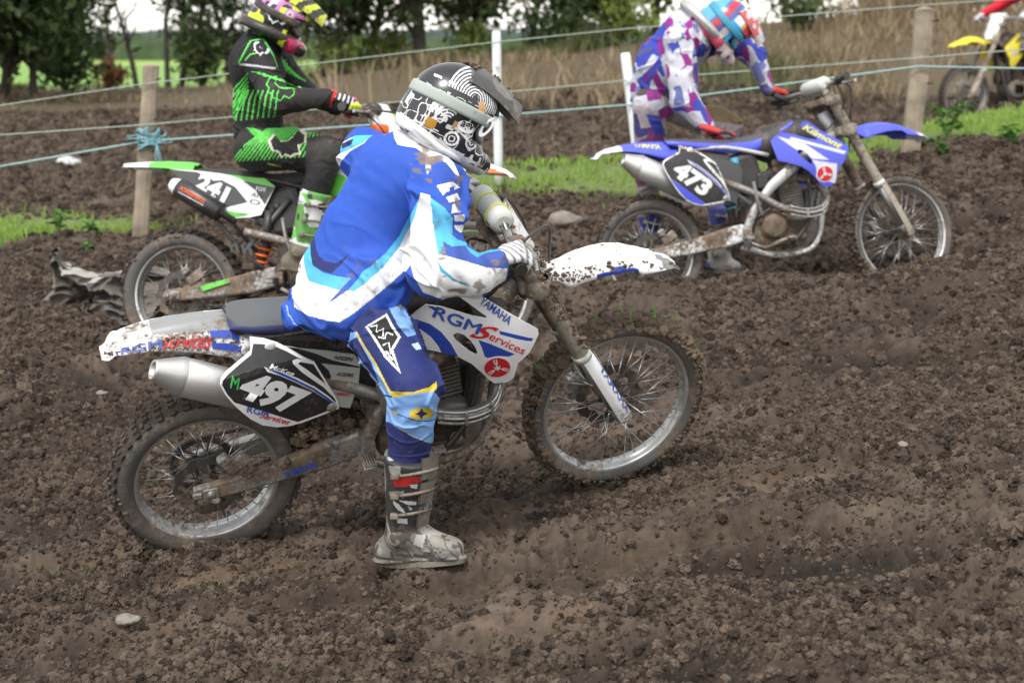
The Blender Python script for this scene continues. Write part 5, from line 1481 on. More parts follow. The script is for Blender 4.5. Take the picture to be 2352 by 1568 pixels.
clods_on('caked_mud', [c for c in bikeW.children if c.name.startswith('fork_leg')][0], P, .0060, 10)
P = []
for i in range(160):
    x = q.uniform(-.285, .17); t = -q.uniform(.55, 1.0); tt = -t; P.append((x, -(wf(x) * tt ** .85) - .001, tp(x) - (tp(x) - bt(x)) * tt ** 3.2))
clods_on('caked_mud', oF, P, .0035, 12)
P = [(q.uniform(.30, .56), q.uniform(-.09, .09), .10 + q.normal(.02, .02)) for i in range(300)] + [(q.uniform(.05, .5), q.uniform(-.12, -.07), .055 + q.normal(.0, .008) + .12 * 0) for i in range(60)]
clods_on('caked_mud', [c for c in bikeW.children if c.name.startswith('swingarm')][0], P, .008, 13)

# ---- blue sister machine
spB = dict(spW); spB = {k: v for k, v in spB.items() if not k.endswith('obj') and not k.endswith('obj-1') and not k.endswith('obj1')}
spB.update(swing='whitemud', frame='framew', seat='seatb', seatside='bluep', sh0='bluep', sh1='whiteb', sh2='blackg', pl0='whitemud', pl1='blackg', pl2='whitemud', pl3='bluep', ab0='greyg', ab1='greyg', rf0='bluep', rf1='whiteb', rf2='whiteb',
           rf_col=lambda x, y, z: 1 if (x < -.13 or (-.1 < x < .15 and z > .615 - .10 * (x + .1) * 0 and y < -.02 and y > -.07)) else 0, ff0='bluep', ff1='bluep', ff2='whiteb', ff_col=lambda x, y, z: 2 if x > 1.62 + .3 * abs(abs(y) - .05) else 0,
           guard='forkmud', guard_text=None, zips=False, fplate='whitemud', spring='cyan', handguard=False)
MB['framew'] = material('pale frame', (.56, .56, .55), .45, .3, mud=.42, msc=12)
MB['seatb'] = material('dark grey blue seat', (.050, .052, .075), .7, mud=.36, msc=8)
MB['whiteb'] = material('white graphic on blue', (.62, .63, .72), .4, mud=.25, msc=14)
BS1 = trace(POSE_B, [(1055, 400), (1090, 410), (1200, 440), (1330, 525), (1245, 520), (1140, 460)], yshroud, ZB)
BS2 = trace(POSE_B, [(1130, 405), (1420, 480), (1405, 495), (1120, 415)], yshroud, ZB)
BS3 = trace(POSE_B, [(1240, 525), (1370, 545), (1365, 650), (1330, 640), (1265, 610), (1260, 560)], yshroud, ZB)
BPB = trace(POSE_W, [(1060, 700), (1230, 745), (1400, 800), (1560, 850), (1500, 875), (1400, 880), (1290, 865), (1200, 815), (1130, 760)], yplate, Z1)
spB['sh_reg'] = [(BS1, 1), (BS2, 1), (BS3, 1)]; spB['pl_reg'] = [(PLATE_IN, 1), (PLATE_SWOOSH, 2), (PLATE_LINE, 2), (PLATE_BLUE, 3), (BPB, 3)]
bikeB, rwB, fwB, S_B = bike('motorcycle', POSE_B, 'muddy blue motocross motorcycle with number 473 sunk in the soil bank', spB)
T('473', Z1, (1062, 650), (1520, 800), (1210, 438), yplate, 'ltext', spB['plate_obj-1'], bold=.055, off=.0025)
lettering('Kilmont', *q3(POSE_B, yshroud, ZB, (1185, 362), (1385, 468), (1205, 335)), yshroud, MB['ytext'], spB['shroud_obj-1'], bold=.03, shear=.2)
tp, bt, wf = spB['rf_fun']
lettering('YAMAHA', (-.06, .5), (.09, .45), (-.06, 1.05), None, MB['ytext'], spB['rf_obj'], bold=.02, map3=lambda x, t: rfside(x, t))
tyre_mud(fwB, .350, .088, 1500, 0, 6.28, .0062, 71); tyre_mud(rwB, .333, .112, 1500, 0, 6.28, .0062, 72)
def b(bm): add_box(bm, (.50, -.105, .40), (.055, .03, .12), None, .008)
sub('reservoir', lambda bm: add_tube(bm, [(.505, -.10, .36), (.50, -.10, .50)], [.022, .022], 14), MB['cyan'], bikeB)

# ---- green machine with its own bodywork, traced at its own place
spG = dict(kind='k', swing='alu', frame='blackp', tank='blackp', seat='seatk', seatside='seatk', spring='orange', fork='silverf', guard='green', clamp='orange', ff0='whitemud', ff1='orange', ff2='orange',
           ff_col=lambda x, y, z: 1 if y < -.06 else 0, bar='alu', fplate='white', pad='blackp', seat_top=[(.02, .612), (.12, .625), (.3, .612), (.5, .585), (.62, .590), (.76, .640), (.86, .690)],
           seat_bot=[(.02, .595), (.12, .590), (.3, .562), (.5, .520), (.62, .515), (.76, .555), (.86, .655)], seat_x=(.02, .86))
MB['silverf'] = material('polished fork tube', (.60, .60, .60), .35, .6, mud=.22)
bikeG, rwG, fwG, S_G = bike('motorcycle', POSE_G, 'green, white and dark grey motocross motorcycle with number 241 at the left', spG)
yk = lambda x, z: -(.165 - .05 * min(max((x + .05) / .45, 0), 1))
KP = trace(POSE_G, [(650, 80), (760, 88), (900, 95), (1150, 125), (1420, 160), (1500, 165), (1590, 230), (1590, 245), (1540, 350), (1470, 490), (1370, 510), (1240, 520), (1140, 450), (1000, 370), (880, 290), (760, 180)], yk, ZG)
KG1 = trace(POSE_G, [(950, 60), (1150, 115), (1420, 155), (1510, 160), (1595, 232), (1590, 248), (1400, 215), (1200, 140), (1000, 95), (850, 78)], yk, ZG)
KG2 = trace(POSE_G, [(1140, 445), (1230, 465), (1370, 480), (1330, 500), (1240, 512), (1180, 480)], yk, ZG)
KD1 = trace(POSE_G, [(650, 80), (760, 95), (900, 108), (1050, 185), (1120, 180), (1240, 240), (1350, 375), (1300, 390), (1130, 430), (1000, 370), (880, 290), (760, 180)], yk, ZG)
KD2 = trace(POSE_G, [(1310, 185), (1590, 245), (1505, 400), (1420, 270)], yk, ZG)
for s in (-1, 1):
    yy = lambda x, z: yk(x, z) * (-s)
    o = panel('side_panel', KP, yy, .006, [MB['white'], MB['green'], MB['greyg']], [(KG1, 1), (KG2, 1), (KD1, 2), (KD2, 2)], [], .02, bikeG, s)
    if s < 0: oK = o
TK = lambda s, bl, br, tl, mat, **k: lettering(s, *q3(POSE_G, yk, ZG, bl, br, tl), yk, MB[mat], oK, **k)
TK('241', (872, 245), (1140, 385), (940, 112), 'ltext', bold=.055)
TK('ASV', (1375, 318), (1490, 350), (1390, 285), 'ktext', bold=.01, shear=.2)
TK('O', (1362, 385), (1455, 405), (1378, 345), 'ktext', bold=.0)
TK('FOX', (1425, 272), (1515, 285), (1430, 235), 'ltext', bold=.02)
# its silencer: short black can with a pale cone
pa, pb = np.array(POSE_G.local(*ZG(1110, 470), -.155)), np.array(POSE_G.local(*ZG(735, 245), -.155))
mf = sub('silencer', lambda bm: add_tube(bm, [tuple(pa + (pb - pa) * t) for t in (-.35, -.04, 0, .02, .5, .98, 1)], [.016, .018, .044, .048, .050, .050, .046], 24), MB['blackg'], bikeG)
sub('end_cap', lambda bm: add_tube(bm, [tuple(pa + (pb - pa) * t) for t in (.99, 1.02, 1.12, 1.17)], [.044, .043, .034, .026], 20), MB['white'], mf)
ysil = lambda x, z: -.155 - .049
lettering('POWERPARTS', *q3(POSE_G, ysil, ZG, (735, 262), (955, 385), (765, 235)), lambda x, z: -.2045, MB['orange'], mf, off=.002, bold=.02)
lettering('POWERPARTS', *q3(POSE_G, ysil, ZG, (735, 290), (955, 410), (740, 280)), lambda x, z: -.2045, MB['ltext'], mf, off=.002, bold=.02)
# rear mudguard: thin wedge
ktp = interp(trace(POSE_G, [(288, 38), (450, 28), (650, 22), (850, 30), (1000, 60)], lambda x, z: 0., ZG)); 
kbt = interp(trace(POSE_G, [(288, 62), (450, 66), (650, 76), (760, 96), (900, 110)], lambda x, z: -.07, ZG))
shell('rear_fender', (trace(POSE_G, [(288, 38)], lambda x, z: 0., ZG)[0][0], .10), ktp, lambda x: min(kbt(x), ktp(x) - .004), interp([(-.4, .04), (-.3, .07), (-.1, .09), (.1, .1)]), [MB['whitemud'], MB['green']], bikeG, colour=lambda x, y, z: 1 if x > -.14 else 0)
def b(bm):
    for s in (-1, 1):
        add_tube(bm, [(.60, s * .10, .45), (.36, s * .10, .20), (.46, s * .10, .12)], .014, 8); add_tube(bm, [(.36, s * .10, .20), (.1, s * .09, .5)], .012, 8)
    for i in range(4): add_box(bm, (.30 + .035 * i, -.125, .235 - .01 * i), (.012, .006, .05), Matrix.Rotation(-.4, 3, 'Y'), .002)
sub('subframe', b, MB['greyg'], bikeG)
# green shrouds and frame covers
KS = [(.70, .60), (.86, .63), (1.0, .62), (1.14, .50), (1.10, .40), (1.0, .33), (.93, .36), (.86, .46), (.74, .52)]
for s in (-1, 1):
    panel('shroud', round_poly(KS, 1), lambda x, z: yshroud(x, z) * (-s), .006, [MB['green'], MB['white']], [([(.7, .6), (.9, .63), (1.14, .5), (1.1, .47), (.88, .56), (.72, .55)], 1)], [], .02, bikeG, s)
ksw = trace(POSE_G, [(930, 1125), (1180, 1055), (1200, 1090), (960, 1168)], yswing, ZG)
panel('swingarm_sticker', ksw, lambda x, z: -.117, .001, [MB['green']], [], [], .03, bikeG, -1)
tyre_mud(rwG, .326, .112, 500, 0, 6.28, .0045, 81)

# ---- yellow machine coming the other way behind the fence, cut by the picture edge
spY = {k: v for k, v in spW.items() if not k.endswith('obj') and not k.endswith('obj-1') and not k.endswith('obj1')}
spY.update(sh0='yellow', sh1='greyw', ff0='yellow', ff1='yellow', ff2='yellow', rf0='yellow', rf1='yellow', rf2='yellow', seat='seatk', seatside='seatk', pl0='yellow', pl1='white', pl2='white', pl3='yellow', guard='forkmud', guard_text=None, zips=False, fplate='white', emblem=False, frame='blackp', ab0='blackp', ab1='blackp')
bikeY, rwY, fwY, S_Y = bike('motorcycle', POSE_Y, 'yellow motocross motorcycle coming towards the left behind the fence, cut by the right edge', spY)
# ------------------------------------------------------------------ riders
Z6, Z3 = zoomf(650, 280, 2.7037), zoomf(1400, 0, 3.36)
Z5 = zoomf(0, 0, 2.6133)
ZHEL = zoomf(900, 100, 4.704)
M_SKIN = material('skin', (.48, .25, .17), .55, var=.08)
M_HAIR = material('dark hair', (.03, .02, .014), .8, var=.4, vsc=60, bump=.6, bsc=400)

class Plane:
    """Flat pattern plane through a garment, square to the direction it is looked at from behind."""
    def __init__(s, u, v, Y):
        s.c = at(u, v, Y); n = EYE - s.c; s.n = n / np.linalg.norm(n)
        s.e1 = np.cross([0, 0, 1], s.n); s.e1 /= np.linalg.norm(s.e1); s.e2 = np.cross(s.n, s.e1)
    def of(s, P): return np.c_[(P - s.c) @ s.e1, (P - s.c) @ s.e2]
    def poly(s, pts, z):
        o = []
        for p in pts:
            u, v = z(*p) if z else p
            d = ray(u, v); t = ((s.c - EYE) @ s.n) / (d @ s.n); q = EYE + d * t
            o.append(((q - s.c) @ s.e1, (q - s.c) @ s.e2))
        return o

def print_on(me, plane, base, items, z, front=-.25, offset=None, wob=0.004):
    """Cloth print: face colours from flat pattern pieces; base may be a function of the face centres."""
    C, N = centers(me)
    if offset is not None: C = C + offset
    fc = base(C, N) if callable(base) else np.tile(np.array(base, float), (len(C), 1))
    Q = plane.of(C) + wob * np.c_[noise(C, 14, 3), noise(C, 14, 4)]
    vis = N @ plane.n > front
    for pts, col in items:
        k = inpoly(Q, plane.poly(pts, z)) & vis
        fc[k] = col
    paint(me, fc)
    return fc

def stroke(pts, w):
    """Thin band along a line, as a polygon."""
    p = np.array(pts, float); t = np.gradient(p, axis=0); t /= np.linalg.norm(t, axis=1)[:, None] + 1e-9; n = np.c_[-t[:, 1], t[:, 0]] * w / 2
    return [tuple(x) for x in np.r_[p + n, (p - n)[::-1]]]

def cloth(name, prims, k, h, mat, root, fold=.006, fsc=9., seed=1, split=1, carve=None, axis=None, base=None, rel=3):
    def disp(V):
        q = V.copy()
        if axis is not None:
            a = np.array(axis, float); a /= np.linalg.norm(a); q = q - (q @ a)[:, None] * a * .62
        w = q + .04 * np.c_[noise(q, 7, seed + 5), noise(q, 7, seed + 6), noise(q, 7, seed + 7)]
        g1, g2 = noise(w, fsc * .8, seed), noise(w, fsc * 1.7, seed + 1); m = np.clip(.55 + 1.1 * noise(V, 4.5, seed + 3), .12, 1.2)
        r = m * (1.25 * np.exp(-(g1 / .11) ** 2) + .75 * np.exp(-(g2 / .14) ** 2)) - .35 + .35 * noise(w, fsc * .7, seed + 4) + .10 * noise(w, fsc * 5, seed + 2)
        return fold * r
    V, Q = body(prims, k, h, split=split, carve=carve, disp=disp, rel=rel)
    c = np.array(root.location)
    o = link(name, mesh_np(name, V - c, Q), mat, root)
    return o

def to_np(v): return np.array(v, float)
def unit(v): v = np.array(v, float); return v / np.linalg.norm(v)

def hand(name, c, b, f, n, wrist, mat, root, open_=0., colour=None, s=1.0, h=.0035):
    """Glove closed on a bar through c (axis b towards the thumb side, f forward, n up) or, with open_, laid flat."""
    c, b, f, n, wrist = map(to_np, (c, b, f, n, wrist))
    P = []
    kn = []
    for i, (off, L, r) in enumerate(((.033, .92, .0108), (.011, 1.0, .0112), (-.011, .95, .0108), (-.032, .80, .0098))):
        o = c + b * off * s
        if open_:
            k = o + n * .016 + f * .012; p1 = k + f * .036 * L + b * off * .30 + n * .004; p2 = p1 + f * .026 * L + b * off * .2 - n * .007; p3 = p2 + f * .018 * L - n * .009
        else:
            k = o + n * (.036 - .003 * i) * s - f * .006; p1 = o + n * .022 * L + f * .034 * L; p2 = o + f * .030 * L - n * .014; p3 = o + f * .004 - n * .027
        kn.append(k)
        P += [cone(k, p1, r * 1.12, r * 1.05, k=.004), cone(p1, p2, r * 1.05, r, k=.004), cone(p2, p3, r, r * .9, k=.004)]
    pm = (kn[0] + kn[3]) / 2; d = wrist - pm
    for k in kn: P.append(cone(k, k * .35 + (wrist + (k - pm) * .55) * .65, .0135, .018, k=.012))
    P.append(cone(pm + d * .35, wrist, .029, .026, (n, .72), k=.016))
    t0 = c + b * .030 + d * .55; t1 = c + b * .052 + d * .22 - n * .006; t2 = c + b * .058 - n * .014 + f * .008; t3 = t2 + f * .022 - n * .006 - b * .006
    P += [cone(t0, t1, .017, .0145, k=.010), cone(t1, t2, .0135, .012, k=.006), cone(t2, t3, .0118, .010, k=.005)]
    V, Q = body(P, .005, h, .01, split=1, rel=1)
    me = mesh_np(name, V - np.array(root.location), Q)
    o = link(name, me, mat, root)
    C, N = centers(me); C = C + np.array(root.location)
    if colour is not None: paint(me, colour((C - c) @ b, (C - c) @ f, (C - c) @ n, C))
    return o

def helmet(root, c, F, U, colour, mat, visor_mat, visor_col, strap, lens, s=1.0, trim=None, h=.0045, size=1.0):
    """Off-road helmet in frame F (forward), U (up); returns the shell object."""
    c = to_np(c); F = unit(F); U = unit(to_np(U) - F * (to_np(U) @ F)); L = np.cross(U, F)
    R3 = np.stack([F, L, U], 1)
    pr = [ball((-.005, 0, .015), .140 * s, [((1, 0, 0), 1.08), ((0, 1, 0), .93)]),
          cone((-.05, 0, -.055), (.02, 0, -.06), .118, .112, ((0, 1, 0), .92))]
    for y in (-1, 1):
        pr += [cone((.03, y * .082, -.075), (.095, y * .066, -.105), .040, .036, k=.03), cone((.095, y * .066, -.105), (.148, y * .022, -.112), .036, .032, k=.02)]
    pr.append(cone((.148, -.022, -.112), (.148, .022, -.112), .033, .033, k=.02))
    def carve(P):
        inner = np.linalg.norm((P - np.array([-.004, 0, -.0])) / np.array([1.05, .90, 1.0]), axis=1) - .117
        low = np.linalg.norm((P - np.array([-.0, 0, -.13])) / np.array([1.05, .86, 1.0]), axis=1) - .108
        port = np.maximum(np.maximum(.045 - P[:, 0], np.abs(P[:, 2] + .008 - .10 * np.clip(P[:, 0] - .1, -.1, .1)) - .052), np.abs(P[:, 1]) - .112)
        bot = -.148 - P[:, 2] + .30 * np.clip(-P[:, 0], -.05, .12) 
        return np.maximum(np.maximum(-inner, -low), np.maximum(-port, bot))
    V, Q = body(pr, .03, h, .02, split=1, rel=2, carve=carve)
    me = mesh_np('helmet', V, Q); C, N = centers(me); paint(me, colour(C, N))
    o = link('helmet', me, mat, root)
    M = (Matrix([list(r) for r in R3]) * size).to_4x4(); M.translation = Vector(c - np.array(root.location)); o.matrix_local = M
    # visor: curved peak with turned edges
    sec = []
    for t in np.linspace(0, 1, 26):
        x = .005 + .200 * t; w = .108 - .062 * t ** 2; zc = .158 - .006 * t - .048 * t ** 2
        sec.append([(x - .035 * abs(y) ** 2 * (1 - t), w * y, zc - .050 * abs(y) ** 2.4 + .010 * math.exp(-(y * 4) ** 2)) for y in np.linspace(-1, 1, 25)])
    V, F_ = loft(sec); V = np.array(V); Fq = np.array(F_); n = len(V); Nn = vnormals(V, Fq); Nn *= np.sign(Nn[n // 2, 2]); V2 = V - Nn * .004
    me = mesh_np('visor', np.r_[V, V2], np.r_[Fq, Fq[:, ::-1] + n]); C, N = centers(me); paint(me, visor_col(C, N))
    link('visor', me, visor_mat, o)
    # goggles: frame and lens in the eye port, strap round the shell
    rg = []
    for a in np.linspace(0, 2 * math.pi, 49)[:-1]:
        y, z = .088 * math.cos(a), -.006 + .044 * math.sin(a) + (.016 * math.exp(-(math.cos(a) / .25) ** 2) if math.sin(a) < 0 else 0)
        rg.append((.118 - .50 * y * y / .088, y, z))
    sub('goggle_frame', lambda bm: add_tube(bm, rg, .011, 8, closed=True), strap, o)
    def b(bm):
        m = bm.verts.new((.128, 0, -.004)); vs = [bm.verts.new(Vector(p) * .98 + Vector((.006, 0, 0))) for p in rg]
        mid = [bm.verts.new((Vector(p) * .55 + Vector((.124, 0, -.004)) * .45)) for p in rg]
        for i in range(len(vs)):
            j = (i + 1) % len(vs); bm.faces.new((vs[i], vs[j], mid[j], mid[i])).smooth = True; bm.faces.new((mid[i], mid[j], m)).smooth = True
    sub('goggle_lens', b, lens, o)
    sec = []
    for a in np.linspace(R_(52), R_(308), 60):
        x, y = -.005 + .1545 * s * math.cos(a), .1335 * s * math.sin(a); zc = .022 - .004 * math.cos(a)
        k = lambda z: math.sqrt(max(.2, 1 - ((z - .015) / (.142 * s)) ** 2))
        sec.append([(x * k(zc + dz) * q, y * k(zc + dz) * q, zc + dz) for dz, q in ((-.019, 1.0), (-.019, 1.020), (-.010, 1.025), (.010, 1.025), (.019, 1.020), (.019, 1.0))])
    V, F_ = loft(sec)
    link('goggle_strap', mesh_np('goggle_strap', V, np.array(F_)), strap, o)
    if trim is not None:
        rg = [(-.02 + .128 * math.cos(a), .108 * math.sin(a), -.120 + .030 * min(0, math.cos(a)) * -1.1 - .012 * max(0, math.cos(a))) for a in np.linspace(R_(40), R_(320), 40)]
        sub('rim_trim', lambda bm: add_tube(bm, rg, .009, 8), trim, o)
    return o, R3, c

def figure(root, J, sc=1.0):
    """One continuous body under the clothes: head with face, neck, torso, limbs. J: joint -> world point."""
    g = lambda k: to_np(J[k])
    F, U = unit(J['F']), unit(J['U']); L = np.cross(U, F); h = g('head')
    P = [cone(g('pelvis'), g('waist'), .105, .095), cone(g('waist'), g('chest'), .095, .115), cone(g('chest'), g('neck'), .10, .055),
         cone(g('neck'), h - U * .05, .052, .050, k=.02), ball(h + U * .012 - F * .01, .088, [(L, .86), (U, 1.12)], k=.02), cone(h + F * .03 - U * .05, h + F * .062 - U * .082, .050, .030, (L, .9), k=.02),
         cone(h + F * .088 - U * .002, h + F * .104 - U * .032, .009, .014, k=.012), ball(h + F * .080 - U * .060, .014, (L, 1.6), k=.010)]
    for s in (-1, 1): P += [ball(h + L * s * .078 - U * .012, .020, (L, .5), k=.008), ball(h + F * .070 + L * s * .032 + U * .004, .014, k=.008)]
    for s in 'rl':
        P += [cone(g('sh_' + s), g('el_' + s), .046, .038), cone(g('el_' + s), g('wr_' + s), .036, .026), cone(g('chest'), g('sh_' + s), .07, .052),
              cone(g('hip_' + s), g('kn_' + s), .074, .050), cone(g('kn_' + s), g('an_' + s), .050, .036), cone(g('pelvis'), g('hip_' + s), .085, .078)]
    V, Q = body(P, .03, .016, rel=2)
    o = link('body', mesh_np('body', V - np.array(root.location), Q), M_SKIN, root)
    return o

def boot(root, kn, an, heel, toe, mat, solemat, colour, h=.007, sole_up=(0, 0, 1), name='boot', split=1):
    kn, an, heel, toe = map(to_np, (kn, an, heel, toe)); up = unit(sole_up)
    d = kn - an; top = an + d / np.linalg.norm(d) * min(.29, np.linalg.norm(d) * .70); fw = unit(toe - heel); side = np.cross(fw, up)
    P = [cone(an + up * .02, top, .056, .082, k=.025), cone(an, heel + up * .045 + fw * .012, .052, .046, k=.025), cone(heel + up * .040 + fw * .01, toe + up * .034 - fw * .050, .048, .043, (up, .92), k=.02), cone(an + fw * .025 + up * .005, toe - fw * .09 + up * .054, .050, .036, k=.03), ball(toe - fw * .045 + up * .034, .045, (up, .86), k=.015), ball(an + side * .022, .044, k=.012), cone(heel + up * .012, toe + up * .012 - fw * .04, .050, .046, (up, .26), k=.006)]
    # buckled plates up the shin
    for t in (.25, .5, .75): P.append(cone(an + (top - an) * t + fw * .040, an + (top - an) * (t + .13) + fw * .046, .038, .042, k=.008))
    cut = lambda V: np.maximum((V - top) @ unit(d), -(V - heel) @ up)
    V, Q = body(P, .03, h, .02, split=split, rel=2, carve=cut)
    me = mesh_np(name, V - np.array(root.location), Q); C, N = centers(me); C = C + np.array(root.location)
    t = ((C - an) @ (top - an)) / ((top - an) @ (top - an))
    paint(me, colour(C, t, (C - heel) @ fw, (C - an) @ side))
    o = link(name, me, mat, root)
    r0 = np.array(root.location)
    def b(bm):
        n = 28; rg = []
        for zz, q in ((.0, .96), (.016, 1.0), (.022, .98)):
            ring = []
            for j in range(n):
                a = 2 * math.pi * j / n; x = math.cos(a); y = math.sin(a)
                Lh = np.linalg.norm(toe - heel) / 2 + .016
                w = (.043 + .004 * x) * q
                ring.append(bm.verts.new(tuple(heel + (toe - heel) * .5 + fw * (x * Lh * q) + side * y * w - up * (.012 - zz) - r0)))
            rg.append(ring)
        for p, q in zip(rg[:-1], rg[1:]):
            for j in range(n): bm.faces.new((p[j], p[(j + 1) % n], q[(j + 1) % n], q[j]))
        bm.faces.new(rg[0]); bm.faces.new(rg[-1])
    sub('sole', b, solemat, o)
    sub('ankle_pivot', lambda bm: add_lathe(bm, [(0, .012), (.020, .012), (.026, .008), (.028, 0)], 20), solemat, o, Matrix.Translation(tuple(an + side * .052 - fw * .004 - r0)) @ Matrix.Rotation(math.atan2(side[1], side[0]) - math.pi / 2, 4, 'Z'))
    sub('toe_cap', lambda bm: [add_tube(bm, [tuple(toe - fw * q_ + up * (.030 + .022 * math.cos(a) + .006) + side * .048 * math.sin(a) - r0) for a in np.linspace(-1.5, 1.5, 12)], .005, 6) for q_ in (.055, .075, .095)], solemat, o)
    ddir = unit(top - an)
    for t0, t1, ww in ((.10, .36, .62), (.40, .66, .66), (.70, .97, .70)):     # moulded shin plates
        rg = []
        for t_ in np.linspace(t0, t1, 5):
            cc = an + (top - an) * t_; rr = (.058 + .020 * t_)
            rg.append([tuple(cc + fw * (rr * 1.12 * math.cos(a) + .013) + side * rr * 1.06 * math.sin(a) - r0) for a in np.linspace(-ww, ww, 9)])
        V3, F3 = loft(rg); V3 = np.array(V3); n3 = len(V3); V4 = V3 - fw * .006
        link('shin_plate', mesh_np('shin_plate', np.r_[V3, V4], np.r_[np.array(F3), np.array(F3)[:, ::-1] + n3]), solemat, o)
    for i, tt in enumerate((.30, .55, .80)):
        cc = an + (top - an) * tt; rr = .060 + .022 * tt
        sub('buckle_strap', lambda bm: add_tube(bm, [tuple(cc + fw * rr * 1.02 * math.cos(a) * 1.10 + side * rr * 1.03 * math.sin(a) + fw * .012 - r0) for a in np.linspace(R_(-10), R_(112), 14)], .0055, 6), solemat, o)
        sub('buckle', lambda bm: add_box(bm, tuple(cc + side * rr * 1.10 - r0), (.026, .026, .018), None, .004), solemat, o)
    return o

cl = lambda *c: np.array(c, float)
WHT, BLU, CYA, NVY, LBL, YEL_, BLK, GRY = cl(.78, .78, .79), cl(.020, .082, .44), cl(.085, .42, .68), cl(.014, .024, .125), cl(.20, .38, .72), cl(.62, .46, .04), cl(.014, .014, .016), cl(.30, .30, .30)
M_JERSEY = material('jersey cloth', attr=True, rough=.75, var=.06, mud=.24, msc=7, bump=.12, bsc=700, spec=.25)
M_TROUSER = material('trouser cloth', attr=True, rough=.7, var=.15, mud=.26, msc=9, bump=.2, bsc=500, spec=.25)
M_BOOT = material('muddy boot', attr=True, rough=.55, var=.25, vsc=14, mud=.33, msc=11, bump=.2, bsc=150)
M_SOLE = material('boot sole', (.20, .18, .15), .8, mud=.5, msc=14)
M_GLOVE = material('glove', attr=True, rough=.75, mud=.28, msc=22, bump=.2, bsc=400)
M_SHELL = material('helmet paint', attr=True, rough=.28, mud=.16, msc=16, var=.05, coat=.3)
M_VISOR = material('visor plastic', attr=True, rough=.35, mud=.40, msc=14)
M_STRAPW = material('pale grey goggle strap', (.36, .40, .37), .8, mud=.30, msc=22)
M_LENS = material('goggle lens', (.03, .03, .035), .1, mud=.2)
M_TRIMW = material('white helmet edge', (.75, .75, .77), .4, mud=.15)

# ================= rider in the blue jersey
p0 = at(785, 665, 5.58)
pw = empty('person', p0); tag(pw, 'rider in a blue jersey and black and white helmet, one boot on the soil', 'person', 'motocross riders')
JW = dict(pelvis=at(790, 672, 5.58), waist=at(835, 575, 5.58), chest=at(905, 450, 5.60), neck=at(985, 345, 5.60), head=at(1040, 258, 5.62), F=(.84, .32, -.42), U=(.42, .06, .90),
          sh_r=at(1005, 418, 5.47), sh_l=at(838, 352, 5.74), el_r=at(1004, 612, 5.29), wr_r=at(1143, 604, 5.37), el_l=at(930, 430, 6.02), wr_l=at(1020, 400, 6.02),
          hip_r=at(835, 712, 5.52), hip_l=at(775, 650, 5.71), kn_r=at(952, 890, 5.24), an_r=at(928, 1226, 5.38), kn_l=POSE_W.world((.80, .20, .42)), an_l=POSE_W.world((.52, .21, .17)))
figure(pw, JW)
j = JW
prims = [cone(at(800, 715, 5.46), at(868, 650, 5.47), .120, .125, k=.06), cone(at(775, 718, 5.56), at(808, 640, 5.56), .165, .172, ((.3, -.9, .1), .80)), cone(at(808, 640, 5.56), at(850, 545, 5.57), .172, .160, ((.3, -.9, .1), .80)), cone(at(850, 545, 5.57), at(905, 440, 5.60), .160, .150, ((.3, -.9, .1), .80)),
         cone(at(905, 440, 5.60), at(950, 372, 5.61), .145, .085, k=.06), cone(j['sh_r'], at(930, 400, 5.58), .088, .13, k=.05), cone(j['sh_l'], at(905, 400, 5.62), .085, .125, k=.05),
         cone(j['sh_r'], at(1000, 520, 5.37), .088, .082, k=.035), cone(at(1000, 520, 5.37), at(1002, 618, 5.29), .082, .092, k=.03), cone(at(1004, 622, 5.29), at(1085, 630, 5.32), .088, .078, k=.03), cone(at(1085, 632, 5.32), at(1138, 608, 5.365), .070, .054, k=.02),
         cone(j['sh_l'], j['el_l'], .085, .075, k=.04), cone(j['el_l'], at(1000, 405, 6.03), .072, .052, k=.03)]
ns = at(985, 338, 5.60); nn = unit(at(1005, 300, 5.62) - at(950, 385, 5.6))
def jcut(V):
    neck = np.maximum((V - (ns)) @ nn, -9)
    wr = unit(at(1143, 604, 5.37) - at(1085, 630, 5.32)); cu = np.where(np.linalg.norm(V - at(1150, 604, 5.38), axis=1) < .10, (V - at(1146, 606, 5.37)) @ wr, -1)
    dn = unit(at(760, 790, 5.54) - at(808, 640, 5.56)); hem = (V - at(752, 768, 5.54)) @ dn
    hem = np.where((V - at(940, 640, 5.4)) @ np.array([1, 0, 0]) > 0, -1, hem)
    return np.maximum(np.maximum(neck, cu), hem)
jer = cloth('jersey', prims, .040, .011, M_JERSEY, pw, fold=.020, fsc=7.0, seed=3, split=2, carve=jcut, axis=unit(at(960, 700, 5.5) - at(760, 480, 5.6)))
PLW = Plane(870, 540, 5.5)
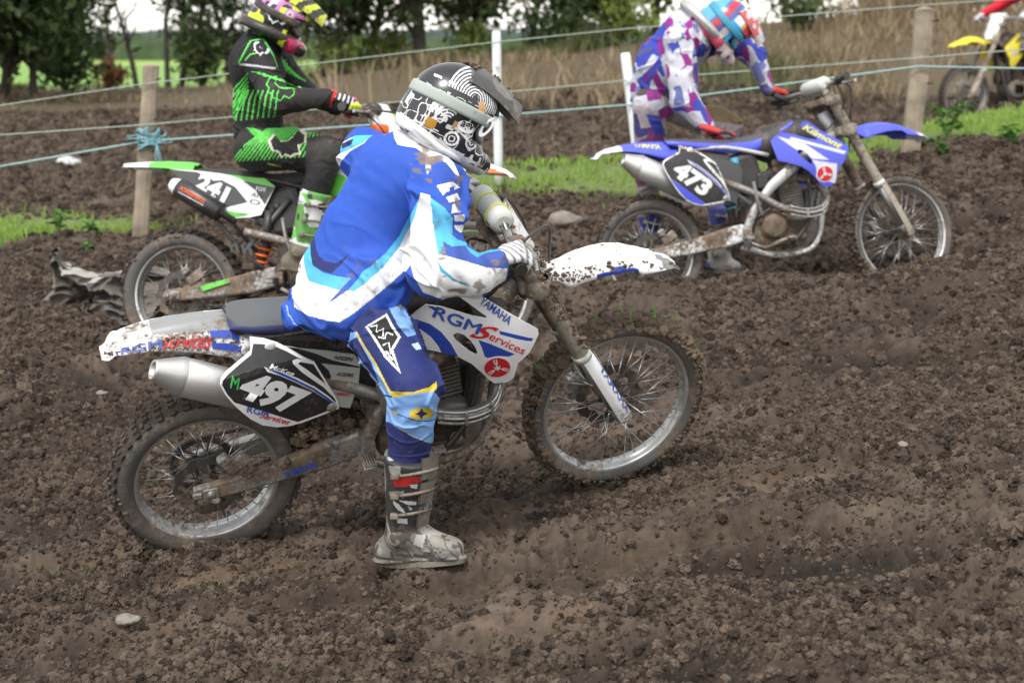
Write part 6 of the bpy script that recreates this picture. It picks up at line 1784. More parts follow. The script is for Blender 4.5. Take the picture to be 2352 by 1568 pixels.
items = [
    ([(480, 400), (470, 330), (510, 205), (640, 140), (750, 140), (700, 200), (600, 255), (540, 320), (500, 400), (440, 500), (420, 480)], WHT),
    ([(515, 235), (540, 205), (640, 140), (760, 140), (690, 200), (660, 215), (560, 255), (500, 262)], CYA), ([(540, 195), (625, 165), (612, 205), (548, 232)], NVY), ([(505, 240), (545, 230), (600, 235), (530, 262), (500, 262)], CYA),
    ([(425, 480), (400, 540), (378, 640), (362, 760), (330, 850), (300, 830), (330, 700), (360, 560), (400, 470)], WHT),
    ([(440, 470), (415, 540), (385, 660), (366, 770), (345, 860), (330, 850), (360, 745), (378, 640), (402, 530), (425, 475)], CYA),
    ([(310, 830), (260, 920), (225, 1020), (205, 1100), (210, 1220), (228, 1325), (330, 1372), (440, 1397), (545, 1407), (640, 1345), (760, 1255), (880, 1155), (985, 1055), (1020, 1000), (1015, 1000), (1030, 880), (1050, 740), (1078, 560), (1062, 600), (1040, 700), (1000, 800),
      (950, 900), (850, 1030), (740, 1130), (640, 1205), (500, 1190), (400, 1165), (330, 1140), (310, 1090), (290, 1000), (300, 920), (330, 850)], WHT),
    ([(328, 850), (300, 920), (290, 1000), (310, 1090), (332, 1142), (400, 1165), (500, 1190), (640, 1205), (740, 1132), (850, 1030), (950, 900), (1010, 780), (1050, 660), (1068, 575), (1040, 640), (1000, 720), (940, 840), (850, 950), (750, 1040), (625, 1120), (530, 1107), (430, 1082), (365, 1040), (345, 960), (345, 880)], CYA),
    ([(332, 850), (365, 850), (378, 920), (400, 972), (445, 1003), (520, 1018), (612, 950), (548, 1030), (485, 1087), (420, 1067), (358, 1037), (340, 960)], NVY),
    ([(625, 1112), (560, 1180), (465, 1287), (600, 1195), (660, 1130), (700, 1070)], BLU),
    (stroke([(170, 1310), (190, 1370), (230, 1430), (290, 1480), (370, 1520), (470, 1545)], 7), cl(.35, .5, .85)),
    ([(905, 130), (920, 95), (1010, 85), (1100, 155), (1200, 230), (1245, 290), (1300, 350), (1340, 450), (1310, 432), (1250, 352), (1180, 320), (1140, 352), (1115, 300), (1050, 250), (930, 222), (910, 180)], WHT), ([(830, 150), (920, 100), (1000, 70), (1010, 95), (925, 110)], WHT),
    ([(1020, 130), (1060, 170), (1075, 190), (1040, 165)], CYA), ([(1115, 300), (1135, 290), (1150, 390), (1120, 440), (1112, 380)], cl(.5, .5, .55)),
    # right sleeve
    ([(1075, 555), (1135, 570), (1160, 640), (1170, 800), (1185, 940), (1225, 960), (1400, 1010), (1500, 1035), (1640, 1050), (1625, 1170), (1480, 1215), (1470, 1290), (1250, 1260), (1090, 1200), (1030, 1100), (1005, 1010), (1030, 880), (1050, 740)], WHT),
    ([(1138, 585), (1230, 655), (1282, 720), (1278, 830), (1312, 862), (1372, 880), (1370, 910), (1270, 910), (1218, 872), (1232, 945), (1185, 960), (1160, 800), (1148, 690)], CYA),
    ([(1218, 872), (1275, 905), (1370, 900), (1440, 950), (1540, 915), (1640, 930), (1650, 1050), (1500, 1040), (1400, 1012), (1290, 965), (1225, 935)], cl(.035, .085, .36)),
    ([(1360, 900), (1440, 945), (1540, 915), (1600, 930), (1500, 950), (1440, 975), (1390, 945)], cl(.05, .36, .52)),
    ([(1178, 990), (1215, 1050), (1300, 1120), (1410, 1162), (1370, 1160), (1270, 1120), (1200, 1065)], cl(.06, .42, .62)),
    ([(1178, 505), (1290, 480), (1345, 520), (1240, 548), (1222, 572)], WHT), ([(1240, 582), (1320, 555), (1345, 600), (1262, 618)], WHT), ([(1262, 520), (1300, 512), (1300, 540), (1270, 545)], BLU), ([(1285, 632), (1298, 625), (1335, 680), (1270, 690)], WHT), ([(1290, 706), (1360, 696), (1360, 745), (1296, 742)], WHT), ([(1290, 768), (1365, 765), (1368, 802), (1330, 815), (1300, 792)], WHT)]
fcj = print_on(jer.data, PLW, BLU, items, Z6, offset=p0, wob=.0015)
Cj, Nj = centers(jer.data); Qj = PLW.of(Cj + p0)        # smears of soil on shoulder, cuff and hem
for cx, cy, rx, ry, th in ((1120, 330, 90, 110, .02), (1060, 400, 90, 110, .30), (1180, 330, 80, 60, .05), (1300, 1150, 120, 90, .18), (1450, 1190, 60, 60, .05), (1210, 940, 30, 40, -.2), (250, 1070, 30, 70, .15), (1560, 1010, 60, 60, .2), (850, 210, 80, 30, .35), (1330, 560, 40, 160, .1)):
    c0 = np.array(PLW.poly([(cx, cy)], Z6)[0]); m_ = .000507
    d_ = np.hypot((Qj[:, 0] - c0[0]) / (rx * m_), (Qj[:, 1] - c0[1]) / (ry * m_))
    a_ = np.clip((noise(np.c_[Qj[:, 0] * .5 + Qj[:, 1] * .35, Qj[:, 1]], 95, 17) * .7 + .4 * noise(Cj, 40, 18) + 1 - d_ - th - .45) * 3, 0, .8)[:, None]
    fcj = fcj * (1 - a_) + cl(.19, .14, .10) * a_
jer.data.color_attributes.remove(jer.data.color_attributes['Col']); paint(jer.data, fcj)
# trousers
tp_ = [cone(j['pelvis'], at(805, 650, 5.60), .120, .11, ((.3, -.9, .1), .8)), cone(j['hip_r'], at(890, 790, 5.36), .088, .100), cone(at(890, 790, 5.35), j['kn_r'], .098, .086), cone(j['kn_r'], at(942, 985, 5.28), .083, .076, k=.02), cone(at(942, 985, 5.28), at(936, 1050, 5.31), .074, .066, k=.02),
       cone(j['hip_l'], j['kn_l'], .108, .082), cone(j['kn_l'], j['an_l'], .078, .06)]
tr = cloth('trousers', tp_, .03, .012, M_TROUSER, pw, fold=.013, fsc=10, seed=23, split=2, axis=(1, 0, 0))
PLT = Plane(930, 860, 5.25)
items = [([(120, 270), (200, 215), (330, 120), (400, 120), (470, 290), (560, 540), (560, 600), (340, 615), (150, 290)], NVY), ([(40, 290), (150, 270), (340, 610), (270, 600), (180, 460), (110, 370)], LBL), ([(95, 330), (150, 300), (230, 440), (280, 560), (210, 470)], NVY),
         ([(318, 140), (400, 125), (430, 190), (470, 290), (420, 300), (370, 240)], LBL), ([(355, 100), (395, 95), (405, 130), (340, 140)], YEL_), ([(440, 340), (475, 330), (495, 365), (465, 372)], cl(.45, .62, .8)),
         (stroke([(50, 318), (110, 372), (180, 470), (235, 560), (285, 595)], 9), YEL_), (stroke([(145, 275), (190, 350), (250, 440), (300, 540), (340, 605)], 10), YEL_),
         ([(196, 245), (310, 175), (345, 240), (385, 300), (345, 370), (385, 495), (300, 410), (240, 310)], WHT), ([(210, 245), (305, 190), (335, 250), (370, 300), (330, 370), (368, 465), (308, 395), (252, 305)], BLK),
         (stroke([(225, 245), (260, 235), (255, 275), (295, 255), (290, 300)], 8), WHT), (stroke([(265, 300), (300, 310), (310, 275), (345, 290)], 8), WHT), (stroke([(290, 345), (320, 330), (335, 395), (300, 370), (345, 425)], 8), WHT),
         ([(325, 585), (450, 592), (530, 566), (575, 535), (575, 580), (450, 612), (345, 620)], YEL_),
         ([(270, 612), (345, 618), (560, 585), (640, 690), (600, 745), (570, 830), (580, 890), (450, 835), (350, 770), (290, 740)], LBL), (stroke([(330, 690), (380, 712), (470, 742), (540, 745), (600, 725)], 5), NVY),
         ([(428, 705), (440, 685), (470, 674), (520, 674), (550, 684), (560, 705), (550, 722), (520, 733), (470, 735), (440, 726)], YEL_), ([(494, 674), (504, 692), (530, 705), (504, 716), (494, 735), (484, 716), (458, 705), (484, 692)], NVY), (stroke([(330, 690), (350, 700), (370, 712)], 9), YEL_),
         ([(310, 745), (350, 770), (450, 830), (560, 868), (600, 890), (560, 960), (300, 960)], NVY), (stroke([(345, 768), (450, 826), (545, 866)], 4), cl(.5, .5, .5))]
print_on(tr.data, PLT, NVY, items, Z8, offset=p0, wob=.0012)
# boots
def bootW(C, t, x, sd):
    fc = np.tile(cl(.20, .185, .16), (len(C), 1)); Q = PLB.of(C)
    fc[noise(C, 26, 4) > .18] = cl(.30, .285, .25); fc[(noise(C, 55, 6) > .33)] = cl(.07, .065, .058)
    hz = (C - heel)[:, 2]; ft = (t < .12); fc[ft & (np.abs(hz - .030 - .02 * np.clip(x, 0, .1)) < .004)] = cl(.045, .042, .04); fc[ft & (x > .03) & (np.abs(np.sin(x * 60 + hz * 40)) < .16)] = cl(.06, .058, .055); fc[ft & (hz < .012)] = cl(.09, .075, .06)
    for pts, col in ((([(290, 915), (520, 905), (540, 1000), (500, 1250), (470, 1330), (330, 1340), (300, 1200), (310, 1050)]), cl(.026, .029, .032)), ([(290, 905), (560, 895), (560, 925), (290, 935)], cl(.16, .16, .15)), ([(320, 985), (385, 990), (385, 1030), (330, 1025)], cl(.30, .30, .28)),
                     ([(345, 1045), (490, 1040), (495, 1072), (440, 1078), (425, 1095), (350, 1095)], cl(.52, .02, .02)), ([(430, 1083), (478, 1082), (470, 1105), (440, 1100)], WHT * .8), ([(360, 942), (415, 935), (415, 960), (362, 962)], cl(.42, .02, .02)), ([(312, 940), (345, 937), (350, 957), (325, 962)], WHT * .6),
                     ([(345, 1165), (375, 1185), (400, 1215), (410, 1235), (370, 1215), (345, 1185)], WHT * .9), ([(370, 1165), (468, 1172), (468, 1190), (420, 1188)], WHT * .9), ([(425, 1195), (455, 1215), (430, 1215)], WHT * .7), ([(360, 1258), (420, 1262), (420, 1290), (370, 1285)], WHT * .9), ([(320, 1120), (400, 1115), (405, 1155), (330, 1150)], cl(.24, .24, .22)),
                     ([(455, 1450), (600, 1470), (650, 1470), (600, 1485), (450, 1470)], cl(.05, .05, .05)), ([(470, 1400), (620, 1420), (680, 1440), (560, 1425)], cl(.10, .10, .09)), ([(470, 1345), (520, 1350), (500, 1420), (450, 1400)], cl(.42, .41, .38))):
        fc[inpoly(Q, PLB.poly(pts, Z8))] = col
    return fc
PLB = Plane(940, 1170, 5.3)
gz_ = lambda p: ground_height(np.array(p)[None, :2])[0][0]
heel, toe = at(890, 1292, 5.43), at(1062, 1283, 5.31)
boot(pw, j['kn_r'], j['an_r'], heel, toe, M_BOOT, M_SOLE, bootW)
gh, gt = POSE_W.world((.44, .21, .075)), POSE_W.world((.68, .22, .085))
boot(pw, j['kn_l'], POSE_W.world((.49, .21, .16)), gh, gt, M_BOOT, M_SOLE, lambda C, t, x, s: np.tile(cl(.12, .12, .115), (len(C), 1)), h=.009, sole_up=POSE_W.R[:, 2], split=0)
# gloves on the grips
S3 = np.array(S_W)
def grip_frame(P, S, s):
    c = POSE_grip(P, S, (1.0, 0, 0), s)
    return c
def gripinfo(pose, S, side):
    fxz = 1.462 - .52 * .82; y = side * .345; x = fxz - .055 * min(1, (abs(y) - .10) / .30); z = .85
    M = pose.matrix() @ S
    c = np.array(M @ Vector((x, y, z))); R = np.array(M.to_3x3())
    b = unit(R @ np.array([.14, -side * 1, 0])); f = unit(R @ np.array([.9, 0, -.42])); n = np.cross(b, f) * (1 if np.cross(b, f)[2] > 0 else -1)
    return c, b, f, n
def glW(b, f, n, C):
    fc = np.tile(WHT * .85, (len(C), 1)); st_ = np.sin((f * 1.0 + b * .9) * 210 + 6 * n * 10) ; fc[(st_ > .45) & (n > .012)] = cl(.20, .20, .22); fc[n < -.012] = cl(.25, .21, .17); return fc
c, b, f, n = gripinfo(POSE_W, S_W, -1)
hand('glove', c, b, f, n, JW['wr_r'] * .55 + (c - f * .085 + n * .022) * .45, M_GLOVE, pw, colour=glW, s=1.1)
c, b, f, n = gripinfo(POSE_W, S_W, 1)
hand('glove', c, b, f, n, c - f * .085 + n * .020, M_GLOVE, pw, colour=glW, s=1.1)
# helmet of the rider in blue: black with white line art
def hcolW(C, N):
    x, y, z = C.T
    fc = np.tile(BLK * 1.3, (len(C), 1))
    nz_ = noise(C, 38, 5); fc[(noise(C, 60, 7) > .42) & (z < .03) & (x > -.06)] = WHT * .75
    fc[(np.abs(noise(C, 30, 8)) < .06) & (z < .05)] = WHT * .8
    def rings(cx, cz, r0, r1, st, a0=-9, a1=9):
        d = np.hypot(x - cx, z - cz); a = np.arctan2(z - cz, x - cx)
        k = (d > r0) & (d < r1) & (np.sin(d * 2 * math.pi / st) > -.1) & (y < -.02) & (a > a0) & (a < a1); fc[k] = WHT * .9
    rings(.010, .066, .012, .094, .0088, -.5, 3.6); rings(-.045, -.03, .010, .064, .0098, 1.0, 4.2)
    k = (y < -.02) & (x < -.05) & (z < .0) & (np.abs(noise(C, 34, 15)) < .13); fc[k] = WHT * .85
    fc[(y < -.03) & (np.hypot(x - .045, z - .035) < .085) & (z > .025) & (np.hypot(x - .045, (z - .055)) < .018) & (x + z < .11)] = cl(.62, .33, .12)
    for cx, cz, r, col in ((-.085, -.062, .016, cl(.45, .22, .03)), (-.020, .020, .015, cl(.55, .30, .10)), (-.01, -.035, .013, cl(.40, .27, .12)), (.085, .02, .010, cl(.45, .25, .08))):
        fc[(y < -.02) & (np.maximum(np.abs(x - cx), np.abs(z - cz)) < r)] = col
    fc[(y < -.02) & (x > -.125) & (x < -.06) & (z > .03) & (z < .09) & (np.abs(z - .06 - .02 * np.sign(np.sin(x * 150))) < .004)] = WHT
    # motorbike drawing: two wheel rings and a frame line
    for cx, cz in ((.062, -.062), (-.004, -.078)):
        d = np.hypot(x - cx, z - cz); fc[(y < -.03) & (d < .024)] = BLK; fc[(y < -.03) & (np.abs(d - .020) < .0035)] = WHT * .85; fc[(y < -.03) & (np.abs(d - .009) < .0022)] = WHT * .7
    fc[(y < -.03) & (np.abs(z + .055 + .35 * (x - .03)) < .0035) & (x > -.01) & (x < .06)] = WHT * .8
    rim = z < -.083 - .22 * (x + .02) * (x < .04) - .0 * x; low = (z < -.105 + .20 * np.clip(-x, 0, .15)) & (x < .06); fc[low] = WHT
    fc[(x > .06) & (z < -.125)] = WHT * .7
    fc[(z > .118) & (x > -.02)] = cl(.10, .10, .105)
    rr = np.linalg.norm((C - np.array([-.004, 0, 0])) / np.array([1.05, .9, 1.0]), axis=1); fc[rr < .121] = cl(.03, .03, .03)
    return fc
hW, RH, ch = helmet(pw, JW['head'], JW['F'], JW['U'], hcolW, M_SHELL, M_VISOR, lambda C, N: np.where((noise(C, 22, 3) > .1)[:, None], cl(.16, .15, .14)[None], cl(.055, .053, .05)[None]), M_STRAPW, M_LENS, trim=M_TRIMW, h=.0048)
from mathutils.bvhtree import BVHTree
_bv = BVHTree.FromPolygons([v.co for v in hW.data.vertices], [tuple(p.vertices) for p in hW.data.polygons])
def hy(x, z):
    h_ = _bv.ray_cast(Vector((x, -.4, z)), Vector((0, 1, 0)))
    return (h_[0].y if h_[0] is not None else -.11) - .0012
def hmap(x, z): return (x, hy(x, z), z)
k_ = lambda pts: pts
def badge(bm):
    q = round_poly([(-.008, -.046), (.050, -.042), (.046, -.006), (-.012, -.010)], 2); vs = [bm.verts.new((x, hy(x, z) - .003, z)) for x, z in q]; m = bm.verts.new((.019, hy(.019, -.026) - .003, -.026))
    for i in range(len(vs)): bm.faces.new((vs[i], vs[(i + 1) % len(vs)], m))
sub('badge', badge, MB['ltext'], hW)
lettering('agv', (-.003, -.040), (.043, -.037), (-.001, -.011), None, MB['ktext'], hW, bold=.02, map3=lambda x, z: (x, hy(x, z) - .0055, z))
def ov(bm):
    for r, dy in ((1., 0),):
        vs = [bm.verts.new((.086 + .016 * math.cos(a) + .008 * math.sin(a), hy(.086 + .016 * math.cos(a) + .008 * math.sin(a), .002 + .036 * math.sin(a)) - .004, .002 + .036 * math.sin(a))) for a in np.linspace(0, 6.28, 29)[:-1]]
        vi = [bm.verts.new((.086 + .008 * math.cos(a) + .005 * math.sin(a), hy(.086 + .008 * math.cos(a) + .005 * math.sin(a), .002 + .022 * math.sin(a)) - .004, .002 + .022 * math.sin(a))) for a in np.linspace(0, 6.28, 29)[:-1]]
        for i in range(28): bm.faces.new((vs[i], vs[(i + 1) % 28], vi[(i + 1) % 28], vi[i]))
sub('strap_outrigger', ov, MB['ltext'], hW)
q = np.random.default_rng(4); P = [(x, q.normal(0, .05), .165 - .012 * (x / .225) - .055 * (x / .225) ** 2 + .004) for x in q.uniform(-.01, .18, 22)] + [(q.normal(-.0, .014), q.normal(0, .02), .158 + q.uniform(-.003, .010)) for i in range(50)]
clods_on('caked_mud', hW, P, .0042, 3)
# hair below the helmet and collar skin show at the nape
V, Q = body([ball(JW['head'] - unit(JW['F']) * .055 - unit(JW['U']) * .075, .062, (unit(JW['U']), .9)), cone(JW['head'] - unit(JW['F']) * .05 - unit(JW['U']) * .09, JW['head'] - unit(JW['F']) * .055 - unit(JW['U']) * .125, .052, .040)], .02, .006, disp=lambda V: .004 * noise(V, 90, 3))
link('hair', mesh_np('hair', V - p0, Q), M_HAIR, pw)
nk = [tuple(ns - p0 + (np.cross(nn, [0, 1, .2]) / np.linalg.norm(np.cross(nn, [0, 1, .2])) * math.cos(a) + np.cross(nn, unit(np.cross(nn, [0, 1, .2]))) * math.sin(a)) * .070) for a in np.linspace(0, 6.28, 33)[:-1]]
sub('collar', lambda bm: add_tube(bm, nk, .013, 8, closed=True), material('white collar', (.72, .71, .76), .75, mud=.12), pw)

# ================= rider in black and green
pg0 = at(598, 345, 8.6)
pg = empty('person', pg0); tag(pg, 'rider in black clothes with bright green lines sitting on the green motorcycle', 'person', 'motocross riders')
JG = dict(pelvis=at(600, 335, 8.6), waist=at(590, 262, 8.6), chest=at(590, 165, 8.58), neck=at(618, 88, 8.55), head=at(648, 42, 8.52), F=(.88, .12, -.42), U=(.42, -.10, .9),
          sh_r=at(588, 132, 8.38), sh_l=at(622, 128, 8.78), el_r=at(636, 232, 8.20), wr_r=at(760, 224, 8.18), el_l=at(700, 215, 8.92), wr_l=at(782, 248, 8.86),
          hip_r=at(585, 345, 8.47), hip_l=at(602, 342, 8.73), kn_r=at(752, 352, 8.28), an_r=at(694, 575, 8.27), kn_l=at(790, 360, 8.92), an_l=at(715, 585, 8.85))
figure(pg, JG); j = JG
prims = [cone(at(590, 315, 8.6), at(590, 245, 8.6), .128, .135, ((1, 0, 0), .85)), cone(at(590, 245, 8.6), at(590, 150, 8.58), .135, .150, ((1, 0, 0), .82)), cone(at(590, 150, 8.58), at(606, 100, 8.56), .14, .09),
         cone(j['sh_r'], at(592, 150, 8.5), .080, .11), cone(j['sh_l'], at(602, 150, 8.66), .080, .11), cone(j['sh_r'], j['el_r'], .080, .070, k=.03), cone(j['el_r'], at(752, 224, 8.18), .066, .046, k=.025), cone(j['sh_l'], j['el_l'], .078, .066, k=.03), cone(j['el_l'], at(772, 246, 8.86), .062, .044, k=.025)]
jg = cloth('jersey', prims, .04, .0105, M_JERSEY, pg, fold=.008, fsc=8, seed=41, carve=lambda V: np.maximum(V[:, 2] - at(618, 84, 8.55)[2], -V[:, 2] + at(590, 318, 8.6)[2]))
PLG = Plane(600, 200, 8.4)
GRN_ = cl(.10, .62, .08)
def foxhead(x, y, s, a=0., flip=1):
    c_, s_ = math.cos(a), math.sin(a)
    pts = [(-50, -22), (-30, -38), (-22, -14), (0, -8), (22, -18), (44, -34), (58, -16), (50, 6), (30, 8), (26, 34), (12, 30), (0, 36), (-14, 26), (-26, 30), (-30, 14), (-46, 6), (-50, -22)]
    return [(x + (px_ * c_ - py_ * s_) * s, y + (px_ * s_ + py_ * c_) * s) for px_, py_ in pts]
items = []
for k in range(9): items.append((stroke([(1500 + k * 36, 800 - k * 4), (1520 + k * 36, 690 - k * 10), (1560 + k * 32, 590)], 9), GRN_))
for k in range(6): items.append((stroke([(1495, 620 + k * 42), (1560, 545 + k * 34), (1620, 480 + k * 26)], 9), GRN_))
items += [([(1560, 380), (1575, 340), (1720, 300), (1800, 420), (1790, 450), (1600, 430)], BLK), (stroke([(1560, 410), (1640, 270), (1720, 255), (1790, 370), (1815, 440)], 10), GRN_), (stroke([(1565, 420), (1650, 430), (1800, 450)], 12), cl(.4, .4, .42)), (stroke([(1600, 400), (1640, 360), (1740, 340)], 8), GRN_),
          (foxhead(1700, 325, 1.05, .6), WHT * .9), (foxhead(1700, 325, .78, .6), BLK), (stroke(foxhead(1815, 585, 1.75, .55), 9), GRN_)]
for k in range(7): items.append((stroke([(1840 + k * 18, 370 + k * 20), (1880 + k * 22, 470 + k * 10)], 8), GRN_))
for k in range(5): items.append((stroke([(1640 + k * 40, 470 + k * 12), (1720 + k * 40, 480 + k * 14), (1800 + k * 40, 520 + k * 14)], 6), GRN_))
items += [(stroke([(1505, 640), (1512, 600)], 26), WHT * .6)]
print_on(jg.data, PLG, cl(.014, .014, .017), items, Z5, offset=pg0, wob=.002)
tp_ = [cone(j['pelvis'], at(590, 300, 8.6), .135, .125, ((1, 0, 0), .9)), cone(j['hip_r'], at(670, 342, 8.36), .108, .098), cone(at(670, 342, 8.36), j['kn_r'], .098, .080), cone(j['kn_r'], at(722, 452, 8.27), .076, .066), cone(j['hip_l'], j['kn_l'], .105, .08), cone(j['kn_l'], at(745, 460, 8.88), .076, .066)]
tg = cloth('trousers', tp_, .03, .0105, M_TROUSER, pg, fold=.007, fsc=9, seed=51)
items = []
for k in range(22): items.append((stroke([(1500 + k * 28, 1060 - k * 2), (1600 + k * 26, 950 - k * 3), (1760 + k * 18, 830)], 9), GRN_))
for k in range(10): items.append((stroke([(1590 + k * 12, 820 + k * 12), (1700 + k * 6, 850 + k * 6)], 6), GRN_))
items += [([(1530, 830), (1590, 820), (1585, 980), (1550, 960)], BLK), (foxhead(1880, 945, 2.45, -.25), cl(.62, .58, .50)), (foxhead(1880, 945, 2.1, -.25), BLK), ([(1740, 1060), (1850, 1090), (1760, 1080)], cl(.3, .5, .06)), ([(2000, 900), (2200, 880), (2250, 1100), (1990, 1090)], cl(.03, .03, .03))]
print_on(tg.data, Plane(650, 360, 8.3), cl(.014, .014, .017), items, Z5, offset=pg0, wob=.002)
ZGB = ZG
def bootG(C, t, x, sd):
    fc = np.tile(WHT * .85, (len(C), 1)); pl = Plane(697, 500, 8.25); Q = pl.of(C)
    for pts, col in (([(1680, 600), (1840, 630), (1850, 660), (1780, 690), (1700, 710), (1660, 660)], cl(.13, .5, .07)), ([(1830, 290), (1880, 300), (1920, 390), (1890, 410)], cl(.13, .5, .07)), ([(1880, 250), (1960, 260), (1950, 320), (1890, 310)], BLK), ([(1790, 460), (1900, 480), (1890, 530), (1800, 500)], BLK * 2),
                     (stroke([(1770, 370), (1800, 335), (1810, 375), (1850, 370), (1815, 395), (1825, 430), (1790, 405), (1760, 425), (1775, 395), (1750, 375), (1770, 370)], 10), BLK)):
        fc[inpoly(Q, pl.poly(pts, ZG))] = col
    k = noise(C, 14, 4) > .12; fc[k & (t > .1)] = cl(.10, .30, .06); fc[noise(C, 20, 6) > .3] = BLK * 2; fc[(t < .1)] = cl(.16, .14, .10); return fc
boot(pg, j['kn_r'], j['an_r'], at(665, 622, 8.30), at(760, 640, 8.24), M_BOOT, M_SOLE, bootG, h=.009, sole_up=(0, 0, 1))
boot(pg, j['kn_l'], j['an_l'], at(690, 632, 8.88), at(785, 645, 8.80), M_BOOT, M_SOLE, lambda C, t, x, s: np.tile(WHT * .7, (len(C), 1)), h=.012, split=0)
def glG(b, f, n, C):
    fc = np.tile(BLK * 1.4, (len(C), 1)); fc[(n > .018) & (np.sin(f * 260 + b * 120) > .3)] = WHT * .8; fc[(n > .02) & (b > .015) & (f > -.01)] = cl(.6, .05, .35); fc[(n > .0) & (f > .02)] = cl(.55, .62, .05); return fc
for sd, wr in ((-1, 'wr_r'), (1, 'wr_l')):
    c, b, f, n = gripinfo(POSE_G, S_G, sd)
    hand('glove', c, b, f, n, to_np(JG[wr]) * .35 + (c - f * .085 + n * .02) * .65, M_GLOVE, pg, colour=glG if sd < 0 else (lambda b, f, n, C: np.where((n > .0)[:, None], cl(.42, .58, .05)[None], BLK[None] * 1.5)), s=1.1, h=.0045)
    w_ = to_np(JG[wr]) * .75 + (c - f * .085) * .25 - pg0
    dvec = unit(c - to_np(JG[wr])); u_ = unit(np.cross(dvec, [0, 1, .1])); v_ = np.cross(dvec, u_)
    sub('glove_cuff', lambda bm: add_tube(bm, [tuple(w_ + dvec * t) for t in (-.018, .018)], .040, 16), MB['red'] if sd < 0 else MB['red'], pg)
def hcolG(C, N):
    x, y, z = C.T; fc = np.tile(BLK * 1.2, (len(C), 1)); LIM = cl(.55, .66, .03)
    fc[(noise(C, 22, 3) > .0) & (z > .0)] = cl(.50, .16, .40); fc[(noise(C, 20, 13) > .27) & (z > -.08)] = LIM
    q = np.c_[x * 1000, -z * 1000]; sd = y < -.02
    k = inpoly(q, foxhead(-40, -20, 1.25, .5)) & sd; fc[k] = WHT; k = inpoly(q, foxhead(-40, -20, .98, .5)) & sd; fc[k] = BLK
    fc[(z > .10) & (np.sin(x * 110 + z * 60) > .1)] = LIM
    d = np.hypot(x - .03, z - .05); fc[sd & (d < .03)] = cl(.55, .25, .5); fc[sd & (d < .018)] = WHT * .8; fc[sd & (d < .009)] = cl(.6, .05, .3)
    fc[sd & (x > .045) & (z < -.052)] = cl(.55, .02, .10); fc[sd & (x > .03) & (x < .065) & (z < -.03)] = LIM; fc[(x > .13) & (z < -.09)] = BLK; fc[(x > .165) & (np.abs(y) < .03)] = LIM
    fc[sd & (x > .075) & (x < .13) & (np.abs(noise(C, 70, 9)) < .14) & (z < -.07)] = BLK
    rr = np.linalg.norm((C - np.array([-.004, 0, 0])) / np.array([1.05, .9, 1.0]), axis=1); fc[rr < .121] = cl(.03, .03, .03)
    return fc
hG, _, _ = helmet(pg, JG['head'], JG['F'], JG['U'], hcolG, M_SHELL, M_VISOR, lambda C, N: np.where((np.sin(C[:, :1] * 95 + np.abs(C[:, 1:2]) * 60) > .0), cl(.58, .66, .04)[None], BLK[None] * 1.3), MB['blackp'], material('mirror lens', (.4, .4, .42), .12, .8), h=.0075, size=.92)
lettering('FOX', (.062, -.128), (.150, -.118), (.060, -.085), None, MB['blackg'], hG, bold=.03, map3=lambda x, z: (x, -(.118 - .55 * max(0, x - .06)) - .004, z))
# neck brace
br = [tuple(at(622, 92, 8.55) - pg0 + np.array([.120 * math.cos(a), .135 * math.sin(a), .045 - .05 * math.cos(a)])) for a in np.linspace(0, 6.28, 29)[:-1]]
sub('neck_brace', lambda bm: add_tube(bm, br, .026, 8, closed=True), MB['blackp'], pg)

# ================= rider in white, blue and magenta, bent over behind the blue machine
pb0 = at(1505, 235, 10.25)
pb = empty('person', pb0); tag(pb, 'bending rider in white, blue and magenta clothes behind the blue motorcycle', 'person', 'motocross riders')
cL, bL, fL, nL = gripinfo(POSE_B, S_B, 1)
JB = dict(pelvis=at(1508, 228, 10.28), waist=at(1525, 168, 10.22), chest=at(1575, 92, 10.15), neck=at(1618, 66, 10.10), head=at(1668, 62, 10.06), F=(.68, .05, -.73), U=(.72, -.12, .66),
          sh_r=at(1560, 92, 9.97), sh_l=at(1660, 88, 10.30), el_r=at(1572, 228, 9.90), wr_r=at(1632, 300, 9.86), el_l=at(1730, 128, 10.28), wr_l=cL - fL * .09 + nL * .03,
          hip_r=at(1492, 240, 10.15), hip_l=at(1522, 236, 10.40), kn_r=at(1490, 395, 10.28), an_r=at(1484, 545, 10.45), kn_l=at(1672, 292, 10.36), an_l=at(1640, 480, 10.40))
figure(pb, JB); j = JB
prims = [cone(at(1508, 208, 10.26), at(1530, 150, 10.2), .155, .162, ((0, 1, 0), .9)), cone(at(1530, 150, 10.2), at(1578, 84, 10.14), .162, .160), cone(at(1578, 84, 10.14), at(1608, 72, 10.1), .13, .08), cone(j['sh_r'], at(1580, 95, 10.05), .082, .11), cone(j['sh_l'], at(1600, 90, 10.2), .082, .115),
         cone(j['sh_r'], j['el_r'], .092, .080, k=.03), cone(j['el_r'], at(1624, 292, 9.87), .080, .052, k=.025), cone(j['sh_l'], j['el_l'], .080, .066, k=.03), cone(j['el_l'], j['wr_l'], .062, .044, k=.025)]
jb = cloth('jersey', prims, .04, .012, M_JERSEY, pb, fold=.010, fsc=8, seed=61)
MAG = cl(.24, .02, .20); RB = cl(.035, .055, .36); PW_ = cl(.50, .50, .56)
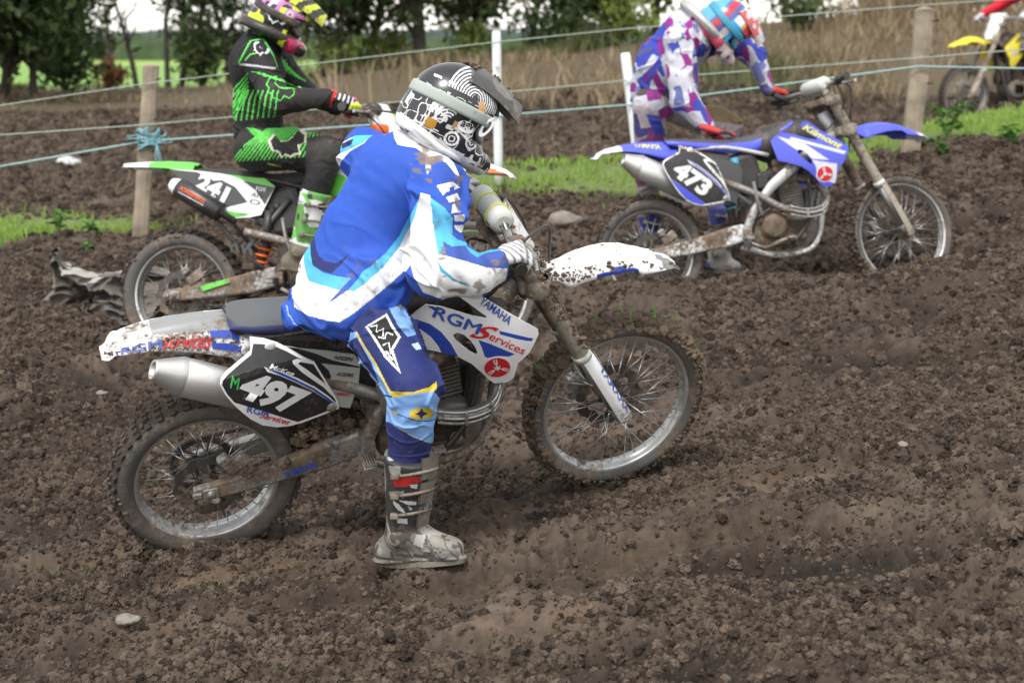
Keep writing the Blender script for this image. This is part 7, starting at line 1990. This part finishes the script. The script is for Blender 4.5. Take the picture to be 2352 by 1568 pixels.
items = [([(610, 470), (830, 440), (800, 560), (620, 540)], RB), ([(560, 660), (800, 480), (830, 500), (630, 710)], PW_), ([(630, 700), (780, 570), (830, 640), (740, 740)], RB), ([(700, 660), (790, 620), (780, 640), (720, 690)], MAG),
         ([(870, 120), (940, 90), (930, 200), (880, 260)], MAG), ([(940, 90), (1060, 100), (1070, 180), (940, 190)], PW_), ([(720, 320), (780, 290), (790, 340), (740, 350)], MAG), ([(870, 200), (1100, 180), (1120, 300), (1100, 420), (1060, 500), (1050, 640), (900, 680), (870, 400)], RB), ([(640, 420), (790, 410), (790, 450), (640, 460)], cl(.08, .08, .18)),
         ([(900, 300), (960, 230), (1020, 240), (980, 300), (960, 350), (890, 360)], PW_), ([(870, 400), (960, 380), (950, 440), (880, 450)], PW_), ([(900, 520), (1000, 450), (1020, 560), (950, 600)], MAG), ([(950, 480), (1020, 420), (1040, 560), (990, 580)], PW_),
         ([(890, 690), (1040, 680), (1100, 900), (960, 900)], PW_), ([(930, 730), (1000, 720), (1060, 880), (990, 890)], cl(.10, .12, .3)), ([(950, 900), (1110, 880), (1130, 940), (980, 940)], RB), ([(980, 940), (1200, 920), (1260, 1060), (1100, 1110), (1000, 1010)], PW_), ([(1090, 930), (1190, 940), (1180, 1000), (1120, 980)], MAG),
         ([(1090, 1090), (1220, 1060), (1240, 1100), (1120, 1150)], RB), ([(1060, 560), (1240, 430), (1200, 560), (1050, 640)], MAG), ([(1080, 520), (1230, 420), (1240, 450), (1100, 560)], PW_),
         ([(1320, 370), (1680, 330), (1720, 420), (1540, 470)], PW_), ([(1420, 430), (1500, 410), (1580, 480), (1500, 480)], RB), ([(1540, 480), (1740, 430), (1770, 500), (1580, 540)], MAG), ([(1690, 500), (1790, 450), (1790, 560), (1690, 590)], RB), ([(1560, 530), (1700, 580), (1690, 560), (1720, 600)], PW_)]
_st = lambda C: np.c_[C[:, 0] * 1.6 + C[:, 2] * .7, C[:, 1], C[:, 2] * .62 - C[:, 0] * .3]
PBASE = lambda C, N: np.where((noise(_st(C + pb0), 11, 3) > .0)[:, None], RB[None], np.where((noise(_st(C + pb0), 13, 9) > .26)[:, None], MAG[None], np.where((noise(_st(C), 24, 19) > .3)[:, None], cl(.16, .18, .42)[None], PW_[None])))
print_on(jb.data, Plane(1580, 170, 10.), PBASE, items[:4] + items[5:7] + items[8:10] + items[12:14] + items[14:22:2], Z3, offset=pb0, wob=.022, front=-.6)
tp_ = [cone(j['pelvis'], at(1512, 190, 10.25), .132, .12), cone(j['hip_r'], j['kn_r'], .102, .082), cone(j['kn_r'], at(1486, 470, 10.36), .078, .068), cone(j['hip_l'], j['kn_l'], .104, .086), cone(j['kn_l'], at(1660, 400, 10.38), .086, .072)]
tb = cloth('trousers', tp_, .03, .012, M_TROUSER, pb, fold=.010, fsc=9, seed=71)
KH = cl(.22, .16, .085)
items = [([(590, 710), (760, 740), (730, 820), (590, 800)], cl(.06, .05, .04)), ([(600, 830), (740, 800), (760, 900), (620, 930)], PW_), ([(720, 770), (860, 770), (850, 850), (740, 850)], MAG), ([(740, 850), (900, 840), (900, 960), (780, 960)], PW_ * .9), ([(820, 930), (930, 880), (960, 960), (840, 1020)], MAG), ([(630, 900), (720, 880), (780, 1060), (680, 1080)], cl(.42, .36, .36)),
         ([(720, 960), (830, 980), (900, 1140), (800, 1140)], RB), ([(850, 1040), (980, 980), (970, 1150), (900, 1150)], PW_ * .8), ([(1060, 680), (1130, 680), (1110, 820), (1050, 820)], MAG), ([(1120, 690), (1240, 790), (1200, 860), (1110, 840)], PW_), ([(1180, 700), (1300, 800), (1380, 790), (1260, 870), (1120, 900)], BLK * 2),
         ([(1210, 720), (1380, 770), (1330, 800)], PW_), ([(1280, 820), (1400, 770), (1370, 880), (1290, 880)], cl(.4, .35, .4)), ([(1180, 880), (1560, 850), (1600, 1060), (1200, 1000)], KH), ([(1360, 830), (1470, 800), (1470, 880), (1380, 880)], cl(.10, .09, .07))]
print_on(tb.data, Plane(1580, 280, 10.2), lambda C, N: np.where((noise(C, 8, 13) > .15)[:, None], cl(.20, .05, .16)[None], np.where((noise(C, 8.5, 19) > .2)[:, None], cl(.05, .05, .2)[None], cl(.33, .29, .29)[None])), items, Z3, offset=pb0, wob=.006, front=-.6)
for s, hl, tl in (('r', at(1470, 575, 10.47), at(1545, 582, 10.40)), ('l', at(1630, 515, 10.45), at(1705, 520, 10.38))):
    hl[2], tl[2] = gz_(hl) + .012, gz_(tl) + .012
    an = hl * .72 + tl * .28 + np.array([0, 0, .11])
    boot(pb, JB['kn_' + s], an, hl, tl, M_BOOT, M_SOLE, lambda C, t, x, sd: np.where((noise(C, 9, 5) > .1)[:, None], cl(.05, .07, .30)[None], cl(.35, .33, .32)[None]), h=.012, split=0)
REDG = cl(.50, .03, .03)
hand('glove', cL, bL, fL, nL, JB['wr_l'], M_GLOVE, pb, colour=lambda b, f, n, C: np.where((n > .018)[:, None], REDG[None], BLK[None] * 1.5), s=1.1, h=.005)
sc_ = POSE_B.world((.44, -.015, .628)); fs = unit(POSE_B.R @ np.array([.93, -.25, -.12])); ns_ = POSE_B.R[:, 2]; bs_ = np.cross(ns_, fs)
hand('glove', sc_ + ns_ * .004, bs_, fs, ns_, sc_ - fs * .085 + ns_ * .045, M_GLOVE, pb, open_=1, colour=lambda b, f, n, C: np.where((np.sin(b * 140) > -.6)[:, None], REDG[None], BLK[None] * 1.5), s=1.15, h=.005)
def hcolB(C, N):
    x, y, z = C.T; fc = np.tile(cl(.04, .30, .62), (len(C), 1))
    fc[(x < -.02) & (x > -.05)] = cl(.10, .10, .3); fc[(x < -.05) & (x > -.085)] = cl(.45, .03, .05); fc[(x < -.085) & (x > -.10)] = cl(.08, .12, .35); fc[x < -.10] = cl(.10, .35, .60)
    fc[(x > -.02) & (x < .02) & (z < .02)] = cl(.45, .42, .40); fc[(x > -.01) & (x < .05) & (z > .06)] = cl(.70, .74, .80); fc[(x > .045) & (z > .06)] = cl(.7, .35, .04); fc[(x > .065) & (z > .05)] = cl(.65, .05, .06)
    fc[(z < -.06) & (x < .05)] = cl(.45, .06, .10); fc[(x > .05) & (z < -.05)] = cl(.55, .45, .45); fc[(noise(C, 40, 3) > .35) & (x > .02)] = cl(.08, .07, .07)
    rr = np.linalg.norm((C - np.array([-.004, 0, 0])) / np.array([1.05, .9, 1.0]), axis=1); fc[rr < .121] = cl(.03, .03, .03)
    return fc
helmet(pb, JB['head'], JB['F'], JB['U'], hcolB, M_SHELL, M_VISOR, lambda C, N: np.where((noise(C, 30, 3) > -.1)[:, None], np.where((C[:, :1] > .16), cl(.12, .40, .70)[None], cl(.62, .10, .12)[None]), cl(.7, .62, .62)[None]), MB['cyan'], material('silver lens', (.5, .5, .5), .15, .8), h=.0075)
br = [tuple(at(1614, 78, 10.1) - pb0 + np.array([.13 * math.cos(a) + .02, .14 * math.sin(a), .04 - .13 * math.cos(a)])) for a in np.linspace(0, 6.28, 29)[:-1]]
sub('neck_brace', lambda bm: add_tube(bm, br, .026, 8, closed=True), MB['silver'], pb)

# ================= rider on the yellow machine (only arms in the frame)
py0 = POSE_Y.world((.40, 0, .72))
py = empty('person', py0); tag(py, 'rider with bright red sleeves on the yellow motorcycle at the upper right corner', 'person', 'motocross riders')
Yw = lambda x, y, z: POSE_Y.world((x, y, z))
gr = {s: gripinfo(POSE_Y, S_Y, s) for s in (-1, 1)}
JY = dict(pelvis=Yw(.40, 0, .73), waist=Yw(.43, 0, .90), chest=Yw(.54, 0, 1.10), neck=Yw(.62, 0, 1.27), head=Yw(.70, 0, 1.42), F=POSE_Y.R @ np.array([.95, 0, -.2]), U=POSE_Y.R @ np.array([.2, 0, .95]), sh_r=Yw(.57, -.19, 1.18), sh_l=Yw(.57, .19, 1.18), el_r=Yw(.72, -.42, 1.05), el_l=Yw(.72, .42, 1.05),
          wr_r=gr[-1][0] - gr[-1][2] * .085 + gr[-1][3] * .03, wr_l=gr[1][0] - gr[1][2] * .085 + gr[1][3] * .03, hip_r=Yw(.42, -.10, .70), hip_l=Yw(.42, .10, .70), kn_r=Yw(.82, -.22, .52), kn_l=Yw(.82, .22, .52), an_r=Yw(.53, -.22, .17), an_l=Yw(.53, .22, .17))
figure(py, JY); j = JY
pr = [cone(j['pelvis'], j['waist'], .13, .13), cone(j['waist'], j['chest'], .13, .145), cone(j['chest'], j['neck'], .13, .06)]
for s in 'rl': pr += [cone(j['chest'], j['sh_' + s], .10, .08), cone(j['sh_' + s], j['el_' + s], .08, .068, k=.03), cone(j['el_' + s], j['wr_' + s], .066, .044, k=.03)]
jy = cloth('jersey', pr, .04, .016, M_JERSEY, py, fold=.008, fsc=8, seed=81, split=0); paint(jy.data, np.tile(cl(.55, .012, .03), (len(jy.data.polygons), 1)))
pr = [cone(j['pelvis'], j['waist'], .13, .11)]
for s in 'rl': pr += [cone(j['hip_' + s], j['kn_' + s], .10, .08), cone(j['kn_' + s], j['an_' + s], .078, .06)]
ty = cloth('trousers', pr, .03, .018, M_TROUSER, py, seed=82, split=0); paint(ty.data, np.tile(cl(.12, .12, .13), (len(ty.data.polygons), 1)))
for s, sg in (('r', -1), ('l', 1)):
    c, b, f, n = gr[sg]; hand('glove', c, b, f, n, j['wr_' + s], M_GLOVE, py, colour=lambda b, f, n, C: np.tile(cl(.5, .5, .52), (len(C), 1)), h=.007)
    boot(py, j['kn_' + s], Yw(.50, sg * .22, .165), Yw(.45, sg * .22, .075), Yw(.67, sg * .22, .085), M_BOOT, M_SOLE, lambda C, t, x, s: np.tile(cl(.3, .3, .3), (len(C), 1)), h=.014, sole_up=POSE_Y.R[:, 2], split=0)
helmet(py, JY['head'], JY['F'], JY['U'], lambda C, N: np.tile(cl(.5, .03, .03), (len(C), 1)), M_SHELL, M_VISOR, lambda C, N: np.tile(WHT, (len(C), 1)), MB['pad'], M_LENS, h=.009)

# ------------------------------------------------------------------ torn sheet half buried behind the green machine's rear wheel
sh0 = at(205, 700, 9.2); sh0[2] = gz_(sh0)
nu, nv = 110, 80
UU, VV = np.meshgrid(np.linspace(0, 1, nu), np.linspace(0, 1, nv), indexing='ij'); u_, v_ = UU.ravel(), VV.ravel()
hgt_ = np.interp(u_, [0, .06, .16, .3, .5, .7, .85, 1], [.37, .38, .29, .27, .275, .29, .30, .26])
q2 = np.c_[u_ * 3, v_ * 2]
X = -.23 + .62 * u_ + .05 * noise(q2, 1.2, 91) + .05 * (1 - v_) * np.sin(u_ * 9)
D = .10 * np.sin(u_ * 5 + v_ * 3) + .085 * (np.abs(noise(q2 + .5 * np.c_[noise(q2, 1.5, 94), noise(q2, 1.5, 95)], 1.9, 92)) - .3) * 2 + .035 * (np.abs(noise(q2, 4.3, 93)) - .3) * 2 - .20 * (1 - v_) ** 1.5 + .02
Zz = -.06 + hgt_ * v_ ** .9 + .03 * noise(q2, 2.2, 96) - .05 * np.maximum(0, v_ - .8) * 2
i = (np.arange(nu - 1)[:, None] * nv + np.arange(nv - 1)[None]).ravel(); Fq = np.stack([i, i + nv, i + nv + 1, i + 1], 1)
V = np.c_[X, D, Zz]; V2 = V + np.array([0, .006, 0])
me = mesh_np('torn_sheet', np.r_[V, V2], np.r_[Fq, Fq[:, ::-1] + len(V)])
C, N = centers(me); t = np.clip(noise(C, 9, 98) * .9 + .45, 0, 1)[:, None]
fc = cl(.060, .058, .056) * (1 - t) + cl(.145, .125, .10) * t
k = (np.hypot((C[:, 0] + .02) / .10, (C[:, 2] - .19) / .06) < 1 + .5 * noise(C, 20, 99)); fc[k] = cl(.36, .34, .30); k = (np.hypot((C[:, 0] - .12) / .08, (C[:, 2] - .22) / .04) < 1 + .5 * noise(C, 20, 97)); fc[k] = cl(.28, .24, .19)
paint(me, fc)
o = link('torn_sheet', me, material('torn plastic sheet', attr=True, rough=.55, mud=.34, msc=8, bump=.2)); o.location = sh0
tag(o, 'torn crumpled grey sheet half buried in the soil left of the green motorcycle', 'plastic sheet')
